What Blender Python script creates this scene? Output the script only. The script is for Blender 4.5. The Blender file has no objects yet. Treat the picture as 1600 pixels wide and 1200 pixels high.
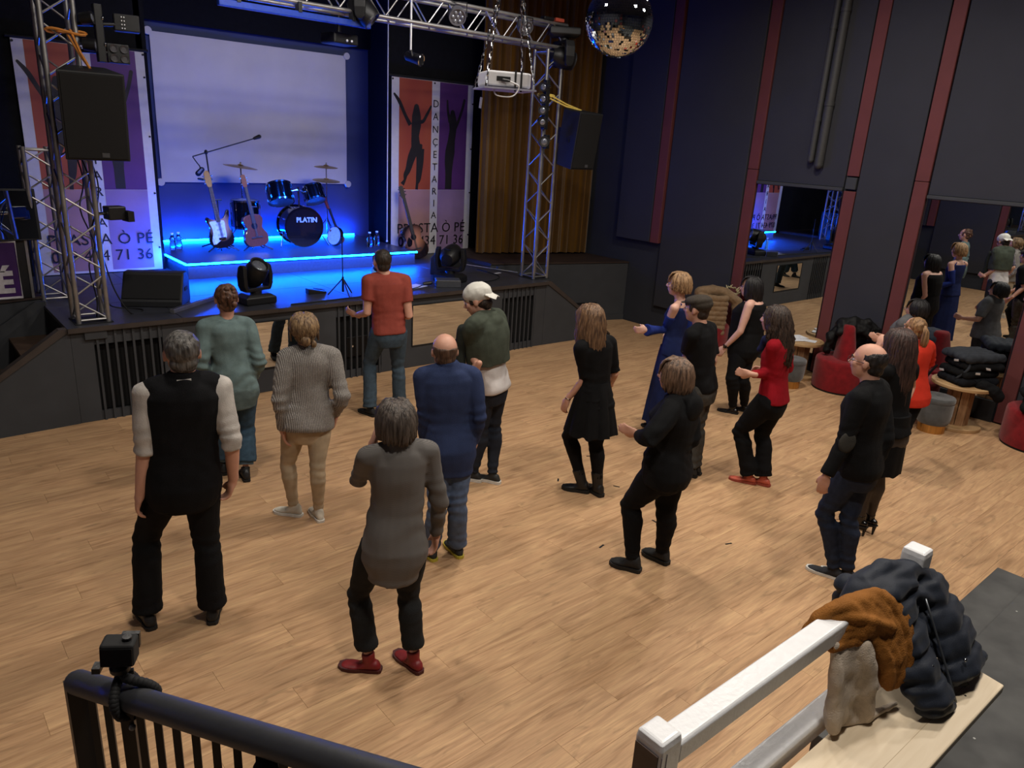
# Dance class in a hall: stage with blue light strips, dancers seen from a raised landing.
# World: x runs along the stage front, y towards the stage, z up, metres; hall floor at z = 0.
import bpy, bmesh, math, random
import numpy as np
from mathutils import Vector, Matrix, noise
random.seed(7)
SC = bpy.context.scene
COL = SC.collection
PI = math.pi
# ---------------------------------------------------------------- camera, world, lights, exposure
cam_data = bpy.data.cameras.new('camera')
cam_data.sensor_fit = 'HORIZONTAL'; cam_data.sensor_width = 36.0
cam_data.lens = 36.0 * 1156.42 / 1600.0
cam_data.clip_start = 0.05; cam_data.clip_end = 100
cam = bpy.data.objects.new('camera', cam_data); COL.objects.link(cam)
def cam_matrix(yaw, pitch, roll, loc):
    f = Vector((math.sin(yaw)*math.cos(pitch), math.cos(yaw)*math.cos(pitch), -math.sin(pitch)))
    r = Vector((math.cos(yaw), -math.sin(yaw), 0)); d = f.cross(r)
    r2 = math.cos(roll)*r + math.sin(roll)*d; d2 = -math.sin(roll)*r + math.cos(roll)*d
    m = Matrix((r2, -d2, -f)).transposed().to_4x4(); m.translation = loc
    return m
cam.matrix_world = cam_matrix(0.718948, 0.315544, -0.059486, Vector((0, 0, 2.95)))
SC.camera = cam
world = bpy.data.worlds.new('world'); SC.world = world; world.use_nodes = True
world.node_tree.nodes['Background'].inputs[0].default_value = (0.012, 0.014, 0.02, 1)
world.node_tree.nodes['Background'].inputs[1].default_value = 1.0
vs = SC.view_settings; vs.view_transform = 'Standard'; vs.look = 'None'; vs.gamma = 1.0; vs.use_curve_mapping = False
vs.exposure = 0.0
def area_light(name, loc, target, size, power, color, spread=PI):
    l = bpy.data.lights.new(name, 'AREA'); l.shape = 'DISK'; l.size = size; l.energy = power; l.color = color; l.spread = spread
    o = bpy.data.objects.new(name, l); COL.objects.link(o); o.location = loc
    o.rotation_euler = (Vector(target)-Vector(loc)).to_track_quat('-Z', 'Y').to_euler()
    return o
WARM = (1.0, 0.92, 0.815)
for lx, ly, pw in ((1.6, 0.6, 88), (4.6, 0.9, 88), (7.4, 1.0, 88), (1.6, 4.4, 70), (4.6, 4.4, 92), (7.4, 4.4, 92)):
    area_light('house_light', (lx, ly, 5.8), (lx, ly, 0), 0.45, pw, WARM, math.radians(165))
# front-of-house lamps aimed at the stage wall
for lx, tx in ((3.2, 3.6), (5.9, 6.2)):
    area_light('front_light', (lx, 5.6, 5.6), (tx, 11.6, 2.9), 1.3, 16, (1.0, 0.94, 0.90), math.radians(62))
# added blue fill strengthening the strips' light on riser front and stage boards
BLUE = (0.003, 0.10, 1.0)
area_light('added_blue_fill', (3.2, 8.9, 4.05), (4.2, 10.3, 1.0), 0.25, 105, BLUE, math.radians(62))
area_light('added_blue_fill', (5.6, 8.9, 4.05), (5.2, 10.2, 1.0), 0.25, 105, BLUE, math.radians(62))
# ---------------------------------------------------------------- materials
MATS = {}
def lin(c):
    return tuple(((v/255.0)/12.92 if v/255.0 <= 0.04045 else ((v/255.0+0.055)/1.055)**2.4) for v in c)
class NT:
    def __init__(s, name):
        s.m = bpy.data.materials.new(name); s.m.use_nodes = True; s.t = s.m.node_tree; s.n = s.t.nodes; s.b = s.n['Principled BSDF']
    def node(s, typ, **kw):
        n = s.n.new(typ)
        for k, v in kw.items(): setattr(n, k, v)
        return n
    def link(s, a, b): s.t.links.new(a, b)
def mat(name, rgb, rough=0.6, metal=0.0, var=0.12, scale=30.0, bump=0.0, bscale=120.0, stretch=(1, 1, 1), coat=0.0, spec=0.5, emit=None, estr=0.0, dark=None, sheen=0.0, trans=0.0, alpha=1.0):
    """rgb is an sRGB 0-255 triple; a noise varies it a little; optional fine bump"""
    if name in MATS: return MATS[name]
    M = NT(name); b = M.b; c = lin(rgb)
    b.inputs['Roughness'].default_value = rough; b.inputs['Metallic'].default_value = metal
    b.inputs['Specular IOR Level'].default_value = spec; b.inputs['Coat Weight'].default_value = coat
    b.inputs['Sheen Weight'].default_value = sheen; b.inputs['Transmission Weight'].default_value = trans
    b.inputs['Alpha'].default_value = alpha
    tc = M.node('ShaderNodeTexCoord'); mp = M.node('ShaderNodeMapping'); mp.inputs['Scale'].default_value = stretch
    M.link(tc.outputs['Object'], mp.inputs['Vector'])
    nz = M.node('ShaderNodeTexNoise'); nz.inputs['Scale'].default_value = scale; nz.inputs['Detail'].default_value = 3
    M.link(mp.outputs[0], nz.inputs['Vector'])
    rp = M.node('ShaderNodeValToRGB')
    lo = lin(dark) if dark else tuple(v*(1-var) for v in c)
    hi = c if dark else tuple(min(1, v*(1+var)) for v in c)
    rp.color_ramp.elements[0].position = 0.3; rp.color_ramp.elements[1].position = 0.7
    rp.color_ramp.elements[0].color = (*lo, 1); rp.color_ramp.elements[1].color = (*hi, 1)
    M.link(nz.outputs['Fac'], rp.inputs['Fac']); M.link(rp.outputs['Color'], b.inputs['Base Color'])
    if bump:
        n2 = M.node('ShaderNodeTexNoise'); n2.inputs['Scale'].default_value = bscale; n2.inputs['Detail'].default_value = 2
        M.link(mp.outputs[0], n2.inputs['Vector'])
        bp = M.node('ShaderNodeBump'); bp.inputs['Strength'].default_value = bump; bp.inputs['Distance'].default_value = 0.01
        M.link(n2.outputs['Fac'], bp.inputs['Height']); M.link(bp.outputs['Normal'], b.inputs['Normal'])
    if emit:
        b.inputs['Emission Color'].default_value = (*emit, 1); b.inputs['Emission Strength'].default_value = estr
    MATS[name] = M.m
    return M.m
def fabric(name, rgb, var=0.18, rough=0.9, bump=0.35, bscale=220, stretch=(1, 1, 1), sheen=0.0, dark=None, scale=14):
    return mat(name, rgb, rough=rough, var=var, scale=scale, bump=bump, bscale=bscale, stretch=stretch, sheen=sheen, dark=dark, spec=0.2)
def wood_floor():
    M = NT('oak_planks'); b = M.b
    gp = M.node('ShaderNodeNewGeometry'); oi = M.node('ShaderNodeObjectInfo')
    add = M.node('ShaderNodeMath', operation='ADD'); M.link(oi.outputs['Random'], add.inputs[0]); M.link(gp.outputs['Random Per Island'], add.inputs[1])
    fr = M.node('ShaderNodeMath', operation='FRACT'); M.link(add.outputs[0], fr.inputs[0])
    mul = M.node('ShaderNodeMath', operation='MULTIPLY'); mul.inputs[1].default_value = 61.0; M.link(fr.outputs[0], mul.inputs[0])
    cmb = M.node('ShaderNodeCombineXYZ'); M.link(mul.outputs[0], cmb.inputs[0]); M.link(mul.outputs[0], cmb.inputs[2])
    va = M.node('ShaderNodeVectorMath', operation='ADD'); M.link(gp.outputs['Position'], va.inputs[0]); M.link(cmb.outputs[0], va.inputs[1])
    def nz(sc, vec, det=4, dist=0.0):
        mp = M.node('ShaderNodeMapping'); mp.inputs['Scale'].default_value = vec; M.link(va.outputs[0], mp.inputs['Vector'])
        n = M.node('ShaderNodeTexNoise'); n.inputs['Scale'].default_value = sc; n.inputs['Detail'].default_value = det; n.inputs['Distortion'].default_value = dist
        M.link(mp.outputs[0], n.inputs['Vector']); return n
    cloud = nz(1.0, (1.3, 13.0, 1), 6, 1.6); grain = nz(1.0, (5.0, 95.0, 1), 3, 0.8); knot = nz(1.0, (3.4, 13.0, 1), 3, 1.5)
    rp = M.node('ShaderNodeValToRGB'); els = rp.color_ramp.elements
    els[0].position = 0.22; els[0].color = (*lin((150, 114, 80)), 1); els[1].position = 0.78; els[1].color = (*lin((203, 166, 124)), 1)
    e = els.new(0.45); e.color = (*lin((181, 143, 107)), 1)
    M.link(cloud.outputs['Fac'], rp.inputs['Fac'])
    gr = M.node('ShaderNodeMapRange'); gr.inputs['From Min'].default_value = 0.3; gr.inputs['From Max'].default_value = 0.7; gr.inputs['To Min'].default_value = 0.84; gr.inputs['To Max'].default_value = 1.12
    M.link(grain.outputs['Fac'], gr.inputs['Value'])
    kr = M.node('ShaderNodeMapRange'); kr.inputs['From Min'].default_value = 0.60; kr.inputs['From Max'].default_value = 0.8; kr.inputs['To Min'].default_value = 1.0; kr.inputs['To Max'].default_value = 0.62
    M.link(knot.outputs['Fac'], kr.inputs['Value'])
    pr = M.node('ShaderNodeMapRange'); pr.inputs['To Min'].default_value = 0.95; pr.inputs['To Max'].default_value = 1.05; M.link(fr.outputs[0], pr.inputs['Value'])
    m1 = M.node('ShaderNodeMath', operation='MULTIPLY'); M.link(gr.outputs[0], m1.inputs[0]); M.link(kr.outputs[0], m1.inputs[1])
    m2 = M.node('ShaderNodeMath', operation='MULTIPLY'); M.link(m1.outputs[0], m2.inputs[0]); M.link(pr.outputs[0], m2.inputs[1])
    vm = M.node('ShaderNodeVectorMath', operation='SCALE'); M.link(rp.outputs['Color'], vm.inputs[0]); M.link(m2.outputs[0], vm.inputs['Scale'])
    M.link(vm.outputs[0], b.inputs['Base Color'])
    b.inputs['Roughness'].default_value = 0.5; b.inputs['Specular IOR Level'].default_value = 0.3
    return M.m
OAK = wood_floor()
MIRROR = mat('mirror_glass', (225, 230, 232), rough=0.0, metal=1.0, var=0.0)
CHROME = mat('chrome', (215, 218, 222), rough=0.12, metal=1.0, var=0.05)
ALU = mat('brushed_aluminium', (172, 170, 168), rough=0.38, metal=0.85, var=0.15, scale=8)
BLACK_PL = mat('black_plastic', (20, 20, 22), rough=0.45, var=0.2, bump=0.1)
BLACK_MATTE = mat('black_matte', (14, 14, 16), rough=0.8, var=0.2)
BLACK_GLOSS = mat('black_lacquer', (8, 8, 10), rough=0.12, coat=0.5)
WALL_DARK = mat('wall_charcoal_blue', (40, 43, 52), rough=0.85, var=0.07, scale=3, bump=0.05)
WALL_PANEL = mat('wall_panel_slate', (43, 44, 52), rough=0.8, var=0.06, scale=2.5, bump=0.04, bscale=200)
STRIPE_RED = mat('stripe_oxblood', (98, 46, 46), rough=0.75, var=0.08, scale=4)
STAGE_GREY = mat('stage_front_grey', (54, 56, 60), rough=0.75, var=0.08, scale=5, bump=0.05)
STAGE_TOP = mat('stage_boards_black', (50, 52, 60), rough=0.42, var=0.22, scale=4, bump=0.08, bscale=60)
LIP = mat('stage_edge_brown', (58, 50, 46), rough=0.6, var=0.2, scale=6)
BACK_WALL = mat('stage_back_wall', (58, 68, 112), rough=0.9, var=0.06, scale=3)
WHITE_PAINT = mat('white_gloss_paint', (232, 233, 236), rough=0.3, var=0.03, bump=0.12, bscale=60)
LED = mat('led_strip_blue', (20, 60, 255), emit=(0.0004, 0.085, 1.0), estr=340.0)
GOLD = mat('brushed_gold', (196, 150, 88), rough=0.3, metal=0.9, var=0.2, scale=40, stretch=(1, 1, 0.02))
RED_VELVET = fabric('red_velvet', (122, 20, 27), var=0.2, sheen=0.15)
# ---------------------------------------------------------------- geometry helpers
def V3(p): return np.array(p, float)
def unit(v):
    v = V3(v); n = np.linalg.norm(v); return v/n if n > 1e-9 else v
class MB:
    """collects vertices and faces of one mesh"""
    def __init__(s): s.v = []; s.f = []; s.mi = []
    def add(s, vs_, fs, mi=0):
        o = len(s.v); s.v += [tuple(float(c) for c in p) for p in vs_]; s.f += [tuple(i+o for i in f) for f in fs]; s.mi += [mi]*len(fs); return s
    def box(s, c, size, rz=0.0, m=None, mi=0):
        x, y, z = (d/2 for d in size); pts = [(i*x, j*y, k*z) for k in (-1, 1) for j in (-1, 1) for i in (-1, 1)]
        ca, sa = math.cos(rz), math.sin(rz)
        if m is None: P = [(c[0]+p[0]*ca-p[1]*sa, c[1]+p[0]*sa+p[1]*ca, c[2]+p[2]) for p in pts]
        else: P = [tuple(m @ Vector(p) + Vector(c)) for p in pts]
        return s.add(P, [(0, 2, 3, 1), (4, 5, 7, 6), (0, 1, 5, 4), (2, 6, 7, 3), (0, 4, 6, 2), (1, 3, 7, 5)], mi)
    def box2(s, lo, hi, mi=0):
        return s.box([(a+b)/2 for a, b in zip(lo, hi)], [abs(b-a) for a, b in zip(lo, hi)], mi=mi)
    def rings(s, R, cap=True, mi=0, closed=False):
        n = len(R[0]); vs_ = [p for r in R for p in r]; fs = []
        m = len(R)
        for k in range(m if closed else m-1):
            a, b2 = k*n, ((k+1) % m)*n
            for i in range(n):
                j = (i+1) % n; fs.append((a+i, a+j, b2+j, b2+i))
        if cap and not closed:
            fs.append(tuple(range(n-1, -1, -1))); fs.append(tuple((m-1)*n+i for i in range(n)))
        return s.add(vs_, fs, mi)
    def tube(s, pts, r, seg=10, cap=True, mi=0, closed=False, ref=None, flat=1.0):
        pts = [V3(p) for p in pts]; n = len(pts)
        if not hasattr(r, '__len__'): r = [r]*n
        R = []; t0 = unit(pts[1]-pts[0]); a = V3(ref) if ref is not None else (V3((0, 0, 1)) if abs(t0[2]) < .9 else V3((1, 0, 0)))
        for k in range(n):
            if closed: t = unit(pts[(k+1) % n]-pts[k-1])
            else: t = unit(pts[min(k+1, n-1)]-pts[max(k-1, 0)])
            u = unit(a - t*(a@t)); w = np.cross(t, u); a = u
            R.append([pts[k]+r[k]*(math.cos(q)*u*flat+math.sin(q)*w) for q in np.linspace(0, 2*PI, seg, endpoint=False)])
        return s.rings(R, cap, mi, closed)
    def capsule(s, pts, r, seg=10, flat=1.0, ref=None):
        pts = [V3(p) for p in pts]; r = list(r) if hasattr(r, '__len__') else [r]*len(pts)
        a, b2 = unit(pts[0]-pts[1]), unit(pts[-1]-pts[-2])
        P = [pts[0]+a*r[0]*.85, pts[0]+a*r[0]*.5]+pts+[pts[-1]+b2*r[-1]*.5, pts[-1]+b2*r[-1]*.85]
        return s.tube(P, [r[0]*.4, r[0]*.83]+r+[r[-1]*.83, r[-1]*.4], seg, ref=ref, flat=flat)
    def ell(s, c, rad, ax=None, seg=16, rows=10, mi=0):
        c = V3(c); ax = [V3((1, 0, 0)), V3((0, 1, 0)), V3((0, 0, 1))] if ax is None else [V3(a) for a in ax]
        if not hasattr(rad, '__len__'): rad = (rad,)*3
        R = []
        for k in range(1, rows):
            th = PI*k/rows; R.append([c+ax[0]*rad[0]*math.sin(th)*math.cos(q)+ax[1]*rad[1]*math.sin(th)*math.sin(q)-ax[2]*rad[2]*math.cos(th) for q in np.linspace(0, 2*PI, seg, endpoint=False)])
        o = len(s.v); s.rings(R, False, mi); n0 = len(s.v); s.add([c-ax[2]*rad[2], c+ax[2]*rad[2]], [], mi)
        last = o+(rows-2)*seg
        for i in range(seg):
            j = (i+1) % seg; s.f += [(n0, o+j, o+i), (n0+1, last+i, last+j)]; s.mi += [mi, mi]
        return s
    def lathe(s, prof, c=(0, 0, 0), seg=24, mi=0, ax=None, ring=False):
        c = V3(c); ax = [V3((1, 0, 0)), V3((0, 1, 0)), V3((0, 0, 1))] if ax is None else [V3(a) for a in ax]
        R = [[c+ax[0]*r*math.cos(q)+ax[1]*r*math.sin(q)+ax[2]*z for q in np.linspace(0, 2*PI, seg, endpoint=False)] for r, z in prof]
        return s.rings(R, not ring, mi, ring)
    def prism(s, outline, d0, d1, fn, mi=0):
        """outline of (a, b); fn(a, b, d) gives the point"""
        n = len(outline); vs_ = [fn(a, b, d0) for a, b in outline]+[fn(a, b, d1) for a, b in outline]
        fs = [tuple(range(n-1, -1, -1)), tuple(range(n, 2*n))]+[(i, (i+1) % n, n+(i+1) % n, n+i) for i in range(n)]
        return s.add(vs_, fs, mi)
def frame_from(f, up=(0, 0, 1)):
    f = unit(f); l = unit(np.cross(V3(up), f)); return f, l, np.cross(f, l)
def tri_fix(me):
    bm = bmesh.new(); bm.from_mesh(me); bmesh.ops.recalc_face_normals(bm, faces=bm.faces); bm.to_mesh(me); bm.free()
def mesh_of(name, mb, mats, origin=(0, 0, 0), smooth=False, fix=True):
    me = bpy.data.meshes.new(name)
    o = V3(origin)
    me.from_pydata([tuple(V3(p)-o) for p in mb.v] if np.any(o) else mb.v, [], mb.f)
    for m in (mats if isinstance(mats, (list, tuple)) else [mats]): me.materials.append(m)
    if isinstance(mats, (list, tuple)): me.polygons.foreach_set('material_index', mb.mi)
    if fix: tri_fix(me)
    if smooth: me.shade_smooth() if smooth is True else me.set_sharp_from_angle(angle=smooth)
    return me
def put(name, me, parent=None, loc=(0, 0, 0), rot=None):
    o = bpy.data.objects.new(name, me); COL.objects.link(o); o.location = loc
    if rot is not None: o.rotation_euler = rot
    if parent: o.parent = parent
    return o
def tag(o, label=None, cat=None, group=None, kind=None):
    if label: o['label'] = label
    if cat: o['category'] = cat
    if group: o['group'] = group
    if kind: o['kind'] = kind
    return o
def empty(name, loc, label=None, cat=None, group=None, kind=None, rz=0.0):
    o = bpy.data.objects.new(name, None); COL.objects.link(o); o.location = loc; o.rotation_euler = (0, 0, rz); o.empty_display_size = 0.1
    return tag(o, label, cat, group, kind)
def part(name, mb, mats, parent, world=True, smooth=False, label=None):
    """one mesh object under a thing; mb in world coordinates (parent unrotated) or in the parent's own frame"""
    if world:
        org = V3(parent.location); p = parent.parent
        while p: org = org+V3(p.location); p = p.parent
    else: org = (0, 0, 0)
    o = put(name, mesh_of(name, mb, mats, org, smooth), parent)
    if label: o['label'] = label
    return o
def bevel(o, w, seg=2):
    m = o.modifiers.new('bevel', 'BEVEL'); m.width = w; m.segments = seg; m.limit_method = 'ANGLE'; m.angle_limit = math.radians(40); return o
def wobble(P, amp, f, seed=0.0):
    """smooth pseudo-noise of points (n,3)"""
    x, y, z = P[:, 0]*f+seed, P[:, 1]*f+seed*1.7, P[:, 2]*f+seed*.6
    return amp*(np.sin(x*1.3+2.1*np.sin(y*.9+z*.7))+np.sin(y*1.7+1.8*np.sin(z*1.1+x*.5))+np.sin(z*1.9+1.9*np.sin(x*.8-y*.6)))/3
def smooth_path(pts, n=5):
    """Catmull-Rom through the points"""
    P = [V3(p) for p in pts]; P = [2*P[0]-P[1]]+P+[2*P[-1]-P[-2]]; out = []
    for i in range(1, len(P)-2):
        for k in range(n):
            t = k/n; a, b2, c, d = P[i-1], P[i], P[i+1], P[i+2]
            out.append(.5*((2*b2)+(-a+c)*t+(2*a-5*b2+4*c-d)*t*t+(-a+3*b2-3*c+d)*t**3))
    out.append(P[-2]); return out
LATER = []   # voxel-merged meshes, all evaluated in one go
def remeshed(name, mb, m, parent, voxel, fold=None, smooth=1, label=None):
    org = V3(parent.location)
    o = put(name, mesh_of(name, mb, m, org, fix=True), parent)
    if label: o['label'] = label
    r = o.modifiers.new('merge', 'REMESH'); r.mode = 'VOXEL'; r.voxel_size = voxel; r.use_smooth_shade = True
    if smooth: q = o.modifiers.new('relax', 'SMOOTH'); q.iterations = smooth; q.factor = 0.5
    LATER.append((o, fold, org)); return o
def resolve_later():
    dg = bpy.context.evaluated_depsgraph_get(); dg.update(); done = []
    for o, fold, org in LATER: done.append(bpy.data.meshes.new_from_object(o.evaluated_get(dg)))
    for (o, fold, org), me in zip(LATER, done):
        mats = list(o.data.materials); me.name = o.name; o.modifiers.clear(); o.data = me
        if not me.materials:
            for m in mats: me.materials.append(m)
        if fold:
            n = len(me.vertices); P = np.empty(n*3, np.float32); me.vertices.foreach_get('co', P); P = P.reshape(-1, 3)
            N = np.empty(n*3, np.float32); me.vertices.foreach_get('normal', N); N = N.reshape(-1, 3)
            P = P + N*fold(P+org)[:, None]; me.vertices.foreach_set('co', P.astype(np.float32).ravel()); me.update()
        me.shade_smooth()
    LATER.clear()
    for o in [o for o in bpy.data.objects if o.type == 'FONT']:
        me = bpy.data.meshes.new_from_object(o.evaluated_get(dg)); n = bpy.data.objects.new('lettering', me); COL.objects.link(n)
        n.parent = o.parent; n.location = o.location; n.rotation_euler = o.rotation_euler
        bpy.data.objects.remove(o)
FONT_CACHE = {}
def lettering(text, size, m, parent, loc, rot, align='CENTER', extrude=0.001, spacing=1.0, bold=0.0, name='lettering', line=1.0):
    c = bpy.data.curves.new(name, 'FONT'); c.body = text; c.size = size; c.align_x = align; c.align_y = 'CENTER'; c.extrude = extrude
    c.space_character = spacing; c.offset = bold; c.space_line = line; c.resolution_u = 3
    c.materials.append(m)
    o = bpy.data.objects.new(name, c); COL.objects.link(o); o.location = loc; o.rotation_euler = rot; o.parent = parent
    return o
# ---------------------------------------------------------------- the hall
CEIL = 6.0; XR = 10.17; XL = -1.26
def struct(name, mb, m, parent=None, smooth=False, label=None):
    o = put(name, mesh_of(name, mb, m, (0, 0, 0), smooth), parent)
    if parent is None: o['kind'] = 'structure'
    if label: o['label'] = label
    return o
floor = struct('floor', MB().box2((XL, -5, -0.12), (XR+.1, 9.6, -0.012)), mat('subfloor', (70, 52, 38), rough=0.9))
floor['label'] = 'light oak laminate dance floor in front of the stage'
PL, PW = 1.29, 0.193
plank_mb = MB()
g = 0.0006
plank_mb.rings([[(sx*(PL/2-e), sy*(PW/2-e), z) for sx, sy in ((-1, -1), (1, -1), (1, 1), (-1, 1))] for e, z in ((.0003, -.012), (.0003, -.0012), (g+.0003, 0))])
plank_me = mesh_of('plank', plank_mb, OAK)
def seen(x, y):
    p = cam.matrix_world.inverted() @ Vector((x, y, 0))
    if p.z > -0.3: return None
    u = -p.x/p.z*1156.42; v = -p.y/p.z*1156.42
    return p.length if abs(u) < 800+260 and -600-160 < v < 600 else None
slots = []; rest = MB()
row = 0; y = -4.93
while y < 9.3:
    off = (row*0.618 % 1)*PL; x = XL-off
    ymax = 8.07
    while x < XR:
        a, b2 = max(x, XL), min(x+PL, XR)
        if y-PW/2 > 8.05:
            if b2 > 7.6: a = max(a, 7.6)
            elif a < 1.3: b2 = min(b2, 1.3)
            else: b2 = a
        if b2-a > 0.02:
            d = seen((a+b2)/2, y)
            full = (b2-a) > PL-1e-6
            slots.append((d if (d and full) else 1e3, a, b2, y))
        x += PL
    y += PW; row += 1
slots.sort()
for k, (d, a, b2, y) in enumerate(slots):
    if k < 300 and d < 900: put('plank', plank_me, floor, ((a+b2)/2, y, 0))
    else:
        h = (b2-a)/2; c = (a+b2)/2
        rest.rings([[(c+sx*(h-e), y+sy*(PW/2-e), z) for sx, sy in ((-1, -1), (1, -1), (1, 1), (-1, 1))] for e, z in ((.0003, -.012), (.0003, -.0012), (g+.0003, 0))])
ro = put('distant_planks', mesh_of('distant_planks', rest, OAK), floor); ro['kind'] = 'stuff'
struct('ceiling', MB().box2((XL-.1, -5.1, CEIL), (XR+.2, 12.6, CEIL+.1)), mat('ceiling_dark', (34, 35, 40), rough=0.9))
struct('wall_front', MB().box2((XL-.1, -5.1, -.1), (XR+.2, -5, CEIL)), WALL_DARK)
BLACK_CLOTH = fabric('black_stage_cloth', (16, 17, 22), rough=0.95, sheen=0.0)
struct('wall_back', MB().box2((2.6, 12.24, .5), (7.4, 12.4, CEIL)), BACK_WALL)
struct('added_dark_sheet', MB().box2((3.05, 12.14, 4.30), (6.98, 12.2, CEIL)), BLACK_CLOTH)  # black sheet added to keep the wall above the screen dark
fl = struct('wall_back_flank', MB().box2((XL, 10.98, .5), (3.0, 11.1, CEIL)).box2((2.93, 10.98, .5), (3.05, 12.3, CEIL)).box2((6.64, 10.98, .5), (XR, 11.1, CEIL)).box2((6.98, 11.1, .5), (7.08, 12.3, CEIL)), BLACK_CLOTH)
fl.name = 'wall_flank'
def side_wall(name, x0, sgn):
    """hall side wall: slate panels, oxblood stripes and mirrors; sgn=+1 faces -x"""
    w = struct(name, MB().box2((x0+sgn*.02, -5.1, -.1), (x0+sgn*.2, 12.6, CEIL)), WALL_DARK)
    fx = lambda d: x0-sgn*d
    def pn(nm, y0, y1, z0, z1, d, m, lab=None, d0=-.02):
        o = put(nm, mesh_of(nm, MB().box2((fx(d0), y0, z0), (fx(d), y1, z1)), m), w); bevel(o, .006, 1)
        if lab: o['label'] = lab
        return o
    pn('panel', 8.20, 8.95, 1.46, CEIL, .09, WALL_PANEL); pn('stripe', 8.0, 8.18, 1.46, CEIL, .095, STRIPE_RED)
    pn('panel', 6.545, 7.98, .40, CEIL, .05, WALL_PANEL)
    for k, yo in enumerate((0, -2.42, -4.84, -7.26)):
        top = 2.57
        if yo > -7: pn('stripe', 6.36+yo, 6.53+yo, .02, 2.765, .03, STRIPE_RED); pn('stripe', 6.36+yo, 6.53+yo, 2.77, CEIL, .03, STRIPE_RED)
        m = pn('mirror', 5.02+yo, 6.34+yo, .27, top, .004, MIRROR, d0=-.01); m['label'] = 'tall wall mirror between two oxblood stripes'
        pn('ledge', 5.02+yo, 6.34+yo, top, top+.045, .05, STAGE_GREY); pn('panel', 5.02+yo, 6.34+yo, top+.045, CEIL, .02, WALL_PANEL)
        pn('baseboard', 5.02+yo, 6.34+yo, .0, .27, .03, mat('base_black', (24, 25, 29), rough=.7))
        pn('stripe', 4.835+yo, 5.0+yo, .02, 2.575, .03, STRIPE_RED)
        b3 = pn('cover_box', 4.845+yo, 4.99+yo, 2.60, 2.755, .045, STAGE_GREY)
        pn('stripe', 4.835+yo, 5.0+yo, 2.77, CEIL, .03, STRIPE_RED)
        pn('panel', 4.125+yo, 4.82+yo, .0, CEIL, .035, WALL_PANEL)
    return w
wr = side_wall('wall_right', XR, 1)
side_wall('wall_left', XL, -1)
PIPE = mat('pipe_grey', (58, 58, 58), rough=0.6, var=0.1)
for yy, r, zb in ((5.53, .045, 2.92), (5.40, .06, 2.86)):
    p = MB().tube([(XR-.075, yy, zb+.02), (XR-.075, yy, 5.99)], r, 14).ell((XR-.075, yy, zb+.03), (r, r, r))
    o = put('pipe', mesh_of('pipe', p, PIPE, smooth=.7), wr)
    col = MB()
    for zz in (3.45, 4.6): col.tube([(XR-.075, yy, zz+.2*(r > .05)), (XR-.075, yy, zz+.05+.2*(r > .05))], r*1.12, 14)
    put('pipe_collar', mesh_of('pipe_collar', col, PIPE, (0, 0, 0), .7), o)
# ---------------------------------------------------------------- the stage
ST = 0.99
stage = struct('stage', MB().box2((1.3, 8.12, 0), (7.61, 12.3, ST-.04)), BLACK_MATTE)
stage['label'] = 'low black stage with mirrors and barred openings in its front'
xs = [1.30, 2.35, 3.40, 4.455, 5.51, 6.56, 7.61]; ys = [8.02, 9.05, 10.1, 11.2, 12.28]
for i in range(6):
    for j in range(4):
        x0, x1 = xs[i]+(.002 if i else -.02), xs[i+1]-.002+(.02 if i == 5 else 0)
        bevel(put('deck_board', mesh_of('deck_board', MB().box2((x0, ys[j]+.002, ST-.04), (x1, ys[j+1]-.002, ST)), STAGE_TOP), stage), .003, 1)
for i in range(6):
    put('stage_edge', mesh_of('stage_edge', MB().box2((xs[i]+(0 if i else -.02), 8.005, ST-.045), (xs[i+1]-.002+(.02 if i == 5 else 0), 8.02, ST+.002)), LIP), stage)
for x0, x1 in ((1.30, 1.50), (2.14, 4.14), (4.77, 6.77), (7.41, 7.61)):
    bevel(put('front_panel', mesh_of('front_panel', MB().box2((x0, 8.05, .0), (x1, 8.12, .945)), STAGE_GREY), stage), .004, 1)
bevel(put('front_panel', mesh_of('front_panel', MB().box2((1.42, 8.02, .86), (1.62, 8.06, .95)), STAGE_GREY), stage), .004, 1)
for x0, x1 in ((2.69, 3.67), (5.24, 6.22)):
    o = put('front_mirror', mesh_of('front_mirror', MB().box2((x0, 8.043, .30), (x1, 8.052, .84)), MIRROR), stage); o['label'] = 'low mirror in the stage front reflecting the floor'
    fr = MB()
    for a, b2, c, d in ((x0-.012, x1+.012, .288, .30), (x0-.012, x1+.012, .84, .852), (x0-.012, x0, .30, .84), (x1, x1+.012, .30, .84)): fr.box2((a, 8.038, c), (b2, 8.052, d))
    put('mirror_frame', mesh_of('mirror_frame', fr, BLACK_MATTE), o)
for x0, x1 in ((1.50, 2.14), (4.14, 4.77), (6.77, 7.41)):
    gr = put('grille', mesh_of('grille', MB().box2((x0, 8.055, .0), (x1, 8.075, .10)).box2((x0, 8.055, .80), (x1, 8.075, .945)), STAGE_GREY), stage)
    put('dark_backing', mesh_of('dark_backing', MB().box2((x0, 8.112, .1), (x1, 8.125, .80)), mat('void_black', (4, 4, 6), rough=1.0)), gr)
    for k in range(8):
        xx = x0+.03+k*(x1-x0-.06)/7
        put('bar', mesh_of('bar', MB().box2((xx-.011, 8.036, .0), (xx+.011, 8.058, .945)), STAGE_GREY), gr)
sub = empty('bass_speaker', (4.47, 8.07, 0), 'small black bass speaker box behind the bars of the middle grille', 'speaker')
bevel(part('cabinet', MB().box2((4.30, 8.085, .26), (4.64, 8.11, .52)), BLACK_PL, sub), .01)
part('control_knobs', MB().tube([(4.37, 8.07, .40), (4.37, 8.09, .40)], .012, 8).tube([(4.43, 8.07, .40), (4.43, 8.09, .40)], .012, 8), CHROME, sub)
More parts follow.
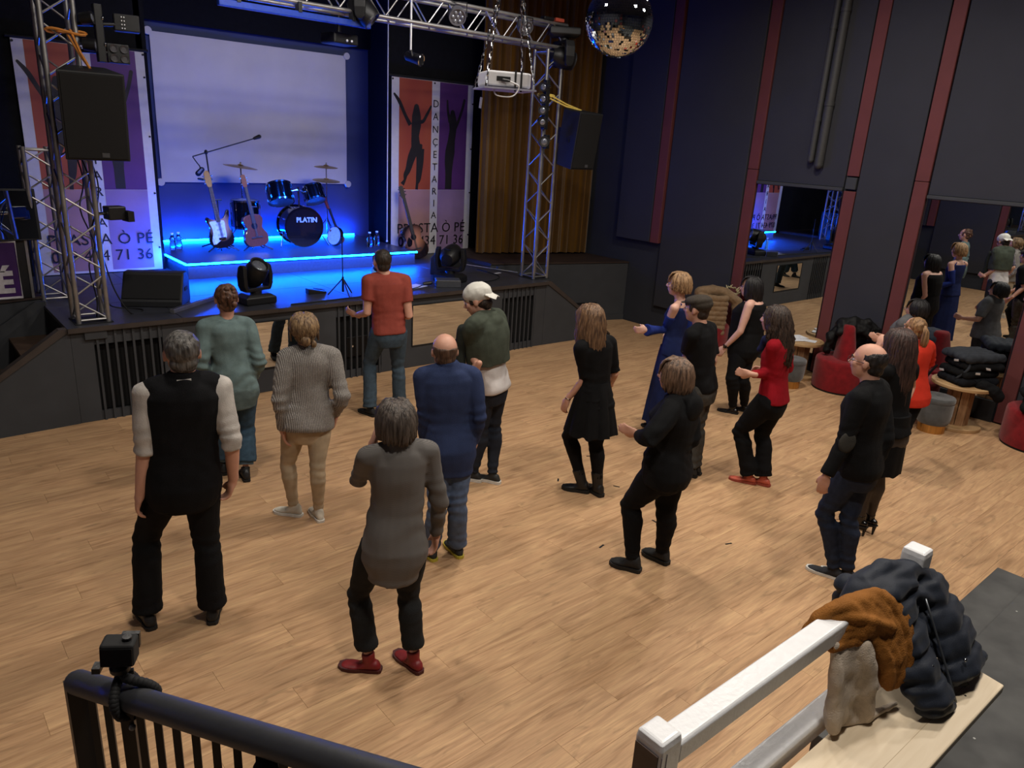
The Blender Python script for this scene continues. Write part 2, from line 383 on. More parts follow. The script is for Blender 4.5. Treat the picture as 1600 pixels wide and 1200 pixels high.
# sloping side walls, steps and wings
TREAD = mat('step_wood_brown', (78, 60, 46), rough=0.6, var=0.25, scale=6, stretch=(1, 8, 1))
def side_steps(xs_, sg, nm):
    """xs_: x of the stage side; sg=-1 steps go down to the left, +1 to the right"""
    w = struct(nm, MB().prism([(0, 0), (0, .95), (.08, .95), (1.42, .02), (1.42, 0)], 0, .07, lambda a, b2, d: (xs_+sg*a, 8.05+d-.06*a/1.4, b2)), STAGE_GREY)
    put('sloping_cap', mesh_of('sloping_cap', MB().prism([(.02, .95), (.02, .985), (.09, .985), (1.46, .03), (1.46, 0)], -.015, .085, lambda a, b2, d: (xs_+sg*a, 8.05+d-.06*a/1.4, b2)), LIP), w)
    for k in range(3):
        z = .66-k*.33+(.0 if k < 2 else .0)
        if z < .05: continue
        a0, a1 = k*.36, (k+1)*.36
        put('step', mesh_of('step', MB().box2((xs_+sg*a0, 8.11, 0), (xs_+sg*a1, 9.22, z-.02)), BLACK_MATTE), w)
        put('step_tread', mesh_of('step_tread', MB().box2((xs_+sg*a0, 8.11, z-.02), (xs_+sg*(a1+.02), 9.22, z+.01)), TREAD), w)
    put('inner_rail_board', mesh_of('inner_rail_board', MB().prism([(0, .2), (0, 1.03), (.1, 1.03), (1.5, .1), (1.5, 0)], 0, .05, lambda a, b2, d: (xs_+sg*a, 9.20+d, b2)), STAGE_GREY), w)
    return w
side_steps(1.3, -1, 'trim_1'); side_steps(7.61, 1, 'trim_2')
TOPW = mat('wing_top_brown', (52, 38, 32), rough=0.6, var=0.2, scale=4)
for sg, xa, nm in ((1, 7.61, 'trim_3'), (-1, 1.30, 'trim_4')):
    xb = XR if sg > 0 else XL
    ol = [(xa, 9.40), (xb, 8.68), (xb, 11.0), (xa, 11.0)]
    w = struct(nm, MB().prism(ol, 0, 1.03, lambda a, b2, d: (a, b2, d)), STAGE_GREY)
    put('wing_top', mesh_of('wing_top', MB().prism([(a+.0, b2-(.02 if k < 2 else 0)) for k, (a, b2) in enumerate(ol)], 1.03, 1.05, lambda a, b2, d: (a, b2, d)), TOPW), w)
    dx, dy = (xb-xa), -.72; q = lambda t, o_: (xa+dx*t, 9.40+dy*t-o_)
    (x1, y1), (x2, y2) = q(.55, .012), q(.78, .012)
    put('vent_slot', mesh_of('vent_slot', MB().prism([(0, .30), (1, .30), (1, .335), (0, .335)], 0, .015, lambda a, b2, d: (x1+(x2-x1)*a, y1+(y2-y1)*a+d, b2)), mat('void_black', (4, 4, 6))), w)
    (x1, y1), (x2, y2) = q(0, .012), q(1, .012)
    put('skirting', mesh_of('skirting', MB().prism([(0, 0), (1, 0), (1, .10), (0, .10)], 0, .02, lambda a, b2, d: (x1+(x2-x1)*a, y1+(y2-y1)*a+d, b2)), STAGE_GREY), w)
# gold curtain in folds on the right wing
cu = MB(); N = 150; front = []; prs = []
for k in range(N+1):
    t = k/N; x = 8.02+2.13*t; y = 10.32-.62*t
    ph = t*15*2*PI+.9*math.sin(t*21)+.5*math.sin(t*47)
    o_ = .055*math.sin(ph)+.015*math.sin(2.3*ph+1)
    prs.append((x+.29*o_, y+o_))
zs = [1.07, 1.12, 1.6, 2.4, 3.2, 4.2, 5.2, 5.95]
R = []
for z in zs: R.append([(x, y+.004*math.sin(x*31+z*1.3), z) for x, y in prs]+[(x, y+.02, z) for x, y in reversed(prs)])
cu.rings(R)
CURT = fabric('mustard_velvet', (118, 82, 26), var=0.22, sheen=0.2, scale=3, stretch=(3, 3, .2))
c = put('stage_curtain', mesh_of('stage_curtain', cu, CURT, smooth=.9)); tag(c, 'mustard gold stage curtain hanging in deep folds right of the stage', 'curtain')
bevel(put('tag_on_curtain', mesh_of('tag_on_curtain', MB().box((7.92, 10.24, 3.53), (.05, .012, .17), m=Matrix.Rotation(.12, 3, 'Y')), mat('white_tag', (225, 225, 228)))), .004); 
tg = bpy.data.objects['tag_on_curtain']; tg.name = 'paper_tag'; tg.parent = c; tg['label'] = 'small white paper tag'
# ---------------------------------------------------------------- on the stage
RT = 1.20
riser = empty('drum_riser', (4.83, 11.1, ST), 'low black drum riser edged with glowing blue light strips', 'riser')
bevel(part('deck', MB().box2((3.06, 10.08, RT-.035), (6.62, 12.22, RT)), mat('riser_top', (46, 44, 48), rough=.35, var=.2), riser), .004, 1)
part('skirt', MB().box2((3.08, 10.10, ST), (6.60, 12.2, RT-.036)), mat('riser_skirt', (60, 60, 64), rough=.8), riser)
for nm, lo, hi in (('light_strip', (3.06, 10.066, RT-.026), (6.62, 10.078, RT-.004)), ('light_strip', (3.046, 10.07, RT-.026), (3.058, 10.97, RT-.004)), ('light_strip', (3.14, 12.085, RT+.001), (6.60, 12.10, RT+.024))):
    part(nm, MB().box2(lo, hi), LED, riser, label='glowing blue light strip')
scr = empty('projection_screen', (4.98, 12.2, 3.1), 'large white projection screen on the back wall of the stage', 'screen')
mb = MB(); nx, nz = 60, 40; x0, x1, z0, z1 = 3.44, 6.52, 2.08, 4.16; F = []; Bk = []
for j in range(nz+1):
    for i in range(nx+1):
        x = x0+(x1-x0)*i/nx; z = z0+(z1-z0)*j/nz
        F.append((x, 12.19+.006*math.sin(x*3+z*1.2)+.0018*math.sin(z*4+x*2)+.003*math.sin(x*7+z*3)+.0008*math.sin(x*23-z*9), z))
q = lambda i, j: j*(nx+1)+i
mb.add(F, [(q(i, j), q(i+1, j), q(i+1, j+1), q(i, j+1)) for j in range(nz) for i in range(nx)])
part('screen_fabric', mb, mat('screen_white', (196, 194, 200), rough=.85, var=.05, scale=2), scr, smooth=True)
for x in (x0, x1):
    for z in (z0, z1): part('corner_patch', MB().tube([(x+(.02 if x > 5 else -.02), 12.17, z), (x+(.02 if x > 5 else -.02), 12.215, z)], .055, 16), mat('screen_white', (196, 194, 200)), scr)
B_WH = fabric('banner_white', (205, 203, 206), var=.04, rough=.6); B_RED = mat('banner_red', (134, 34, 40), rough=.6, dark=(178, 92, 56), scale=.9, stretch=(1, 1, .4)); B_PUR = mat('banner_purple', (84, 42, 104), rough=.6, var=.15, scale=2)
B_RF = mat('banner_red_faded', (166, 126, 130), rough=.6, var=.08, scale=3); B_PF = mat('banner_purple_faded', (142, 116, 152), rough=.6, var=.1, scale=3); INK = mat('banner_ink', (24, 20, 26), rough=.6)
def sheet(x0, x1, z0, z1, y, amp=.012, seed=0, nx=16, nz=34, th=.004):
    mb = MB(); S = []
    for side in (0, 1):
        for j in range(nz+1):
            for i in range(nx+1):
                x = x0+(x1-x0)*i/nx; z = z0+(z1-z0)*j/nz; S.append((x, by(x, z, y, amp, seed)-(th if side == 0 else 0), z))
    n = (nx+1)*(nz+1); q = lambda s, i, j: s*n+j*(nx+1)+i; f = []
    for j in range(nz):
        for i in range(nx): f += [(q(0, i, j), q(0, i+1, j), q(0, i+1, j+1), q(0, i, j+1)), (q(1, i, j), q(1, i, j+1), q(1, i+1, j+1), q(1, i+1, j))]
    for i in range(nx): f += [(q(0, i, 0), q(1, i, 0), q(1, i+1, 0), q(0, i+1, 0)), (q(0, i, nz), q(0, i+1, nz), q(1, i+1, nz), q(1, i, nz))]
    for j in range(nz): f += [(q(0, 0, j), q(0, 0, j+1), q(1, 0, j+1), q(1, 0, j)), (q(0, nx, j), q(1, nx, j), q(1, nx, j+1), q(0, nx, j+1))]
    return mb.add(S, f)
def by(x, z, y, amp, seed): return y-amp-amp*math.sin(x*5+seed)*.8*(.4+.6*math.sin(z*1.3+seed)**2)
D1 = [([(.03, .09), (.09, .13), (.16, .20), (.22, .25)], [.012, .02, .018, .022]), ([(.46, .14), (.41, .19), (.37, .225), (.33, .23)], [.010, .016, .017, .02]), ([(.29, .15), (.29, .20), (.29, .25), (.28, .31), (.29, .37), (.31, .41)], [.030, .052, .055, .045, .055, .072]), ([(.30, .36), (.24, .43), (.20, .50), (.17, .53), (.16, .56), (.13, .585)], [.05, .045, .032, .026, .014, .024]), ([(.34, .38), (.34, .46), (.325, .55), (.31, .58), (.305, .615)], [.05, .042, .030, .016, .016])]
D2 = [([(.66, .10), (.67, .16), (.70, .22)], [.010, .014, .022]), ([(.88, .09), (.85, .15), (.80, .22), (.77, .25)], [.016, .015, .017, .02]), ([(.73, .165), (.735, .21), (.74, .26), (.725, .32), (.71, .39), (.70, .45), (.70, .52), (.70, .61)], [.028, .05, .045, .045, .062, .055, .042, .042])]
def banner(x0, x1, z0, z1, y, lab, seed):
    t = empty('banner', ((x0+x1)/2, y, z0), lab, 'banner'); W, Hh = x1-x0, z1-z0; A = .012
    part('cloth', sheet(x0, x1, z0, z1, y, A, seed), B_WH, t, smooth=.5)
    zm = z1-.615*Hh
    for nm, a, b2, c, d, m in (('red_panel', .087, .47, zm, z1-.004, B_RED), ('purple_panel', .565, .925, zm, z1-.004, B_PUR), ('pale_red_panel', .087, .47, z0+.03, zm-.004, B_RF), ('pale_purple_panel', .565, .925, z0+.03, zm-.004, B_PF)):
        part(nm, sheet(x0+a*W, x0+b2*W, c, d, y-.0042, A, seed, th=.0015), m, t, smooth=.5)
    for nm, DD in (('dancer_print', D1), ('dancer_print', D2)):
        mb = MB()
        for pts, ws in DD:
            P = smooth_pts(pts, 5); ww = np.interp(np.linspace(0, 1, len(P)), np.linspace(0, 1, len(ws)), ws)
            L, R = [], []
            for k in range(len(P)):
                d = P[min(k+1, len(P)-1)]-P[max(k-1, 0)]; d = np.array([d[0]*W, -d[1]*Hh]); d /= np.linalg.norm(d); n = np.array([-d[1], d[0]])*ww[k]*W
                c = np.array([x0+P[k][0]*W, z1-P[k][1]*Hh]); L.append(c+n); R.append(c-n)
            V = [(p_[0], by(p_[0], p_[1], y, A, seed)-.0075, p_[1]) for p_ in L+R]; n = len(L)
            mb.add(V, [(k, k+1, n+k+1, n+k) for k in range(n-1)])
            for c, r in ((L[0]*.5+R[0]*.5, ws[0]*W),): mb.add([(c[0]+r*math.cos(q), by(c[0], c[1], y, A, seed)-.0075, c[1]+r*math.sin(q)) for q in np.linspace(0, 2*PI, 10, endpoint=False)], [tuple(range(10))])
        o = put(nm, mesh_of(nm, mb, INK, t.location, fix=False), t)
    ly = y-.030
    for k, ch in enumerate('DANÇETARIA'):
        lettering(ch, .165, INK, t, (x0+.517*W-t.location.x, ly-y, z1-(.125+k*.0715)*Hh-z0), (PI/2, 0, 0), extrude=.0012)
    lettering('PRASTA Ò PÉ', .235*W/1.66, INK, t, (x0+.50*W-t.location.x, ly-y, z1-.845*Hh-z0), (PI/2, 0, 0), extrude=.0012, spacing=1.05)
    lettering('079 434 71 36', .235*W/1.66, INK, t, (x0+.50*W-t.location.x, ly-y, z1-.922*Hh-z0), (PI/2, 0, 0), extrude=.0012, spacing=1.02)
    for a in (.01, .5, .99): part('eyelet', MB().tube([(x0+a*W, y-.03, z1-.03), (x0+a*W, y, z1-.03)], .014, 10), INK, t)
    for z in np.linspace(z0+.3, z1-.3, 4): part('eyelet', MB().tube([(x1-.02, y-.03, z), (x1-.02, y, z)], .012, 10), INK, t)
    part('hanging_rail', MB().tube([(x0-.05, y-.01, z1+.02), (x1+.05, y-.01, z1+.02)], .018, 8), BLACK_MATTE, t)
    return t
def smooth_pts(pts, n=5):
    P = [np.array(p, float) for p in pts]; P = [2*P[0]-P[1]]+P+[2*P[-1]-P[-2]]; out = []
    for i in range(1, len(P)-2):
        for k in range(n):
            t = k/n; a, b2, c, d = P[i-1], P[i], P[i+1], P[i+2]; out.append(.5*((2*b2)+(-a+c)*t+(2*a-5*b2+4*c-d)*t*t+(-a+3*b2-3*c+d)*t**3))
    out.append(P[-2]); return out
banner(6.66, 8.30, 1.0, 3.83, 10.95, 'dance hall banner with two dancer silhouettes, between projection screen and gold curtain', 1.0)
banner(1.56, 3.00, 1.0, 3.77, 10.95, 'dance hall banner partly hidden behind the truss tower and hanging speaker', 2.6)
# aluminium trusses: four chords, zigzag braces
def truss(name, p0, p1, w, lab, side, n=None, chord_r=.024, group=None, ends=True):
    p0, p1 = V3(p0), V3(p1); d = unit(p1-p0); L = np.linalg.norm(p1-p0); s = unit(side); u = np.cross(d, s)
    t = empty(name, tuple(p0), lab, 'truss', group); h = w/2; cs = [(-1, -1), (1, -1), (1, 1), (-1, 1)]
    C = [p0+s*a*h+u*b2*h for a, b2 in cs]
    for c in C: part('chord', MB().tube([c, c+d*L], chord_r, 14), ALU, t, smooth=.7)
    n = n or max(2, round(L/(w*.95)))
    st = L/n
    for f in range(4):
        a, b2 = C[f], C[(f+1) % 4]
        for k in range(n):
            q0, q1 = (a, b2) if (k+f) % 2 else (b2, a); e = .03
            part('brace', MB().tube([q0+d*(k*st+e), q1+d*((k+1)*st-e)], .0095, 8), ALU, t, smooth=.7)
        if ends:
            for z in (.03, L-.03): part('end_bar', MB().tube([a+d*z, b2+d*z], .012, 8), ALU, t, smooth=.7)
    return t
def base_plate(t, x, y, w): part('base_plate', MB().box2((x-w/2, y-w/2, ST), (x+w/2, y+w/2, ST+.008)), BLACK_MATTE, t)
tl = truss('truss_tower', (1.545, 8.30, ST+.008), (1.545, 8.30, 4.75), .265, 'aluminium truss tower carrying the speaker at the left stage corner', (1, 0, 0)); base_plate(tl, 1.545, 8.30, .34)
tr_ = truss('truss_tower', (7.655, 8.385, ST+.008), (7.655, 8.385, 4.20), .27, 'aluminium truss tower in front of the gold curtain at right stage corner', (1, 0, 0)); base_plate(tr_, 7.655, 8.385, .34)
truss('lighting_truss', (1.35, 8.385, 4.385), (7.84, 8.385, 4.385), .29, 'horizontal lighting truss spanning the stage above the towers', (0, 0, 1), n=22)
t2 = truss('truss_tower', (1.44, 9.52, ST), (1.44, 9.52, 2.62), .25, 'shorter truss tower behind the lit sign on the left wing', (1, 0, 0))
# moving heads, par cans and other lamps
LENS = mat('lamp_lens', (150, 155, 165), rough=.08, metal=.6, var=.3, scale=60)
def moving_head(lab, loc, rz, tilt, k=1.0, hang=False, pan=0.0, group=None):
    sg = -1 if hang else 1
    t = empty('moving_head_light', loc, lab, 'stage light', group, rz=rz)
    b = MB().rings([[(sx*.17*k*e, sy*.12*k*e, sg*z*k) for sx, sy in ((-1, -1), (1, -1), (1, 1), (-1, 1))] for e, z in ((.95, 0), (1, .02), (1, .075), (.72, .105))]); bevel(part('base', b, BLACK_PL, t, world=False), .008*k)
    part('pan_ring', MB().lathe([(.06*k, sg*.105*k), (.06*k, sg*.135*k)], seg=18), BLACK_PL, t, world=False)
    R = Matrix.Rotation(pan, 3, 'Z')
    y = MB(); y.box((0, 0, sg*.15*k), (.29*k, .10*k, .035*k), m=R)
    for s_ in (1, -1): y.rings([[tuple(R @ Vector((s_*(x_+dx*.022)*k, dy*w_*k, sg*z*k))) for dx, dy in ((-1, -1), (1, -1), (1, 1), (-1, 1))] for x_, w_, z in ((.135, .052, .135), (.160, .055, .20), (.165, .055, .30), (.155, .045, .38), (.15, .02, .405))])
    bevel(part('yoke', y, BLACK_PL, t, world=False), .006*k)
    d = R @ Vector((0, -math.cos(tilt), math.sin(tilt))); f, l, u = frame_from(d); c = V3((0, 0, sg*.31*k))
    h = MB().lathe([(.02*k, -.15*k), (.07*k, -.145*k), (.105*k, -.09*k), (.118*k, 0), (.112*k, .08*k), (.098*k, .125*k), (.085*k, .125*k), (.080*k, .105*k)], c, 24, ax=(l, u, f)); part('lamp_head', h, BLACK_PL, t, world=False, smooth=.6)
    part('lens', MB().ell(c+f*.108*k, (.078*k, .078*k, .022*k), (l, u, f), 20, 8), LENS, t, world=False, smooth=True)
    for z in (.128,): part('lens_ring', MB().lathe([(.086*k, .118*k), (.100*k, .118*k), (.100*k, .134*k), (.086*k, .134*k)], c, 24, ax=(l, u, f), ring=True), mat('ring_grey', (46, 46, 50), rough=.4), t, world=False)
    part('side_vent', MB().box(tuple(c+l*0-f*.06*k+u*.10*k), (.09*k, .06*k, .01*k)), BLACK_MATTE, t, world=False)
    return t
moving_head('black moving head light standing at the stage edge before the riser', (3.30, 8.40, ST), .12, .9, 1.12, pan=.2)
moving_head('black moving head light turned sideways beside the right floor monitor', (6.24, 8.62, ST), 1.9, .25, 1.2, pan=.3)
moving_head('large black moving head hanging at the right end of the truss', (7.80, 8.25, 4.50), 2.5, -.18, 1.25, hang=True, pan=-1.2)
moving_head('black moving head with bright lens hanging from the truss above the screen', (4.62, 8.22, 4.62), .3, -.75, 1.15, hang=True, pan=.6)
def par(lab, loc, d, r=.085, group='round LED lamps on the truss', body=mat('par_grey', (98, 98, 104), rough=.4, metal=.3), hang=None):
    t = empty('par_lamp', loc, lab, 'stage light', group); f, l, u = frame_from(d); c = V3((0, 0, 0))
    part('housing', MB().lathe([(r*.55, -r*.9), (r*.95, -r*.75), (r, -r*.2), (r, r*.35), (r*.88, r*.35), (r*.86, r*.2), (0.001, r*.2)], c, 24, ax=(l, u, f)), body, t, world=False, smooth=.6)
    for i in range(7):
        q = i*PI/3; p_ = c+f*r*.22+(l*math.cos(q)+u*math.sin(q))*(r*.55 if i < 6 else 0)
        part('led_lens', MB().ell(p_, (r*.2, r*.2, r*.10), (l, u, f), 10, 6), LENS, t, world=False, smooth=True)
    hz = hang or (.16 if loc[2] < 4.4 else .12)
    br = MB().tube([c+l*r*1.08, c+l*r*1.08+V3((0, 0, hz)), c-l*r*1.08+V3((0, 0, hz)), c-l*r*1.08], .009, 6); part('bracket', br, BLACK_PL, t, world=False)
    return t
par('round grey LED lamp hanging in the truss left of the projector chains', (5.91, 8.18, 4.38), (-.45, -.75, -.5), .105)
par('round grey LED lamp hanging in the truss behind the right projector chain', (7.02, 8.18, 4.40), (-.15, -.75, -.55), .10)
# pendant spot on a rod
t = empty('hanging_spot', (5.36, 8.24, 3.84), 'small bright spotlight hanging below the truss on a white rod', 'stage light')
part('rod', MB().tube([(5.28, 8.24, 4.55), (5.28, 8.24, 3.90)], .012, 8), WHITE_PAINT, t)
f, l, u = frame_from((.45, -.85, -.25)); c = V3((5.35, 8.22, 3.84))
part('can', MB().lathe([(.03, -.16), (.055, -.13), (.062, .05), (.075, .07)], c, 20, ax=(l, u, f)), BLACK_PL, t, smooth=.6)
part('reflector', MB().lathe([(.074, .068), (.066, .076), (.001, .03)], c, 20, ax=(l, u, f)), CHROME, t, smooth=.6); part('swivel', MB().tube([(5.28, 8.24, 3.93), (5.30, 8.23, 3.86)], .02, 8), BLACK_PL, t)
# big downstage lamp box hanging behind the truss, cluster on the right tower, brackets on the left tower
t = empty('scanner_light', (4.50, 8.55, 3.95), 'dark lamp box with two small white dots hanging under the truss', 'stage light')
bevel(part('box', MB().box((4.50, 8.55, 3.97), (.36, .26, .12), rz=.2), BLACK_PL, t), .02); part('stem', MB().tube([(4.50, 8.55, 4.24), (4.50, 8.55, 4.02)], .03, 10), BLACK_PL, t)
for dx in (-.03, .03): part('dot', MB().ell((4.55+dx, 8.40, 3.95), .014, None, 8, 6), WHITE_PAINT, t)
def spot_cluster(lab, name, c, heads, dz, r, d):
    t = empty(name, c, lab, 'stage light'); n = heads
    bevel(part('bar', MB().box((c[0]+.07, c[1], c[2]), (.07, .08, n*dz+.05)), BLACK_PL, t), .008)
    for i in range(n):
        cc = V3((c[0]-.03, c[1]-.06, c[2]+(i-(n-1)/2)*dz)); f, l, u = frame_from((d[0]-.25*i, d[1], d[2]+.12*(i % 2)))
        h_ = part('lamp_head', MB().lathe([(.35*r, -r*1.1), (r*.9, -r), (r, 0), (r, r*.9), (r*.85, r*.9), (.001, r*.7)], cc, 16, ax=(l, u, f)), BLACK_PL, t, smooth=.6)
        part('lens', MB().ell(cc+f*r*.75, (r*.7, r*.7, r*.2), (l, u, f), 12, 6), LENS, h_, smooth=True)
        part('clamp_bolt', MB().ell((c[0]+.10, c[1]-.045, cc[2]+.02), (.010, .008, .018), None, 8, 6), CHROME, t)
    return t
spot_cluster('vertical bar of four small black spotlights on the right truss tower', 'spot_bar', (7.42, 8.20, 3.47), 4, .15, .062, (-.5, -.8, -.2))
spot_cluster('single black lamp clamped below the spot bar on the right tower', 'clamp_lamp', (7.48, 8.20, 2.98), 1, .14, .075, (-.6, -.8, 0))
t = spot_cluster('black bracket of lamps beside the top of the left hanging speaker', 'spot_bar', (1.80, 8.16, 3.68), 2, .22, .055, (.9, -.4, 0))
t = empty('flood_light', (2.15, 8.25, 3.78), 'black floodlight with rows of white dots above the left speaker', 'stage light')
bevel(part('housing', MB().box((2.13, 8.24, 3.80), (.22, .12, .15), rz=-.2), BLACK_PL, t), .012)
for i in range(2):
    for j in range(4): part('led_dot', MB().ell((2.075+i*.022, 8.176, 3.75+j*.032), (.006, .004, .007), None, 6, 4), WHITE_PAINT, t)
part('arm', MB().tube([(1.70, 8.20, 3.74), (2.06, 8.22, 3.78)], .018, 8), BLACK_PL, t)
t = empty('blinder_lamp', (2.05, 8.28, 3.52), 'four-cell black blinder lamp against the purple banner', 'stage light')
bevel(part('housing', MB().box((2.04, 8.28, 3.53), (.19, .08, .17), rz=-.1), BLACK_PL, t), .008)
for i in (-1, 1):
    for j in (-1, 1): part('cell', MB().lathe([(.036, 0), (.036, -.012), (.02, -.004)], (2.04+i*.045, 8.236, 3.53+j*.042), 12, ax=((1, 0, 0), (0, 0, 1), (0, 1, 0))), mat('cell_grey', (64, 62, 66), rough=.4), t)
part('clamp', MB().tube([(1.70, 8.22, 3.52), (1.96, 8.27, 3.53)], .016, 8), BLACK_PL, t)
t = empty('clamp_lamp', (1.84, 8.28, 2.05), 'black lamp clamped low on the left tower in front of the banner', 'stage light')
bevel(part('housing', MB().box((1.86, 8.26, 2.06), (.17, .14, .13), rz=.2), BLACK_PL, t), .012); part('barn_door', MB().box((1.97, 8.22, 2.03), (.06, .14, .10), rz=.2), BLACK_PL, t); part('clamp', MB().tube([(1.69, 8.18, 2.06), (1.80, 8.24, 2.06)], .016, 8), CHROME, t)
# hanging and floor speakers
GRILL = mat('speaker_grille', (8, 8, 10), rough=.8, var=.3, scale=300, bump=.3, bscale=900)
SPK = mat('speaker_cabinet', (27, 28, 31), rough=.6, bump=.15, bscale=300)
def hung_speaker(lab, c, yaw, tilt, size, strap_m, strap_to):
    m = Matrix.Rotation(yaw, 3, 'Z') @ Matrix.Rotation(tilt, 3, 'X'); c = Vector(c); W, Dp, Hh = size
    t = empty('hanging_speaker', tuple(c), lab, 'speaker'); T = lambda x, y, z: tuple(c+m @ Vector((x, y, z)))
    ol = [(-W/2, -Dp/2), (W/2, -Dp/2), (W/2*.62, Dp/2), (-W/2*.62, Dp/2)]
    bevel(part('cabinet', MB().prism(ol, -Hh/2, Hh/2, lambda a, b2, d: T(a, b2, d)), SPK, t), .012)
    bevel(part('front_grille', MB().prism([(-W/2+.02, -Hh/2+.02), (W/2-.02, -Hh/2+.02), (W/2-.02, Hh/2-.02), (-W/2+.02, Hh/2-.02)], -Dp/2-.012, -Dp/2+.004, lambda a, b2, d: T(a, d, b2)), GRILL, t), .006)
    part('badge', MB().box(T(.06, -Dp/2-.014, -Hh/2+.055), (.06, .004, .04), m=m), mat('badge_grey', (70, 72, 76), rough=.4), t)
    part('handle', MB().box(T(-W/2*.82, -.02, -.02), (.015, .09, .05), m=m @ Matrix.Rotation(-.33, 3, 'Z')), BLACK_MATTE, t)
    bk = T(0, Dp/2+.06, 0); part('wall_bracket', MB().box(bk, (.10, .16, .22), m=m), BLACK_PL, t)
    e = T(.02, .02, Hh/2); s = MB()
    for k in (-1, 1): s.tube([e, tuple(Vector(e)*.55+Vector(strap_to)*.45+Vector((0, 0, -.02+.015*k))), tuple(Vector(strap_to)+Vector((.012*k, 0, .02*k)))], .011, 6)
    part('safety_strap', s, strap_m, t); q = Vector(strap_to); part('strap_loop', MB().tube([(q.x-.16+.16*math.cos(a)+.14, q.y+.03*math.sin(a), q.z+.015*math.sin(a*2)) for a in np.linspace(0, 2*PI, 16, endpoint=False)], .013, 6, closed=True), strap_m, t)
    return t
hung_speaker('black speaker hanging on the left truss tower by an orange strap', (1.70, 7.98, 2.98), -.12, .16, (.53, .42, .76), mat('strap_orange', (206, 130, 50), rough=.7), (1.62, 8.15, 3.66))
hung_speaker('black speaker with blue-lit side hanging on the right truss tower by yellow strap', (7.96, 8.00, 3.04), .02, .14, (.48, .42, .78), mat('strap_yellow', (226, 196, 92), rough=.7), (7.56, 8.25, 3.60))
def wedge(lab, c, yaw, k=1.0):
    t = empty('floor_monitor', c, lab, 'speaker', rz=yaw); ol = [(-.20, 0), (.20, 0), (.20, .06), (.02, .34), (-.12, .34), (-.20, .26)]
    bevel(part('cabinet', MB().prism(ol, -.30*k, .30*k, lambda a, b2, d: (d, a*k, b2*k)), SPK, t, world=False), .012)
    n = unit((.28, .18)); 
    bevel(part('grille', MB().prism([(-.28*k, .03), (.28*k, .03), (.28*k, .30), (-.28*k, .30)], 0, .012, lambda a, b2, d: (a, (.20-b2/.333*.18+n[0]*d)*k, (.06+b2/.333*.28+n[1]*d)*k)), GRILL, t, world=False), .004)
    part('handle', MB().box((-.301*k, -.02, .17*k), (.012, .12, .04)), BLACK_MATTE, t, world=False); return t
wedge('black wedge floor monitor lying at the left front of the stage', (2.32, 8.82, ST), PI-.52, 1.05)
wedge('black wedge floor monitor standing below the right banner', (6.62, 9.25, ST), PI+.75, .95)
# left wing: mirror crate, sign
t = empty('flight_case', (.72, 9.42, 1.05), 'black case on the left wing carrying the lit sign', 'case')
bevel(part('case_body', MB().box2((.30, 9.36, 1.05), (1.22, 9.9, 1.68)), BLACK_PL, t), .01)
part('metal_edge', MB().box2((1.205, 9.35, 1.05), (1.23, 9.37, 1.68)), ALU, t)
t = empty('framed_mirror', (.92, 9.30, 1.68), 'framed mirror leaning above the sign, reflecting blue-lit truss', 'mirror')
m = Matrix.Rotation(-.10, 3, 'X') @ Matrix.Rotation(.22, 3, 'Z'); bevel(part('frame', MB().box((.92, 9.30, 1.94), (.92, .03, .53), m=m), BLACK_PL, t), .006); part('mirror_glass', MB().box((.918, 9.282, 1.94), (.87, .012, .49), m=m), MIRROR, t)
t = empty('lit_sign', (.62, 9.33, 1.06), 'purple sign with thick white letters in a white rounded frame', 'sign')
SGN = mat('sign_purple', (44, 22, 62), rough=.3, var=.4, scale=3, emit=lin((44, 20, 62)), estr=.25)
bevel(part('sign_face', MB().box2((-.10, 9.325, 1.07), (1.11, 9.35, 1.66)), SGN, t), .01)
fr = [(-.10, 1.07), (1.115, 1.07), (1.115, 1.665), (-.10, 1.665)]; part('sign_frame', MB().tube([(a, 9.325, b2) for a, b2 in fr], .016, 8, closed=True), mat('sign_white', (205, 200, 205), rough=.4), t)
lettering('Ò PÉ', .31, mat('sign_white', (205, 200, 205)), t, (1.055-t.location.x, -.012, .17), (PI/2, 0, 0), align='RIGHT', extrude=.006, bold=.012)
# instruments
def guitar_outline(L, w1, w2, waist, cut=False):
    """half outline from tail (0) to neck joint (L)"""
    pts = [(0, 0), (.02, .55*w2), (.10, .86*w2), (.24, w2), (.40, .90*w2), (.56, waist), (.72, .92*w1), (.84, w1), (.95, .78*w1), (1.0, .25*w1)]
    return smooth_pts([(a*L, b2) for a, b2 in pts], 4)
WOOD_CG = mat('guitar_cedar', (118, 58, 38), rough=.18, var=.15, scale=20, stretch=(8, 1, 1), coat=.6); NECK_D = mat('fingerboard_dark', (44, 34, 30), rough=.5); MAPLE = mat('maple_head', (176, 118, 48), rough=.3, var=.1)
SUNB = NT('sunburst'); SUNB.b.inputs['Roughness'].default_value = .18; SUNB.b.inputs['Coat Weight'].default_value = .6
tc = SUNB.node('ShaderNodeTexCoord'); mp = SUNB.node('ShaderNodeMapping'); mp.inputs['Location'].default_value = (-.5, -.5, -.5); SUNB.link(tc.outputs['Generated'], mp.inputs[0]); ln = SUNB.node('ShaderNodeVectorMath', operation='LENGTH'); SUNB.link(mp.outputs[0], ln.inputs[0])
rp = SUNB.node('ShaderNodeValToRGB'); rp.color_ramp.elements[0].position = .22; rp.color_ramp.elements[0].color = (*lin((196, 132, 92)), 1); rp.color_ramp.elements[1].position = .50; rp.color_ramp.elements[1].color = (*lin((26, 16, 16)), 1); SUNB.link(ln.outputs['Value'], rp.inputs[0]); SUNB.link(rp.outputs[0], SUNB.b.inputs['Base Color'])
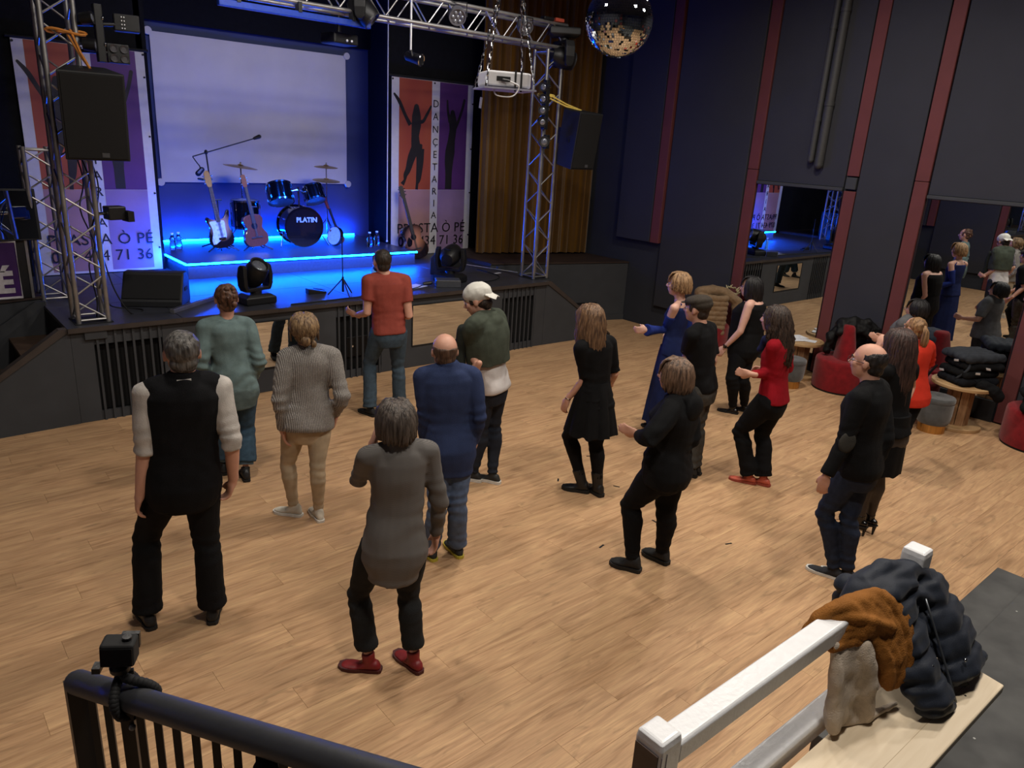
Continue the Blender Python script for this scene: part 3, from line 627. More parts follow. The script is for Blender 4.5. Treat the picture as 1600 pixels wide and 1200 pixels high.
def place(t, foot, up, face):
    """local frame: x across, y out of the face, z along the neck"""
    up = unit(up); x = unit(np.cross(face, up)); f = np.cross(up, x)
    return lambda a, d, z: tuple(V3(foot)+x*a+f*d+up*z)
def guitar(name, lab, foot, up, face, kind, L=.48, scale=1.0, bodym=None):
    t = empty(name, tuple(foot), lab, 'guitar'); P = place(t, foot, up, face); k = scale
    if kind == 'electric':
        half_r = [(0, .0), (.01, .09), (.06, .145), (.13, .160), (.20, .140), (.26, .120), (.32, .135), (.37, .150), (.405, .135), (.40, .115), (.375, .085), (.36, .03)]
        half_l = [(.36, -.03), (.37, -.075), (.40, -.105), (.44, -.130), (.47, -.155), (.45, -.170), (.38, -.155), (.31, -.128), (.24, -.130), (.16, -.158), (.09, -.160), (.03, -.12), (.0, -.04)]
        ol = smooth_pts(half_r, 3)+smooth_pts(half_l, 3); thick = .045
        bevel(part('body', MB().prism([(b2*k, a*k) for a, b2 in ol], -thick, 0, lambda a, z, d: P(a, d, z)), SUNB.m, t), .01)
        pg = smooth_pts([(.06, .125), (.12, .13), (.20, .10), (.28, .10), (.345, .115), (.345, .03), (.345, -.03), (.33, -.075), (.24, -.07), (.13, -.06), (.10, .02), (.06, .09)], 3)
        part('pickguard', MB().prism([(b2*k, a*k) for a, b2 in pg], 0, .004, lambda a, z, d: P(a, d, z)), mat('pickguard_white', (214, 208, 204), rough=.35), t)
        for z in (.16, .225, .29): part('pickup', MB().prism([(-.042, z), (.042, z), (.042, z+.022), (-.042, z+.022)], .004, .012, lambda a, z_, d: P(a*k, d, z_*k)), mat('pickup_cream', (188, 182, 178), rough=.4), t)
        part('bridge', MB().prism([(-.045, .105), (.045, .105), (.045, .135), (-.045, .135)], 0, .012, lambda a, z_, d: P(a*k, d, z_*k)), CHROME, t)
        for z, a in ((.07, .10), (.10, .115), (.135, .11)): part('knob', MB().tube([P(a*k, .004, z*k), P(a*k, .018, z*k)], .011*k, 10), mat('pickguard_white', (214, 208, 204)), t)
        n0, n1, hd = .33, .77, MAPLE; nm = mat('neck_rosewood', (92, 70, 54), rough=.5)
    else:
        hw = (.150, .185, .120) if kind == 'classic' else (.155, .205, .130)
        h = guitar_outline(L, hw[0], hw[1], hw[2]); ol = [(b2, a) for a, b2 in h]+[(-b2, a) for a, b2 in reversed(h[1:])]
        bevel(part('body', MB().prism([(a*k, z*k) for a, z in ol], -.095*k, 0, lambda a, z, d: P(a, d, z)), bodym, t), .006)
        part('sound_hole', MB().tube([P(0, -.002, L*.64*k), P(0, .0015, L*.64*k)], .048*k, 20), mat('void_black', (4, 4, 6)), t)
        part('bridge', MB().prism([(-.085, L*.26), (.085, L*.26), (.085, L*.31), (-.085, L*.31)], 0, .010, lambda a, z_, d: P(a*k, d, z_*k)), NECK_D, t)
        if kind == 'western':
            pk = smooth_pts([(.03, L*.55), (.06, L*.42), (.12, L*.40), (.13, L*.52), (.08, L*.66), (.06, L*.62)], 3); part('pickguard', MB().prism([(a*k, z*k) for a, z in pk], 0, .003, lambda a, z, d: P(a, d, z)), BLACK_GLOSS, t)
        n0, n1, hd = L*.72, L+.40, (NECK_D if kind == 'western' else mat('head_mahogany', (120, 48, 34), rough=.3)); nm = NECK_D
    part('neck', MB().prism([(-.028, n0), (.028, n0), (.023, n1), (-.023, n1)], -.012, .012, lambda a, z_, d: P(a*k, d+.006, z_*k)), nm, t)
    for i in range(9): part('fret', MB().prism([(-.027, 0), (.027, 0), (.027, .003), (-.027, .003)], .018, .0195, lambda a, z_, d: P(a*k*.92, d, (n1-.02-(n1-n0-.05)*(1-.89**i)/.65*.9+z_)*k)), CHROME, t)
    ho = smooth_pts([(-.022, 0), (-.034, .03), (-.040, .09), (-.030, .18), (.0, .20), (.034, .17), (.042, .08), (.03, .02), (.022, 0)], 3) if kind == 'electric' else [(-.024, 0), (-.036, .03), (-.034, .17), (0, .185), (.034, .17), (.036, .03), (.024, 0)]
    part('headstock', MB().prism([(a*k, (n1+z)*k) for a, z in ho], -.014, .004, lambda a, z, d: P(a, d-.008*(z/k-n1)/.2, z)), hd, t)
    for i in range(3):
        for s_ in (-1, 1): part('tuner', MB().tube([P(s_*.036*k, -.004, (n1+.045+i*.045)*k), P(s_*.058*k, -.004, (n1+.045+i*.045)*k)], .007*k, 8), CHROME, t)
    st = MB()
    part('strings', MB().prism([(-.016, L*.29 if kind != 'electric' else .12), (.016, L*.29 if kind != 'electric' else .12), (.014, n1), (-.014, n1)], .0215, .0222, lambda a, z_, d: P(a*k, d, z_*k)), mat('strings_steel', (120, 118, 112), rough=.3, metal=.8, alpha=.35), t)
    return t
def guitar_stand(lab, foot, h, back):
    t = empty('guitar_stand', tuple(foot), lab, 'stand'); f = V3(foot); b = V3(back)
    part('upright', MB().tube([f+V3((0, 0, .08))+b*.10, f+V3((0, 0, h))+b*.13], .011, 8), BLACK_PL, t)
    s = np.cross(b, V3((0, 0, 1)))
    for d in (s*.22-b*.12, -s*.22-b*.12, b*.34): part('leg', MB().tube([f+b*.10+V3((0, 0, .12)), f+b*.10+d+V3((0, 0, .008))], .010, 8), BLACK_PL, t)
    for q in (-1, 1): part('cradle_arm', MB().tube([f+b*.10+V3((0, 0, .10)), f+s*q*.08+V3((0, 0, .035)), f+s*q*.085-b*.03+V3((0, 0, .05))], .009, 8), BLACK_PL, t)
    part('head_rest', MB().tube([f+V3((0, 0, h))+b*.13-s*.06, f+V3((0, 0, h))+b*.13+s*.06], .012, 8), BLACK_PL, t); return t
guitar('electric_guitar', 'sunburst electric guitar with white pickguard on the riser', (3.86, 10.92, RT+.055), (-.13, .14, 1), (.05, -1, .1), 'electric', scale=1.12)
guitar_stand('black guitar stand holding the sunburst electric guitar', (3.85, 10.93, RT), .72, (0, 1, 0))
guitar('classical_guitar', 'glossy brown classical guitar on the riser before the floor tom', (4.36, 10.88, RT+.06), (-.13, .16, 1), (.0, -1, .12), 'classic', bodym=WOOD_CG, scale=.98)
guitar_stand('black guitar stand holding the classical guitar', (4.35, 10.90, RT), .62, (0, 1, 0))
guitar('acoustic_guitar', 'dark sunburst acoustic guitar leaning on the right banner', (6.93, 10.48, ST+.01), (-.17, .24, 1), (-.12, -1, .2), 'western', bodym=SUNB.m, L=.52, scale=1.1)
guitar('small_guitar', 'small brown guitar tilted beside the bass drum on the riser', (5.78, 11.0, RT+.03), (-.30, .20, 1), (.55, -.9, .15), 'classic', L=.40, scale=.72, bodym=mat('guitar_brown_matte', (112, 62, 46), rough=.4))
t = empty('hand_drum', (5.62, 10.93, RT), 'white round hand drum leaning beside the bass drum', 'drum'); f, l, u = frame_from((-.95, -.30, .22)); c = V3((5.64, 10.95, RT+.160))
part('drum_skin', MB().lathe([(.001, .028), (.140, .028), (.140, .02)], c, 28, ax=(l, u, f)), mat('skin_white', (190, 192, 200), rough=.5), t); part('rim', MB().lathe([(.138, -.03), (.150, -.03), (.150, .030), (.142, .032)], c, 28, ax=(l, u, f), ring=True), CHROME, t)
# drum kit
HEADB = mat('drum_head_black', (10, 10, 13), rough=.2, coat=.4); HEADG = mat('drum_head_grey', (110, 108, 112), rough=.5)
def drum(name, lab, c, axis, r, h, headm, legs=0, spurs=False):
    t = empty(name, tuple(c), lab, 'drum'); f, l, u = frame_from(axis, up=(0, 0, 1) if abs(unit(axis)[2]) < .9 else (0, 1, 0)); ax = (l, u, f)
    part('shell', MB().lathe([(r*.97, -h/2), (r*.97, h/2)], c, 40, ax=ax), BLACK_GLOSS, t, smooth=.7)
    for s_ in (-1, 1):
        part('hoop', MB().lathe([(r*.95, s_*h/2-.012), (r*1.04, s_*h/2-.014), (r*1.04, s_*h/2+.012), (r*.95, s_*h/2+.012)], c, 40, ax=ax, ring=True), CHROME if not spurs else BLACK_GLOSS, t, smooth=.7)
        part('drum_head', MB().lathe([(.001, s_*(h/2+.003)), (r*.96, s_*(h/2+.003)), (r*.96, s_*(h/2-.003))], c, 40, ax=ax), headm if s_ < 0 or spurs else HEADG, t)
    n = 8 if spurs else 6
    for i in range(n):
        q = 2*PI*(i+.5)/n; e = V3(c)+(l*math.cos(q)+u*math.sin(q))*r*1.03
        for s_ in (-1, 1): part('lug', MB().tube([e+f*s_*h*.22, e+f*s_*h*.40], .012, 8), CHROME, t)
        part('tension_rod', MB().tube([e+f*h*.5, e-f*h*.5], .004, 6), CHROME, t)
    for i in range(legs):
        q = 2*PI*i/legs+.4; e = V3(c)+(l*math.cos(q)+u*math.sin(q))*r*1.02; part('leg', MB().tube([(e[0], e[1], c[2]+.02), (e[0], e[1], RT+.012)], .008, 8), CHROME, t)
    return t
bd = drum('bass_drum', 'black bass drum with silver lettering on its front head', (5.14, 11.16, RT+.315), (-.10, -1, 0), .295, .40, HEADB, spurs=True)
fv = unit((-.10, -1, 0)); lettering('PLATIN', .10, mat('letters_silver', (178, 176, 180), rough=.35), bd, tuple(fv*.209+V3((.045, 0, .105))), (PI/2, 0, math.atan2(fv[0], -fv[1])), extrude=.001, bold=.004)
for s_ in (-1, 1): part('spur', MB().tube([(5.14+s_*.29, 11.10, RT+.24), (5.14+s_*.40, 10.97, RT+.012)], .010, 8), CHROME, bd)
part('tom_post', MB().tube([(5.14, 11.16, RT+.60), (5.14, 11.18, RT+.90)], .014, 10).tube([(5.14, 11.18, RT+.86), (4.88, 11.20, RT+.80)], .011, 8).tube([(5.14, 11.18, RT+.86), (5.36, 11.20, RT+.78)], .011, 8), CHROME, bd)
drum('tom_drum', 'larger black tom above the left of the bass drum', (4.83, 11.15, RT+.80), (-.05, -.50, -1), .19, .26, HEADG)
drum('tom_drum', 'smaller black tom above the right of the bass drum', (5.40, 11.18, RT+.79), (.05, -.60, -1), .16, .22, HEADG)
drum('floor_tom', 'black floor tom standing behind the classical guitar', (4.40, 11.45, RT+.47), (0, 0, -1), .205, .40, HEADG, legs=3)
# drum('snare_drum', 'small drum on the far side of the kit beneath the cymbals', (5.62, 11.55, RT+.62), (0, -.15, -1), .175, .14, HEADG, legs=3)
BRASS = mat('cymbal_bronze', (168, 138, 84), rough=.28, metal=.9, var=.12, scale=60)
def cymbal_stand(lab, x, y, cyms):
    t = empty('cymbal_stand', (x, y, RT), lab, 'cymbal'); top = max(z for z, *_ in cyms)
    part('pole', MB().tube([(x, y, RT+.10), (x, y, top+.05)], .010, 8), CHROME, t); part('wing_nut', MB().ell((x, y, top+.045), (.014, .014, .02), None, 8, 6), CHROME, t); part('clamp', MB().tube([(x, y, RT+.55), (x, y, RT+.62)], .018, 8), BLACK_PL, t)
    for i in range(3): q = 2*PI*i/3+.5; part('leg', MB().tube([(x, y, RT+.38), (x+.28*math.cos(q), y+.28*math.sin(q), RT+.010)], .009, 8), CHROME, t)
    for z, r, tx, ty in cyms:
        n = unit((tx, ty, 1)); f, l, u = frame_from(n, up=(0, 1, 0)); part('cymbal', MB().lathe([(.010, .030), (.035, .026), (.045, .012), (r*.6, .004), (r, -.012), (r, -.014), (r*.6, .001), (.045, .009), (.010, .026)], (x, y, z), 36, ax=(l, u, f)), BRASS, t, smooth=.5)
    return t
cymbal_stand('single large crash cymbal on a stand left of the drums', 4.40, 11.55, ((2.37, .25, .10, -.06),))
cymbal_stand('stand with two cymbals one above the other right of the drums', 5.78, 11.50, ((2.40, .19, .0, -.06), (2.19, .22, .0, -.10)))
t = empty('microphone_stand', (3.92, 11.25, RT), 'black boom microphone stand leaning high across the screen', 'microphone stand')
part('pole', MB().tube([(3.90, 11.25, RT+.06), (3.80, 11.25, 2.56)], .011, 8), BLACK_PL, t); part('boom', MB().tube([(3.61, 11.25, 2.50), (4.52, 11.22, 2.79)], .009, 8), BLACK_PL, t); part('boom_clamp', MB().ell((3.80, 11.25, 2.565), (.025, .03, .035), None, 10, 8), BLACK_PL, t)
part('microphone', MB().capsule([(4.50, 11.22, 2.785), (4.58, 11.22, 2.815)], [.022, .030], 10), BLACK_PL, t); part('cable_loop', MB().tube(smooth_path([(3.61, 11.25, 2.50), (3.66, 11.24, 2.42), (3.70, 11.24, 2.36), (3.68, 11.24, 2.29)], 4), .008, 6), BLACK_PL, t)
part('phone_clip', MB().capsule([(3.66, 11.22, 2.27), (3.72, 11.22, 2.33)], [.04, .035], 8).capsule([(3.66, 11.22, 2.20), (3.82, 11.23, 2.17)], [.016, .016], 8).ell((3.80, 11.23, 2.19), (.05, .04, .05), None, 8, 6), BLACK_PL, t)
for i in range(3): q = 2*PI*i/3+.3; part('leg', MB().tube([(3.90, 11.25, RT+.10), (3.90+.26*math.cos(q), 11.25+.26*math.sin(q), RT+.01)], .010, 8), BLACK_PL, t)
# water: glasses and bottles
GLASS = mat('clear_glass', (235, 242, 245), rough=.03, trans=1.0, var=0.0)
def tumbler(x, y, z, lab, r=.035, h=.12, name='water_bottle', cap=True):
    t = empty(name, (x, y, z), lab, 'bottle', 'water bottles on the riser' if 'riser' in lab else None)
    part('bottle_body', MB().lathe([(r*.9, 0), (r, .01), (r, h*.62), (r*.92, h*.66), (r, h*.7), (r*.45, h*.9), (r*.42, h)], (x, y, z), 16), GLASS, t, smooth=.8)
    if cap: part('cap', MB().lathe([(r*.5, h), (r*.5, h+.02)], (x, y, z), 12), WHITE_PAINT, t)
    return t
for i, (x, y) in enumerate(((3.26, 11.30), (3.37, 11.38))): tumbler(x, y, RT, ('clear water bottle nearest the left banner on the riser', 'clear water bottle nearer the electric guitar on the riser')[i], .042, .22)
for i, (x, y) in enumerate(((6.12, 10.70), (6.30, 10.78))): tumbler(x, y, RT, ('clear water bottle on the riser, nearer the drum kit', 'clear water bottle on the riser, nearer the right banner')[i], .042, .22)
t = tumbler(5.20, 8.98, ST, 'pale green bottle standing on the stage behind the man in rust', .036, .24)
for ch in t.children:
    if ch.name.startswith('bottle_body'): ch.data.materials.clear(); ch.data.materials.append(mat('bottle_mint', (150, 214, 196), rough=.2, trans=.5))
t = empty('note_stand', (4.40, 8.36, ST), 'thin tripod stand of a music desk at the stage edge', 'stand')
part('pole', MB().tube([(4.40, 8.36, ST+.10), (4.40, 8.37, ST+.72)], .007, 8), BLACK_PL, t); part('tripod_hub', MB().tube([(4.40, 8.36, ST+.05), (4.40, 8.36, ST+.24)], .014, 8), BLACK_PL, t)
for i in range(3): q = 2*PI*i/3-PI/2; part('leg', MB().tube([(4.40, 8.36, ST+.22), (4.40+.19*math.cos(q), 8.36+.17*math.sin(q), ST+.008)], .008, 8), BLACK_PL, t)
t = empty('effect_pedal', (4.16, 8.62, ST), 'small dark effect pedal beside the thin tripod', 'pedal'); bevel(part('pedal_body', MB().prism([(-.12, 0), (.12, 0), (.12, .02), (-.12, .07)], -.05, .05, lambda a, z, d: (4.16+a, 8.62+d, ST+z)), BLACK_PL, t), .006); part('pedal_plate', MB().box((4.19, 8.60, ST+.055), (.12, .08, .008), m=Matrix.Rotation(.2, 3, 'Y')), mat('pedal_rubber', (30, 30, 32), rough=.8), t)
t = empty('paper_sheet', (5.55, 8.50, ST), 'white sheet of paper lying on the stage edge', 'paper'); part('sheet', MB().box((5.56, 8.50, ST+.002), (.30, .21, .002), rz=.3), mat('paper_white', (220, 222, 228)), t)
t = empty('power_box', (5.98, 8.36, ST), 'blue-lit power supply box beside the right moving head', 'box'); bevel(part('box_body', MB().box((6.00, 8.34, ST+.05), (.34, .22, .10), rz=-.5), mat('box_grey', (72, 74, 80), rough=.4), t), .008); part('plug', MB().capsule([(5.80, 8.46, ST+.04), (5.70, 8.49, ST+.03)], [.025, .02], 8), BLACK_PL, t)
CABLE = mat('cable_black', (14, 14, 15), rough=.6)
def cable(lab, pts, r=.007, grp='cables on the stage'):
    o = put('cable', mesh_of('cable', MB().tube(smooth_path(pts, 6), r, 6), CABLE, pts[0], smooth=True), None, pts[0]); return tag(o, lab, 'cable')
cable('black cable running from the power box plug along the stage edge', [(5.70, 8.49, ST+.02), (5.45, 8.36, ST+.007), (4.9, 8.22, ST+.007), (4.3, 8.16, ST+.007), (3.6, 8.12, ST+.007)])
cable('black cable coiled at the foot of the left truss tower', [(1.75, 8.45, 1.6), (1.82, 8.42, 1.25), (1.95, 8.40, ST+.007), (2.1, 8.55, ST+.007), (1.9, 8.75, ST+.007), (1.78, 8.6, ST+.1), (1.70, 8.5, 1.3)])
cable('black cable hanging in loops inside the left truss tower', [(1.50, 8.25, 2.9), (1.62, 8.28, 2.4), (1.55, 8.2, 2.1), (1.66, 8.3, 1.75), (1.58, 8.26, 1.55), (1.62, 8.3, 1.2), (1.6, 8.3, ST+.03)])
cable('black cable hanging behind the left speaker', [(1.58, 8.2, 2.7), (1.70, 8.22, 2.2), (1.63, 8.25, 1.9), (1.75, 8.3, 2.3), (1.66, 8.3, 2.75)])
cable('thin cable strip lying on the right of the stage', [(6.45, 8.35, ST+.007), (6.9, 8.42, ST+.007), (7.2, 8.7, ST+.007), (7.25, 9.3, ST+.007)])
t = empty('metal_bar', (2.60, 8.55, ST), 'silver aluminium bar lying before the left floor monitor', 'bar'); bevel(part('bar_profile', MB().box((2.63, 8.52, ST+.022), (.80, .055, .044), rz=.68), ALU, t), .004); part('bar_groove', MB().box((2.63, 8.52, ST+.045), (.78, .012, .003), rz=.68), BLACK_MATTE, t)
t = empty('floor_tape', (8.3, 9.6, 1.05), 'white tape lines on the floor right of the stage', 'tape'); part('tape_strip', MB().box((7.52, 9.35, ST+.001), (.025, 1.1, .001), rz=.35), WHITE_PAINT, t); part('tape_piece', MB().box((7.35, 8.9, ST+.001), (.14, .05, .001), rz=.2), WHITE_PAINT, t)
# projector on chains and the mirror ball
def chain(t, a, b2, r=.013, n=None, nm='chain'):
    a, b2 = V3(a), V3(b2); L = np.linalg.norm(b2-a); d = unit(b2-a); n = n or int(L/(r*3.0)); mb = MB(); s = unit(np.cross(d, (0.3, 1, 0))); u = np.cross(d, s)
    for k in range(n):
        c = a+d*L*(k+.5)/n; w = s if k % 2 else u
        mb.tube([c+d*L/n*.72*math.cos(q)+w*r*.62*math.sin(q) for q in np.linspace(0, 2*PI, 8, endpoint=False)], r*.24, 5, closed=True)
    o = part(nm, mb, CHROME, t); o['kind'] = 'stuff'; return o
pc = V3((3.58, 4.36, 3.36)); t = empty('projector', tuple(pc), 'white ceiling projector hanging from four chains', 'projector')
m = Matrix.Rotation(-.38, 3, 'Z'); T = lambda x, y, z: tuple(Vector(pc)+m @ Vector((x*.86, y*.86, z*(.9 if abs(z) < .2 else 1))))
PW_ = mat('projector_white', (214, 214, 218), rough=.45, var=.04)
ol = [(-.19, -.15), (.15, -.15), (.19, -.11), (.19, .15), (-.19, .15)]; bevel(part('housing', MB().prism(ol, -.055, .055, lambda a, b2, d: T(a, b2, d)), PW_, t), .012)
part('carrier_plate', MB().prism([(-.22, -.17), (.22, -.17), (.22, .17), (-.22, .17)], -.075, -.062, lambda a, b2, d: T(a, b2, d)), mat('plate_grey', (150, 150, 168), rough=.5), t)
for x in (.04, .09): part('strap', MB().box(T(x, -.155, -.01), (.012, .006, .135), m=m), BLACK_MATTE, t)
part('port_panel', MB().box(T(-.06, -.152, .0), (.10, .004, .03), m=m), BLACK_MATTE, t); part('plug', MB().capsule([T(-.07, -.165, -.01), T(-.02, -.18, -.015)], [.010, .008], 6), BLACK_PL, t); part('power_lead', MB().tube(smooth_path([T(-.02, -.18, -.015), T(.06, -.19, -.05), T(.02, -.16, -.12), T(-.10, -.12, -.12), T(-.12, -.08, -.07)], 5), .005, 6), WHITE_PAINT, t)
part('lens', MB().tube([T(.08, .15, 0), T(.08, .18, 0)], .04, 16), LENS, t)
hk1, hk2 = T(-.06, 0, .62), T(.10, 0, .62)
for (x, y), hk in (((-.21, -.16), hk1), ((-.21, .16), hk1), ((.21, -.16), hk2), ((.21, .16), hk2)): chain(t, T(x, y, -.065), hk)
for hk in (hk1, hk2): chain(t, hk, (hk[0], hk[1], CEIL), n=64)
bc = V3((4.02, 3.73, 3.755)); RB = .224; t = empty('mirror_ball', tuple(bc), 'large mirror ball hanging under the ceiling in front of the wall', 'mirror ball')
part('core', MB().ell(bc, RB-.006, None, 24, 16), mat('ball_core', (40, 40, 42)), t, smooth=True)
mb = MB(); rows = 44; s_ = RB*PI/rows
for j in range(1, rows):
    th = PI*j/rows; rr = RB*math.sin(th); n = max(6, int(2*PI*rr/s_))
    for i in range(n):
        q = 2*PI*i/n+j*.3; nrm = V3((math.sin(th)*math.cos(q), math.sin(th)*math.sin(q), math.cos(th))); e1 = V3((-math.sin(q), math.cos(q), 0)); e2 = np.cross(nrm, e1); jit = e1*random.uniform(-.015, .015)+e2*random.uniform(-.015, .015); nn = unit(nrm+jit); e1 = unit(np.cross((0, 0, 1), nn)) if abs(nn[2]) < .99 else e1; e2 = np.cross(nn, e1); c = bc+nrm*RB; h = s_*.46
        mb.add([c-e1*h-e2*h, c+e1*h-e2*h, c+e1*h+e2*h, c-e1*h+e2*h], [(0, 1, 2, 3)])
o = put('mirror_tiles', mesh_of('mirror_tiles', mb, MIRROR, tuple(bc), fix=False), t); o['kind'] = 'stuff'
part('hanger', MB().tube([bc+V3((0, 0, RB-.01)), (bc[0], bc[1], CEIL)], .012, 8), CHROME, t)

t = empty('light_batten', (3.9, 8.22, 4.12), 'long blue light batten fixed below the truss above the screen', 'stage light')
bevel(part('batten_case', MB().box2((3.0, 8.20, 4.085), (4.72, 8.27, 4.15)), mat('batten_blue_lit', (26, 62, 168), rough=.35), t), .008)  # reflected blue light is painted into the batten colour
for x in (3.2, 3.86, 4.5): part('batten_clamp', MB().box2((x-.02, 8.19, 4.14), (x+.02, 8.28, 4.24)), BLACK_PL, t)
t = empty('truss_box', (7.62, 8.25, 4.54), 'red-orange sling lying over the right end of the truss', 'strap'); bevel(part('red_patch', MB().box((7.66, 8.24, 4.575), (.16, .09, .045)), mat('patch_red', (196, 84, 62), rough=.7), t), .008); bevel(part('black_box', MB().box((7.46, 8.24, 4.57), (.18, .09, .04)), BLACK_PL, t), .008)  # reddish patch with a black box beside it on the truss
t = empty('lit_edge', (6.60, 10.96, 1.22), 'thin white cord hanging at the right edge of the screen recess', 'cord'); part('cord', MB().tube([(6.60, 10.96, 1.24), (6.61, 10.96, CEIL)], .008, 6), WHITE_PAINT, t); part('edge_glint_end', MB().ell((6.60, 10.96, 1.24), .018, None, 8, 6), WHITE_PAINT, t)  # lit recess edge, put in as a thin white line of geometry
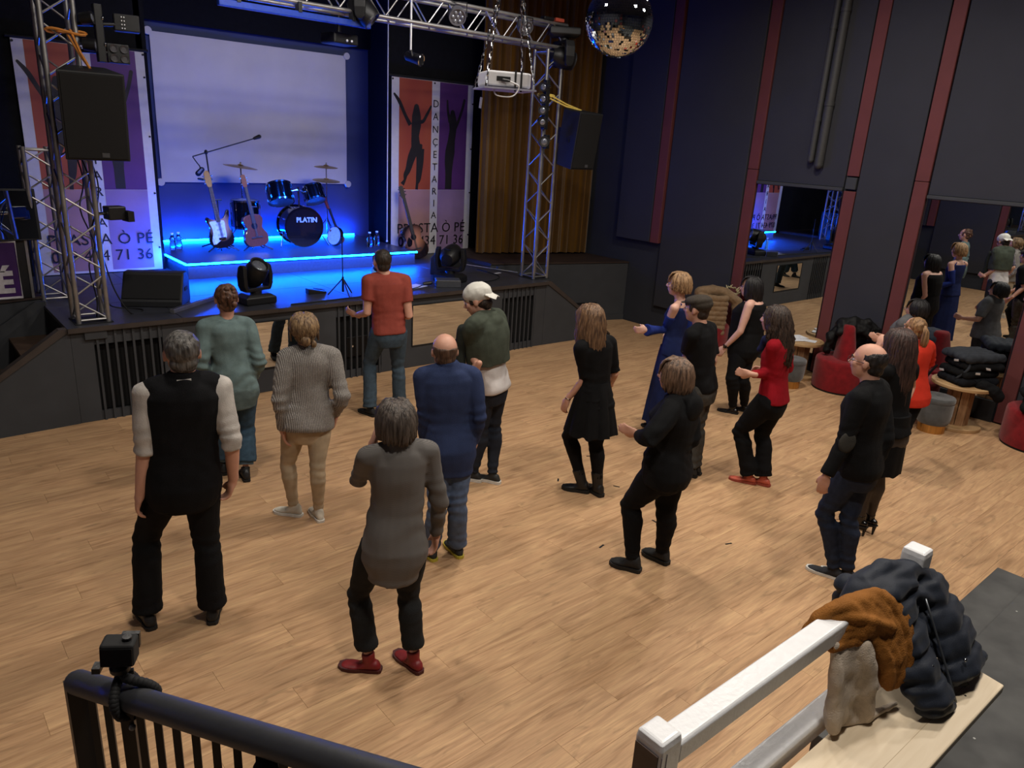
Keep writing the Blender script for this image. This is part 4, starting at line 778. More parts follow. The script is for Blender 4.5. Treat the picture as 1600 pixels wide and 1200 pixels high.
PEOPLE = {
    'vest': (1.8, 0,
        (1.160, 4.208, 0.953), (1.201, 4.198, 1.573), (1.218, 4.225, 1.715), (1.068, 4.225, 0.953), (0.971, 4.391, 0.546), (0.915, 4.309, 0.085), (1.015, 4.232, 1.517), (0.974, 4.211, 1.198), (0.925, 4.214, 0.929), (0.882, 4.239, 0.756), (0.041, 0.999, 0.000), (1.252, 4.192, 0.953), (1.258, 4.194, 0.518), (1.249, 4.148, 0.085), (1.387, 4.164, 1.517), (1.407, 4.066, 1.185), (1.417, 4.115, 0.922), (1.375, 4.160, 0.753), (0.380, 0.925, 0.000), (0.180, 0.984, 0.000), (0.180, 0.984, 0.000), (0.180, 0.984, 0.000)),
    'teal': (1.7, 0,
        (2.148, 6.049, 0.833), (2.115, 6.060, 1.419), (2.137, 6.084, 1.585), (2.061, 6.063, 0.833), (2.093, 6.131, 0.456), (2.048, 6.180, 0.085), (1.954, 6.086, 1.366), (1.884, 6.031, 1.061), (1.992, 6.200, 0.902), (2.124, 6.240, 0.803), (0.124, 0.992, 0.000), (2.236, 6.035, 0.833), (2.243, 6.090, 0.421), (2.161, 5.947, 0.085), (2.276, 6.034, 1.366), (2.332, 5.935, 1.051), (2.357, 6.112, 0.868), (2.302, 6.233, 0.762), (0.244, 0.970, 0.000), (0.159, 0.987, 0.000), (0.159, 0.987, 0.000), (0.159, 0.987, 0.000)),
    'knit': (1.68, 0,
        (2.320, 5.010, 0.820), (2.343, 5.000, 1.399), (2.328, 5.040, 1.539), (2.238, 5.040, 0.820), (2.199, 5.132, 0.452), (2.223, 5.108, 0.085), (2.191, 5.054, 1.347), (2.102, 4.996, 1.033), (2.130, 5.038, 0.791), (2.145, 5.031, 0.624), (-0.581, 0.814, 0.000), (2.403, 4.981, 0.820), (2.344, 4.912, 0.468), (2.356, 4.940, 0.085), (2.495, 4.946, 1.347), (2.523, 4.834, 1.036), (2.547, 4.989, 0.841), (2.538, 5.027, 0.678), (0.165, 0.986, 0.000), (0.334, 0.943, 0.000), (0.334, 0.943, 0.000), (0.334, 0.943, 0.000)),
    'grey': (1.68, 0,
        (1.907, 3.079, 0.828), (1.930, 3.065, 1.407), (1.927, 3.102, 1.525), (1.825, 3.109, 0.828), (1.785, 3.260, 0.461), (1.788, 3.153, 0.085), (1.778, 3.119, 1.355), (1.817, 3.307, 1.141), (1.840, 3.199, 1.365), (1.894, 3.212, 1.524), (-0.687, 0.726, 0.000), (1.989, 3.050, 0.828), (2.015, 3.095, 0.445), (2.005, 3.017, 0.085), (2.082, 3.011, 1.355), (2.139, 2.994, 1.065), (2.169, 3.052, 0.822), (2.171, 3.075, 0.656), (-0.060, 0.998, 0.000), (0.335, 0.942, 0.000), (0.335, 0.942, 0.000), (0.368, 0.930, 0.000)),
    'rust': (1.76, 0,
        (4.063, 6.696, 0.946), (4.036, 6.712, 1.552), (4.010, 6.762, 1.684), (3.976, 6.726, 0.946), (3.928, 6.882, 0.558), (3.865, 6.758, 0.085), (3.862, 6.772, 1.498), (3.816, 6.730, 1.165), (3.829, 6.979, 1.086), (3.745, 7.126, 1.135), (-0.157, 0.988, 0.000), (4.150, 6.667, 0.946), (4.189, 6.714, 0.519), (4.191, 6.677, 0.085), (4.211, 6.652, 1.498), (4.224, 6.557, 1.126), (4.302, 6.808, 1.065), (4.308, 6.977, 1.115), (0.438, 0.899, 0.000), (0.325, 0.946, 0.000), (0.325, 0.946, 0.000), (0.104, 0.995, 0.000)),
    'blue': (1.67, 0,
        (2.873, 3.914, 0.889), (2.848, 3.931, 1.464), (2.847, 3.969, 1.567), (2.795, 3.952, 0.889), (2.737, 3.851, 0.474), (2.765, 3.963, 0.085), (2.691, 4.008, 1.412), (2.706, 3.997, 1.118), (2.752, 4.038, 0.879), (2.780, 4.045, 0.715), (0.106, 0.994, 0.000), (2.951, 3.875, 0.889), (2.887, 3.816, 0.476), (2.950, 3.886, 0.085), (3.006, 3.854, 1.412), (3.010, 3.759, 1.121), (3.047, 3.849, 0.895), (3.058, 3.892, 0.734), (0.192, 0.981, 0.000), (0.439, 0.898, 0.000), (0.439, 0.898, 0.000), (0.439, 0.898, 0.000)),
    'cap': (1.78, -20,
        (3.897, 4.740, 0.929), (3.849, 4.778, 1.540), (3.799, 4.839, 1.665), (3.810, 4.707, 0.929), (3.846, 4.781, 0.508), (3.815, 4.819, 0.085), (3.675, 4.712, 1.484), (3.752, 4.842, 1.210), (3.646, 4.607, 1.175), (3.635, 4.690, 1.018), (-0.512, 0.859, 0.000), (3.983, 4.772, 0.929), (3.997, 4.787, 0.500), (3.937, 4.694, 0.085), (4.024, 4.845, 1.484), (4.012, 4.758, 1.179), (4.053, 4.950, 1.005), (3.968, 5.104, 1.033), (-0.388, 0.922, 0.000), (-0.355, 0.935, 0.000), (-0.355, 0.935, 0.000), (-0.585, 0.811, 0.000)),
    'blond': (1.68, 0,
        (4.517, 4.059, 0.847), (4.484, 4.096, 1.425), (4.457, 4.159, 1.581), (4.430, 4.064, 0.847), (4.447, 4.273, 0.495), (4.491, 4.102, 0.085), (4.323, 4.106, 1.373), (4.401, 4.086, 1.092), (4.337, 4.210, 0.884), (4.313, 4.261, 0.726), (-0.526, 0.850, 0.000), (4.604, 4.054, 0.847), (4.572, 4.058, 0.458), (4.573, 3.984, 0.085), (4.645, 4.087, 1.373), (4.718, 4.050, 1.090), (4.824, 4.187, 0.920), (4.826, 4.315, 0.810), (0.144, 0.990, 0.000), (0.057, 0.998, 0.000), (0.057, 0.998, 0.000), (0.057, 0.998, 0.000)),
    'bluedress': (1.7, 0,
        (6.358, 4.687, 0.884), (6.372, 4.668, 1.470), (6.353, 4.709, 1.632), (6.274, 4.659, 0.884), (6.254, 4.726, 0.485), (6.330, 4.740, 0.085), (6.210, 4.614, 1.417), (6.255, 4.731, 1.145), (6.006, 4.756, 1.169), (5.906, 4.891, 1.150), (-0.366, 0.931, 0.000), (6.442, 4.715, 0.884), (6.333, 4.669, 0.488), (6.372, 4.651, 0.085), (6.533, 4.722, 1.417), (6.526, 4.630, 1.107), (6.624, 4.833, 1.008), (6.575, 4.993, 0.977), (-0.366, 0.931, 0.000), (-0.317, 0.948, 0.000), (-0.317, 0.948, 0.000), (-0.317, 0.948, 0.000)),
    'flatcap': (1.7, 0,
        (5.651, 3.784, 0.889), (5.608, 3.849, 1.470), (5.586, 3.900, 1.609), (5.565, 3.763, 0.889), (5.652, 3.800, 0.490), (5.617, 3.760, 0.085), (5.434, 3.806, 1.418), (5.541, 3.916, 1.163), (5.333, 3.814, 1.079), (5.311, 3.910, 0.941), (-0.236, 0.972, 0.000), (5.736, 3.805, 0.889), (5.682, 3.791, 0.487), (5.706, 3.775, 0.085), (5.781, 3.891, 1.418), (5.778, 3.786, 1.120), (5.896, 3.899, 0.932), (5.877, 4.018, 0.813), (-0.236, 0.972, 0.000), (-0.236, 0.972, 0.000), (-0.236, 0.972, 0.000), (-0.236, 0.972, 0.000)),
    'hood': (1.6, 0,
        (4.044, 2.910, 0.799), (4.067, 2.878, 1.349), (4.041, 2.931, 1.492), (3.964, 2.887, 0.799), (3.924, 3.091, 0.469), (3.881, 2.973, 0.085), (3.920, 2.835, 1.299), (3.694, 2.813, 1.133), (3.822, 3.002, 1.078), (3.720, 3.117, 1.119), (-0.363, 0.932, 0.000), (4.124, 2.933, 0.799), (4.103, 2.897, 0.447), (4.154, 2.920, 0.085), (4.215, 2.921, 1.299), (4.190, 2.828, 1.021), (4.257, 3.032, 0.934), (4.193, 3.174, 0.899), (-0.022, 1.000, 0.000), (-0.280, 0.960, 0.000), (-0.280, 0.960, 0.000), (-0.280, 0.960, 0.000)),
    'sleeveless': (1.66, 0,
        (7.618, 4.606, 0.810), (7.634, 4.579, 1.382), (7.612, 4.631, 1.516), (7.535, 4.582, 0.810), (7.408, 4.568, 0.459), (7.549, 4.580, 0.085), (7.481, 4.535, 1.331), (7.403, 4.549, 1.036), (7.369, 4.685, 0.833), (7.311, 4.748, 0.691), (-0.356, 0.935, 0.000), (7.701, 4.629, 0.810), (7.560, 4.508, 0.435), (7.739, 4.545, 0.085), (7.788, 4.622, 1.331), (7.778, 4.551, 1.007), (7.766, 4.659, 0.778), (7.736, 4.779, 0.667), (-0.188, 0.982, 0.000), (-0.273, 0.962, 0.000), (-0.273, 0.962, 0.000), (-0.273, 0.962, 0.000)),
    'redsw': (1.68, 0,
        (6.021, 3.273, 0.851), (6.015, 3.284, 1.431), (5.986, 3.356, 1.584), (5.935, 3.257, 0.851), (5.919, 3.481, 0.493), (5.972, 3.339, 0.085), (5.856, 3.254, 1.379), (5.955, 3.293, 1.106), (5.706, 3.321, 1.129), (5.609, 3.458, 1.135), (-0.401, 0.916, 0.000), (6.106, 3.290, 0.851), (6.111, 3.359, 0.454), (6.053, 3.236, 0.085), (6.173, 3.314, 1.379), (6.256, 3.288, 1.107), (6.293, 3.512, 1.012), (6.234, 3.670, 1.016), (-0.236, 0.972, 0.000), (-0.185, 0.983, 0.000), (-0.185, 0.983, 0.000), (-0.185, 0.983, 0.000)),
    'elbow': (1.72, 0,
        (5.071, 2.022, 0.915), (5.062, 2.046, 1.508), (5.053, 2.091, 1.661), (4.982, 2.012, 0.915), (4.990, 2.148, 0.500), (5.057, 2.026, 0.085), (4.882, 2.026, 1.454), (4.828, 2.040, 1.153), (4.734, 2.076, 0.903), (4.717, 2.088, 0.733), (-0.197, 0.980, 0.000), (5.160, 2.032, 0.915), (5.058, 2.000, 0.496), (5.112, 1.948, 0.085), (5.241, 2.066, 1.454), (5.200, 1.925, 1.111), (5.151, 1.967, 0.848), (5.147, 2.027, 0.686), (-0.110, 0.994, 0.000), (-0.110, 0.994, 0.000), (-0.110, 0.994, 0.000), (-0.110, 0.994, 0.000)),
    'longhair': (1.66, 0,
        (5.951, 2.184, 0.912), (5.936, 2.226, 1.483), (5.937, 2.267, 1.627), (5.866, 2.199, 0.912), (5.865, 2.245, 0.533), (5.885, 2.236, 0.150), (5.779, 2.252, 1.432), (6.006, 2.330, 1.278), (5.941, 2.390, 1.514), (5.977, 2.423, 1.673), (-0.008, 1.000, 0.000), (6.036, 2.170, 0.912), (5.929, 2.187, 0.539), (5.992, 2.201, 0.150), (6.093, 2.199, 1.432), (6.305, 2.233, 1.224), (6.084, 2.166, 1.144), (6.104, 2.230, 0.992), (0.165, 0.986, 0.000), (0.165, 0.986, 0.000), (0.165, 0.986, 0.000), (0.165, 0.986, 0.000)),
    'orange': (1.55, 0,
        (7.622, 2.696, 0.779), (7.613, 2.723, 1.313), (7.610, 2.789, 1.439), (7.547, 2.724, 0.779), (7.483, 2.701, 0.415), (7.632, 2.790, 0.085), (7.473, 2.775, 1.265), (7.667, 2.768, 1.065), (7.442, 2.743, 1.042), (7.513, 2.873, 0.996), (0.091, 0.996, 0.000), (7.698, 2.669, 0.779), (7.499, 2.627, 0.428), (7.584, 2.682, 0.085), (7.752, 2.672, 1.265), (7.933, 2.701, 1.075), (8.064, 2.809, 0.927), (8.125, 2.944, 0.881), (0.263, 0.965, 0.000), (0.346, 0.938, 0.000), (0.346, 0.938, 0.000), (0.346, 0.938, 0.000)),
    'bob': (1.57, 0,
        (8.829, 3.303, 0.818), (8.828, 3.307, 1.317), (8.852, 3.267, 1.410), (8.747, 3.300, 0.818), (8.721, 3.420, 0.460), (8.740, 3.360, 0.085), (8.677, 3.300, 1.268), (8.753, 3.355, 1.008), (8.553, 3.460, 1.033), (8.497, 3.584, 1.112), (-0.096, 0.995, 0.000), (8.910, 3.307, 0.818), (8.962, 3.319, 0.446), (8.920, 3.240, 0.085), (8.978, 3.313, 1.268), (9.094, 3.347, 1.024), (8.990, 3.568, 0.985), (8.968, 3.721, 1.009), (-0.096, 0.995, 0.000), (-0.043, 0.999, 0.000), (-0.043, 0.999, 0.000), (-0.043, 0.999, 0.000)),
}
# ---------------------------------------------------------------- people
SKIN = mat('skin_light', (196, 146, 124), rough=0.55, var=0.06, scale=18)
SKIN_P = mat('skin_pale', (205, 160, 142), rough=0.55, var=0.06, scale=18)
LIPS = mat('lips', (150, 84, 78), rough=0.5); EYE_W = mat('eye_white', (215, 212, 208), rough=0.2, var=0.0); IRIS = mat('iris_brown', (38, 24, 18), rough=0.2, var=0.0)
def hairmat(name, a, b2):
    return mat(name, a, rough=0.5, dark=b2, scale=60, stretch=(1, 1, .12), bump=0.6, bscale=120, spec=0.35)
def bend(a, m, b2, r, n=4, soft=.82):
    """a limb path rounded a little at its joint m; r = radii at a, above joint, joint, below joint, b"""
    a, m, b2 = V3(a), V3(m), V3(b2)
    return [a, a+(m-a)*.45, a+(m-a)*soft, m, m+(b2-m)*(1-soft), m+(b2-m)*.45, b2]
JOINTS = ['pelvis', 'neck', 'head'] + [a + b2 for b2 in 'LR' for a in ('hip', 'knee', 'ankle', 'sho', 'elb', 'wri', 'hand', 'toe')] + ['fwd', 'sfwd', 'hfwd']
class Figure:
    def __init__(s, key, label, bw=1.0, female=False, skin=None, bd=1.0, group=None):
        D = PEOPLE[key]; s.H = D[0]; s.K = D[0]*1.11; s.hem = .1; s.legin = -.010; s.J = {k: V3(v) for k, v in zip(JOINTS, D[2:])}; s.bw = bw; s.bd = bd; s.fem = female
        a = (s.J['ankleL']+s.J['ankleR'])/2
        s.root = empty('person', (float(a[0]), float(a[1]), 0.0), label, 'person', group)
        s.skin = skin or SKIN
        s.hf = unit(s.J['hfwd']+V3((0, 0, math.tan(math.radians(D[1]))))); s.hf, s.hl, s.hu = frame_from(s.hf)
        s.fwd, s.lat, _ = frame_from(s.J['fwd']); s.sfw, s.slat, _ = frame_from(s.J['sfwd'])
        s.up = unit(s.J['neck']-s.J['pelvis'])
        s.seed = sum(map(ord, key)) % 37
    # torso sections: (t along spine, half width, half depth, forward shift) as shares of the height
    def sections(s):
        if s.fem: return [(-.27, .070, .055, -.004), (-.12, .098, .066, -.008), (0, .101, .070, -.012), (.14, .094, .064, -.005), (.36, .078, .055, .002), (.55, .083, .061, .008), (.72, .090, .068, .010), (.86, .092, .056, 0), (.95, .068, .042, -.006), (1.0, .036, .032, -.006)]
        return [(-.27, .070, .056, -.004), (-.12, .092, .064, -.008), (0, .095, .068, -.010), (.14, .092, .064, -.004), (.36, .087, .060, .004), (.55, .094, .066, .006), (.72, .101, .070, .006), (.86, .100, .060, 0), (.95, .074, .044, -.006), (1.0, .038, .034, -.006)]
    def ring(s, t, a, b2, sh, n=20, lift=0.0):
        J, H = s.J, s.H; c = J['pelvis']+(J['neck']-J['pelvis'])*t
        k = min(max(t, 0), 1); l = unit(s.lat*(1-k)+s.slat*k); f = unit(s.fwd*(1-k)+s.sfw*k)
        u = s.up; l = unit(l-u*(l@u)); f = np.cross(l, u); f = f if f@s.fwd > 0 else -f
        c = c+f*sh*H
        P = []
        for q in np.linspace(0, 2*PI, n, endpoint=False):
            cx, cy = math.cos(q), math.sin(q); e = .85
            P.append(c+l*a*math.copysign(abs(cx)**e, cx)+f*b2*math.copysign(abs(cy)**e, cy))
        return P
    def torso(s, mb, infl=0.0, t0=-.27, t1=1.0, wx=None, n=20, dx=None):
        """wx(t), dx(t): extra half width and half depth in metres"""
        T = s.sections(); R = []
        ts = sorted(set([t for t, *_ in T if t0 <= t <= t1]+[t0, t1]+list(np.arange(math.ceil(t0*10)/10, t1, .1))))
        for t in ts:
            a = np.interp(t, [q[0] for q in T], [q[1] for q in T]); b2 = np.interp(t, [q[0] for q in T], [q[2] for q in T]); sh = np.interp(t, [q[0] for q in T], [q[3] for q in T])
            ex = wx(t) if wx else 0.0; ed = dx(t) if dx else ex
            R.append(s.ring(t, a*s.H*s.bw+infl+ex, b2*s.H*s.bd+infl+ed, sh, n))
        mb.rings(R); return mb
    def arm(s, mb, S, upto=2.0, infl=0.0, rc=None, flare=1.0):
        J, H = s.J, s.H; a, m, b2 = J['sho'+S], J['elb'+S], J['wri'+S]; w = .5+.5*s.bw
        f = (.92 if s.fem else 1.0)*w
        path = bend(a, m, b2, None); rad = [.033*f, .030*f, .025*f, .0245*f, .0235*f, .0215*f, .0155*f]
        rad = [q*H+infl for q in rad]
        if upto < 2.0:
            tt = [0, .45, .82, 1.0, 1.18, 1.45, 2.0]; cut = [i for i in range(7) if tt[i] < upto-.03]
            i = cut[-1]; k = (upto-tt[i])/(tt[i+1]-tt[i]); p = path[i]+(path[i+1]-path[i])*k; r = rad[i]+(rad[i+1]-rad[i])*k
            path = [path[j] for j in cut]+[p]; rad = [rad[j] for j in cut]+[r*flare]
        elif flare != 1.0: rad[-1] *= flare; rad[-2] *= (1+flare)/2
        P = [path[0]+unit(path[0]-path[1])*rad[0]*.7, path[0]+unit(path[0]-path[1])*rad[0]*.4]+path; rad = [rad[0]*.45, rad[0]*.85]+rad
        mb.tube(P, rad, 12); return path[-1], rad[-1]
    def yoke(s, mb, infl=0.0, reach=1.0):
        J, H = s.J, s.H; w = .5+.5*s.bw
        n0 = J['neck']-s.up*.012*H
        for S in 'LR':
            e_ = n0*(1-reach)+J['sho'+S]*reach; mb.capsule([n0, n0*.45+e_*.55+s.up*.002*H, e_], [.030*H*w+infl, .030*H*w+infl, .031*H*w+infl], 12)
    def leg(s, mb, S, infl=0.0, upto=2.0, flare=1.0, thick=1.0):
        J, H = s.J, s.H; w = (.4+.6*s.bw)*thick; a, m, b2 = J['hip'+S], J['knee'+S], J['ankle'+S]
        f = unit(np.cross(m-a, np.cross(b2-m, m-a))) if np.linalg.norm(np.cross(b2-m, m-a)) > 1e-3 else -s.fwd
        back = -s.fwd
        path = [a, a+(m-a)*.35, a+(m-a)*.8, m, m+(b2-m)*.28+back*.010*H, m+(b2-m)*.6+back*.004*H, b2]
        rad = [.058*w, .053*w, .037*w, .033*w, .034*w, .026*w, .021*w] if s.fem else [.055*w, .050*w, .038*w, .034*w, .035*w, .027*w, .022*w]
        rad = [q*H+infl for q in rad]
        if flare != 1.0:
            for i, g in ((3, .2), (4, .45), (5, .8), (6, 1.0)): rad[i] = rad[i]*(1-g)+rad[3]*flare*g
        if upto < 2.0:
            tt = [0, .35, .8, 1.0, 1.28, 1.6, 2.0]; cut = [i for i in range(7) if tt[i] < upto-.03]; i = cut[-1]; k = (upto-tt[i])/(tt[i+1]-tt[i])
            p = path[i]+(path[i+1]-path[i])*k; r = rad[i]+(rad[i+1]-rad[i])*k; path = [path[j] for j in cut]+[p]; rad = [rad[j] for j in cut]+[r]
        P = [path[0]+unit(path[0]-path[1])*rad[0]*.6]+path; rad = [rad[0]*.7]+rad
        mb.tube(P, rad, 14); return path[-1], rad[-1]
    def hand(s, mb, S, curl=.5):
        J, H = s.J, s.H; w0, h0 = J['wri'+S], J['hand'+S]; d = unit(h0-w0); k = H/1.7
        side = s.slat if S == 'L' else -s.slat
        n = -side; n = unit(n-d*(n@d)) if abs(n@d) < .95 else unit(np.cross(d, V3((0, 0, 1))))    # palm faces the body
        w = np.cross(d, n)
        if w@s.sfw < 0: w = -w                                                                # thumb side points forward
        c = w0+d*.048*k
        mb.ell(c, (.050*k, .040*k, .017*k), (d, w, n), 12, 8)
        mb.capsule([w0-d*.03*k, w0+d*.03*k], [.026*k, .027*k], 10)
        for i, (o_, L) in enumerate(((.029, .066), (.0095, .075), (-.010, .070), (-.029, .054))):
            p = w0+d*.085*k+w*o_*k; q = [p-d*.03*k, p]
            ang = 0.18+.12*i*curl
            for g in (.45, .32, .23):
                dd = d*math.cos(ang)+n*math.sin(ang)+w*o_*1.2; q.append(q[-1]+unit(dd)*L*g*k*1.15); ang += .75*curl
            mb.capsule(q, [.0105*k, .0105*k, .0100*k, .0092*k, .0080*k], 8)
        p = w0+d*.030*k+w*.026*k; dd = unit(d*.75+w*.62+n*.35); e = p+dd*.036*k; e2 = e+unit(d*.95+w*.15+n*.35)*.034*k
        mb.capsule([p-dd*.015*k, p, e, e2], [.014*k, .0135*k, .0115*k, .0095*k], 8)
    def headpt(s, f, l, u):  # shares of height from the head centre
        return s.J['head']+(s.hf*f+s.hl*l+s.hu*u)*s.K
    def head(s, mb):
        H = s.K; hp = s.headpt; ax = (s.hl, s.hf, s.hu)
        mb.ell(hp(-.004, 0, .015), (.0455*H, .0570*H, .0520*H), ax, 20, 14)          # skull
        mb.ell(hp(.012, 0, -.022), (.0385*H, .0440*H, .0440*H), ax, 18, 12)          # face
        mb.ell(hp(.031, 0, -.047), (.0210*H, .0190*H, .0150*H), ax, 12, 8)           # chin
        mb.ell(hp(.050, 0, .014), (.0320*H, .0060*H, .0070*H), ax, 10, 6)            # brow
        mb.capsule([hp(.051, 0, .010), hp(.064, 0, -.013)], [.0050*H, .0082*H], 8)   # nose
        mb.ell(hp(.058, .007, -.015), (.0055*H, .007*H, .005*H), ax, 8, 6); mb.ell(hp(.058, -.007, -.015), (.0055*H, .007*H, .005*H), ax, 8, 6)
        mb.ell(hp(.049, 0, -.030), (.0150*H, .0075*H, .0068*H), ax, 10, 6)           # mouth
        for g in (1, -1):
            mb.ell(hp(.035, g*.026, -.010), (.013*H, .014*H, .014*H), ax, 10, 6)     # cheek
            mb.ell(hp(-.004, g*.0465, -.004), (.0050*H, .0110*H, .0175*H), (unit(s.hl*g+s.hf*-.35), s.hf, s.hu), 10, 8)  # ear
        n0 = s.J['neck']-s.up*.02*H
        mb.capsule([n0, (n0+hp(-.010, 0, -.04))/2, hp(-.008, 0, -.03)], [.034*H, (.029 if s.fem else .034)*H, .032*H], 14)
    def face(s):
        H = s.K; hp = s.headpt
        for g in (1, -1):
            e = MB().ell(hp(.0435, g*.0180, .0015), .0078*H, (s.hl, s.hu, s.hf), 12, 8)
            n = len(e.f)
            for i, f in enumerate(e.f):
                c = sum(V3(e.v[j]) for j in f)/len(f)-hp(.0435, g*.0180, .0015)
                if unit(c)@s.hf > .86: e.mi[i] = 1
            part('eye', e, [EYE_W, IRIS], s.root, smooth=True)
            part('eyebrow', MB().capsule([hp(.0545, g*.010, .0155), hp(.0545, g*.020, .0180), hp(.046, g*.031, .0150)], [.0022*H, .0026*H, .0018*H], 6), s.hairm, s.root, smooth=True)
        part('lips', MB().capsule([hp(.0495, .013, -.0305), hp(.0575, 0, -.029), hp(.0495, -.013, -.0305)], [.0018*H, .0038*H, .0018*H], 8), LIPS, s.root, smooth=True)
    def body(s, cover_top=True, cover_leg=True, curl=(.5, .5), legs=True):
        mb = MB(); s.torso(mb, -.012 if cover_top else 0.0); s.yoke(mb, -.010 if cover_top else 0.0)
        for i, S in enumerate('LR'):
            s.arm(mb, S); s.hand(mb, S, curl[i])
            s.leg(mb, S, s.legin if cover_leg else 0.0)
            J = s.J; a = J['ankle'+S]; t = unit(J['toe'+S]); mb.capsule([a+V3((0, 0, -.030)), a+t*.04+V3((0, 0, -.050))], [.022, .015], 8)
        s.head(mb)
        return remeshed('body', mb, s.skin, s.root, .0095, smooth=1)
    # ---- clothes
    def top(s, name, m, hem=-.12, infl=.012, sleeve=2.0, sinfl=.012, cuff=1.0, hemx=0.0, fold=.006, neck=1.02, sleeves='LR', bulge=0.0, voxel=.0115, ff=11.0, collar=False, yoke=True, dx=None, label=None):
        s.hem = max(-.02, hem) if hem > -.2 else -.1; mb = MB(); wx = lambda t: hemx*max(0, (.5-t)/.6)+bulge*math.exp(-((t-.25)/.25)**2)
        s.torso(mb, infl, hem, neck, wx, dx=dx)
        if yoke: s.yoke(mb, infl, 1.0 if yoke is True else yoke)
        for S in sleeves: s.arm(mb, S, sleeve, sinfl, flare=cuff)
        if collar:
            c = s.J['neck']+s.up*.012*s.H; mb.tube([c-s.up*.03*s.H, c, c+s.up*.016*s.H], [.052*s.H, .044*s.H, .041*s.H], 16)
        sd = s.seed; up = s.up; el = [s.J['elbL'], s.J['elbR']]; pv = s.J['pelvis']
        def fd(P):
            d = wobble(P, fold, ff, sd)
            h = (P-pv)@up/s.H; d += fold*.45*np.sin(h*120+5*np.sin(P[:, 0]*11+P[:, 1]*9+sd)+2*np.sin(P[:, 2]*9))*np.exp(-((h-.07)/.06)**2)*(.5+.5*np.sin(P[:, 0]*7+P[:, 1]*8+sd))
            for e in el:
                r = np.linalg.norm(P-e, axis=1); d += fold*.6*np.sin(P[:, 2]*85+wobble(P, 3, 12, sd))*np.exp(-(r/.12)**2)
            return d
        return remeshed(name, mb, m, s.root, voxel, fd, 2, label)
    def trousers(s, m, infl=.006, upto=1.98, flare=1.0, waist=None, fold=.005, name='trousers', thick=1.0, label=None):
        mb = MB(); wt = s.hem+.05 if waist is None else waist; s.torso(mb, infl, -.27, wt, lambda t: -.010*max(0, min(1, (t-wt+.14)/.08)))
        for S in 'LR': s.leg(mb, S, infl, upto, flare, thick)
        sd = s.seed; kn = [s.J['kneeL'], s.J['kneeR']]; an = [s.J['ankleL'], s.J['ankleR']]
        def fd(P):
            d = wobble(P, fold*.7, 13, sd)
            for e in kn+an:
                r = np.linalg.norm(P-e, axis=1); d += fold*np.sin(P[:, 2]*80+wobble(P, 2.2, 12, sd))*np.exp(-(r/.13)**2)
            return d
        return remeshed(name, mb, m, s.root, .0115, fd, 2, label)
    def skirt(s, name, m, t0, drop, a0, a1, b0, b1, fold=.012, waves=9, c1=None):
        """a skirt from spine position t0 falling by drop metres, half widths a0 to a1, half depths b0 to b1"""
        J = s.J; c0 = J['pelvis']+(J['neck']-J['pelvis'])*t0; cb = c0-V3((0, 0, drop)) if c1 is None else V3(c1); R = []
        for k in range(13):
            t = k/12; c = c0+(cb-c0)*t; a = a0+(a1-a0)*t**.8; b2 = b0+(b1-b0)*t**.8; P = []
            for i in range(72):
                q = 2*PI*i/72; w = 1+fold/a*t*(math.sin(waves*q+s.seed)+.5*math.sin(waves*2.3*q))
                P.append(c+s.lat*a*w*math.cos(q)+s.fwd*b2*w*math.sin(q)+V3((0, 0, .010*t*math.sin(waves*q*1.5))))
            R.append(P)
        mb = MB().rings(R); return part(name, mb, m, s.root, smooth=.8)
    def shoes(s, m, sole, high=.09, length=None, heel=0.0, sole_h=.022, wide=1.0, boot=0.0, label=None):
        for S in 'LR':
            J = s.J; H = s.H; k = (length or (.152*H if not s.fem else .145*H)); a = J['ankle'+S].copy(); t = unit(J['toe'+S]); l = np.cross(V3((0, 0, 1)), t)
            base = V3((a[0], a[1], 0))-t*.27*k; lift = heel
            def sec(x, w, z0, z1, n=14):
                c = base+t*x*k; P = []
                for q in np.linspace(0, 2*PI, n, endpoint=False):
                    P.append(c+l*w*wide*math.cos(q)+V3((0, 0, (z0+z1)/2+(z1-z0)/2*math.sin(q))))
                return P
            h = lambda x: lift*max(0, 1-max(0, x-.18)/.42)
            up = MB(); z = sole_h
            X = [(-.02, .018, .045), (.06, .032, high*1.05), (.20, .037, high*1.12), (.36, .038, high*.98), (.52, .042, high*.58), (.70, .046, high*.50), (.86, .040, high*.42), (.97, .022, high*.30)]
            up.rings([sec(x, w, z*.5+h(x), zt+h(x)) for x, w, zt in X])
            up.tube([a+V3((0, 0, -.05)), a, a+unit(J['knee'+S]-J['ankle'+S])*(.03+boot)], [.034+.012*(boot > 0), .038+.010*(boot > 0), .040+.016*(boot > 0)], 12)
            o = remeshed('shoe', up, m, s.root, .008, None, 2, label)
            so = MB(); ol = [(-.05, .018), (.0, .030), (.2, .036), (.38, .036), (.55, .045), (.72, .048), (.88, .042), (1.0, .02)]
            pts = [(x, w*wide) for x, w in ol]+[(x, -w*wide) for x, w in reversed(ol)]
            so.prism(pts, 0, 1, lambda x, w, d: tuple(base+t*x*k+l*w+V3((0, 0, h(x)+(sole_h if d else 0.001)))))
            if heel: so.tube([base+t*.06*k+V3((0, 0, .001)), base+t*.04*k+V3((0, 0, lift))], [.007, .018], 8)
            part('shoe_sole', so, sole, o)
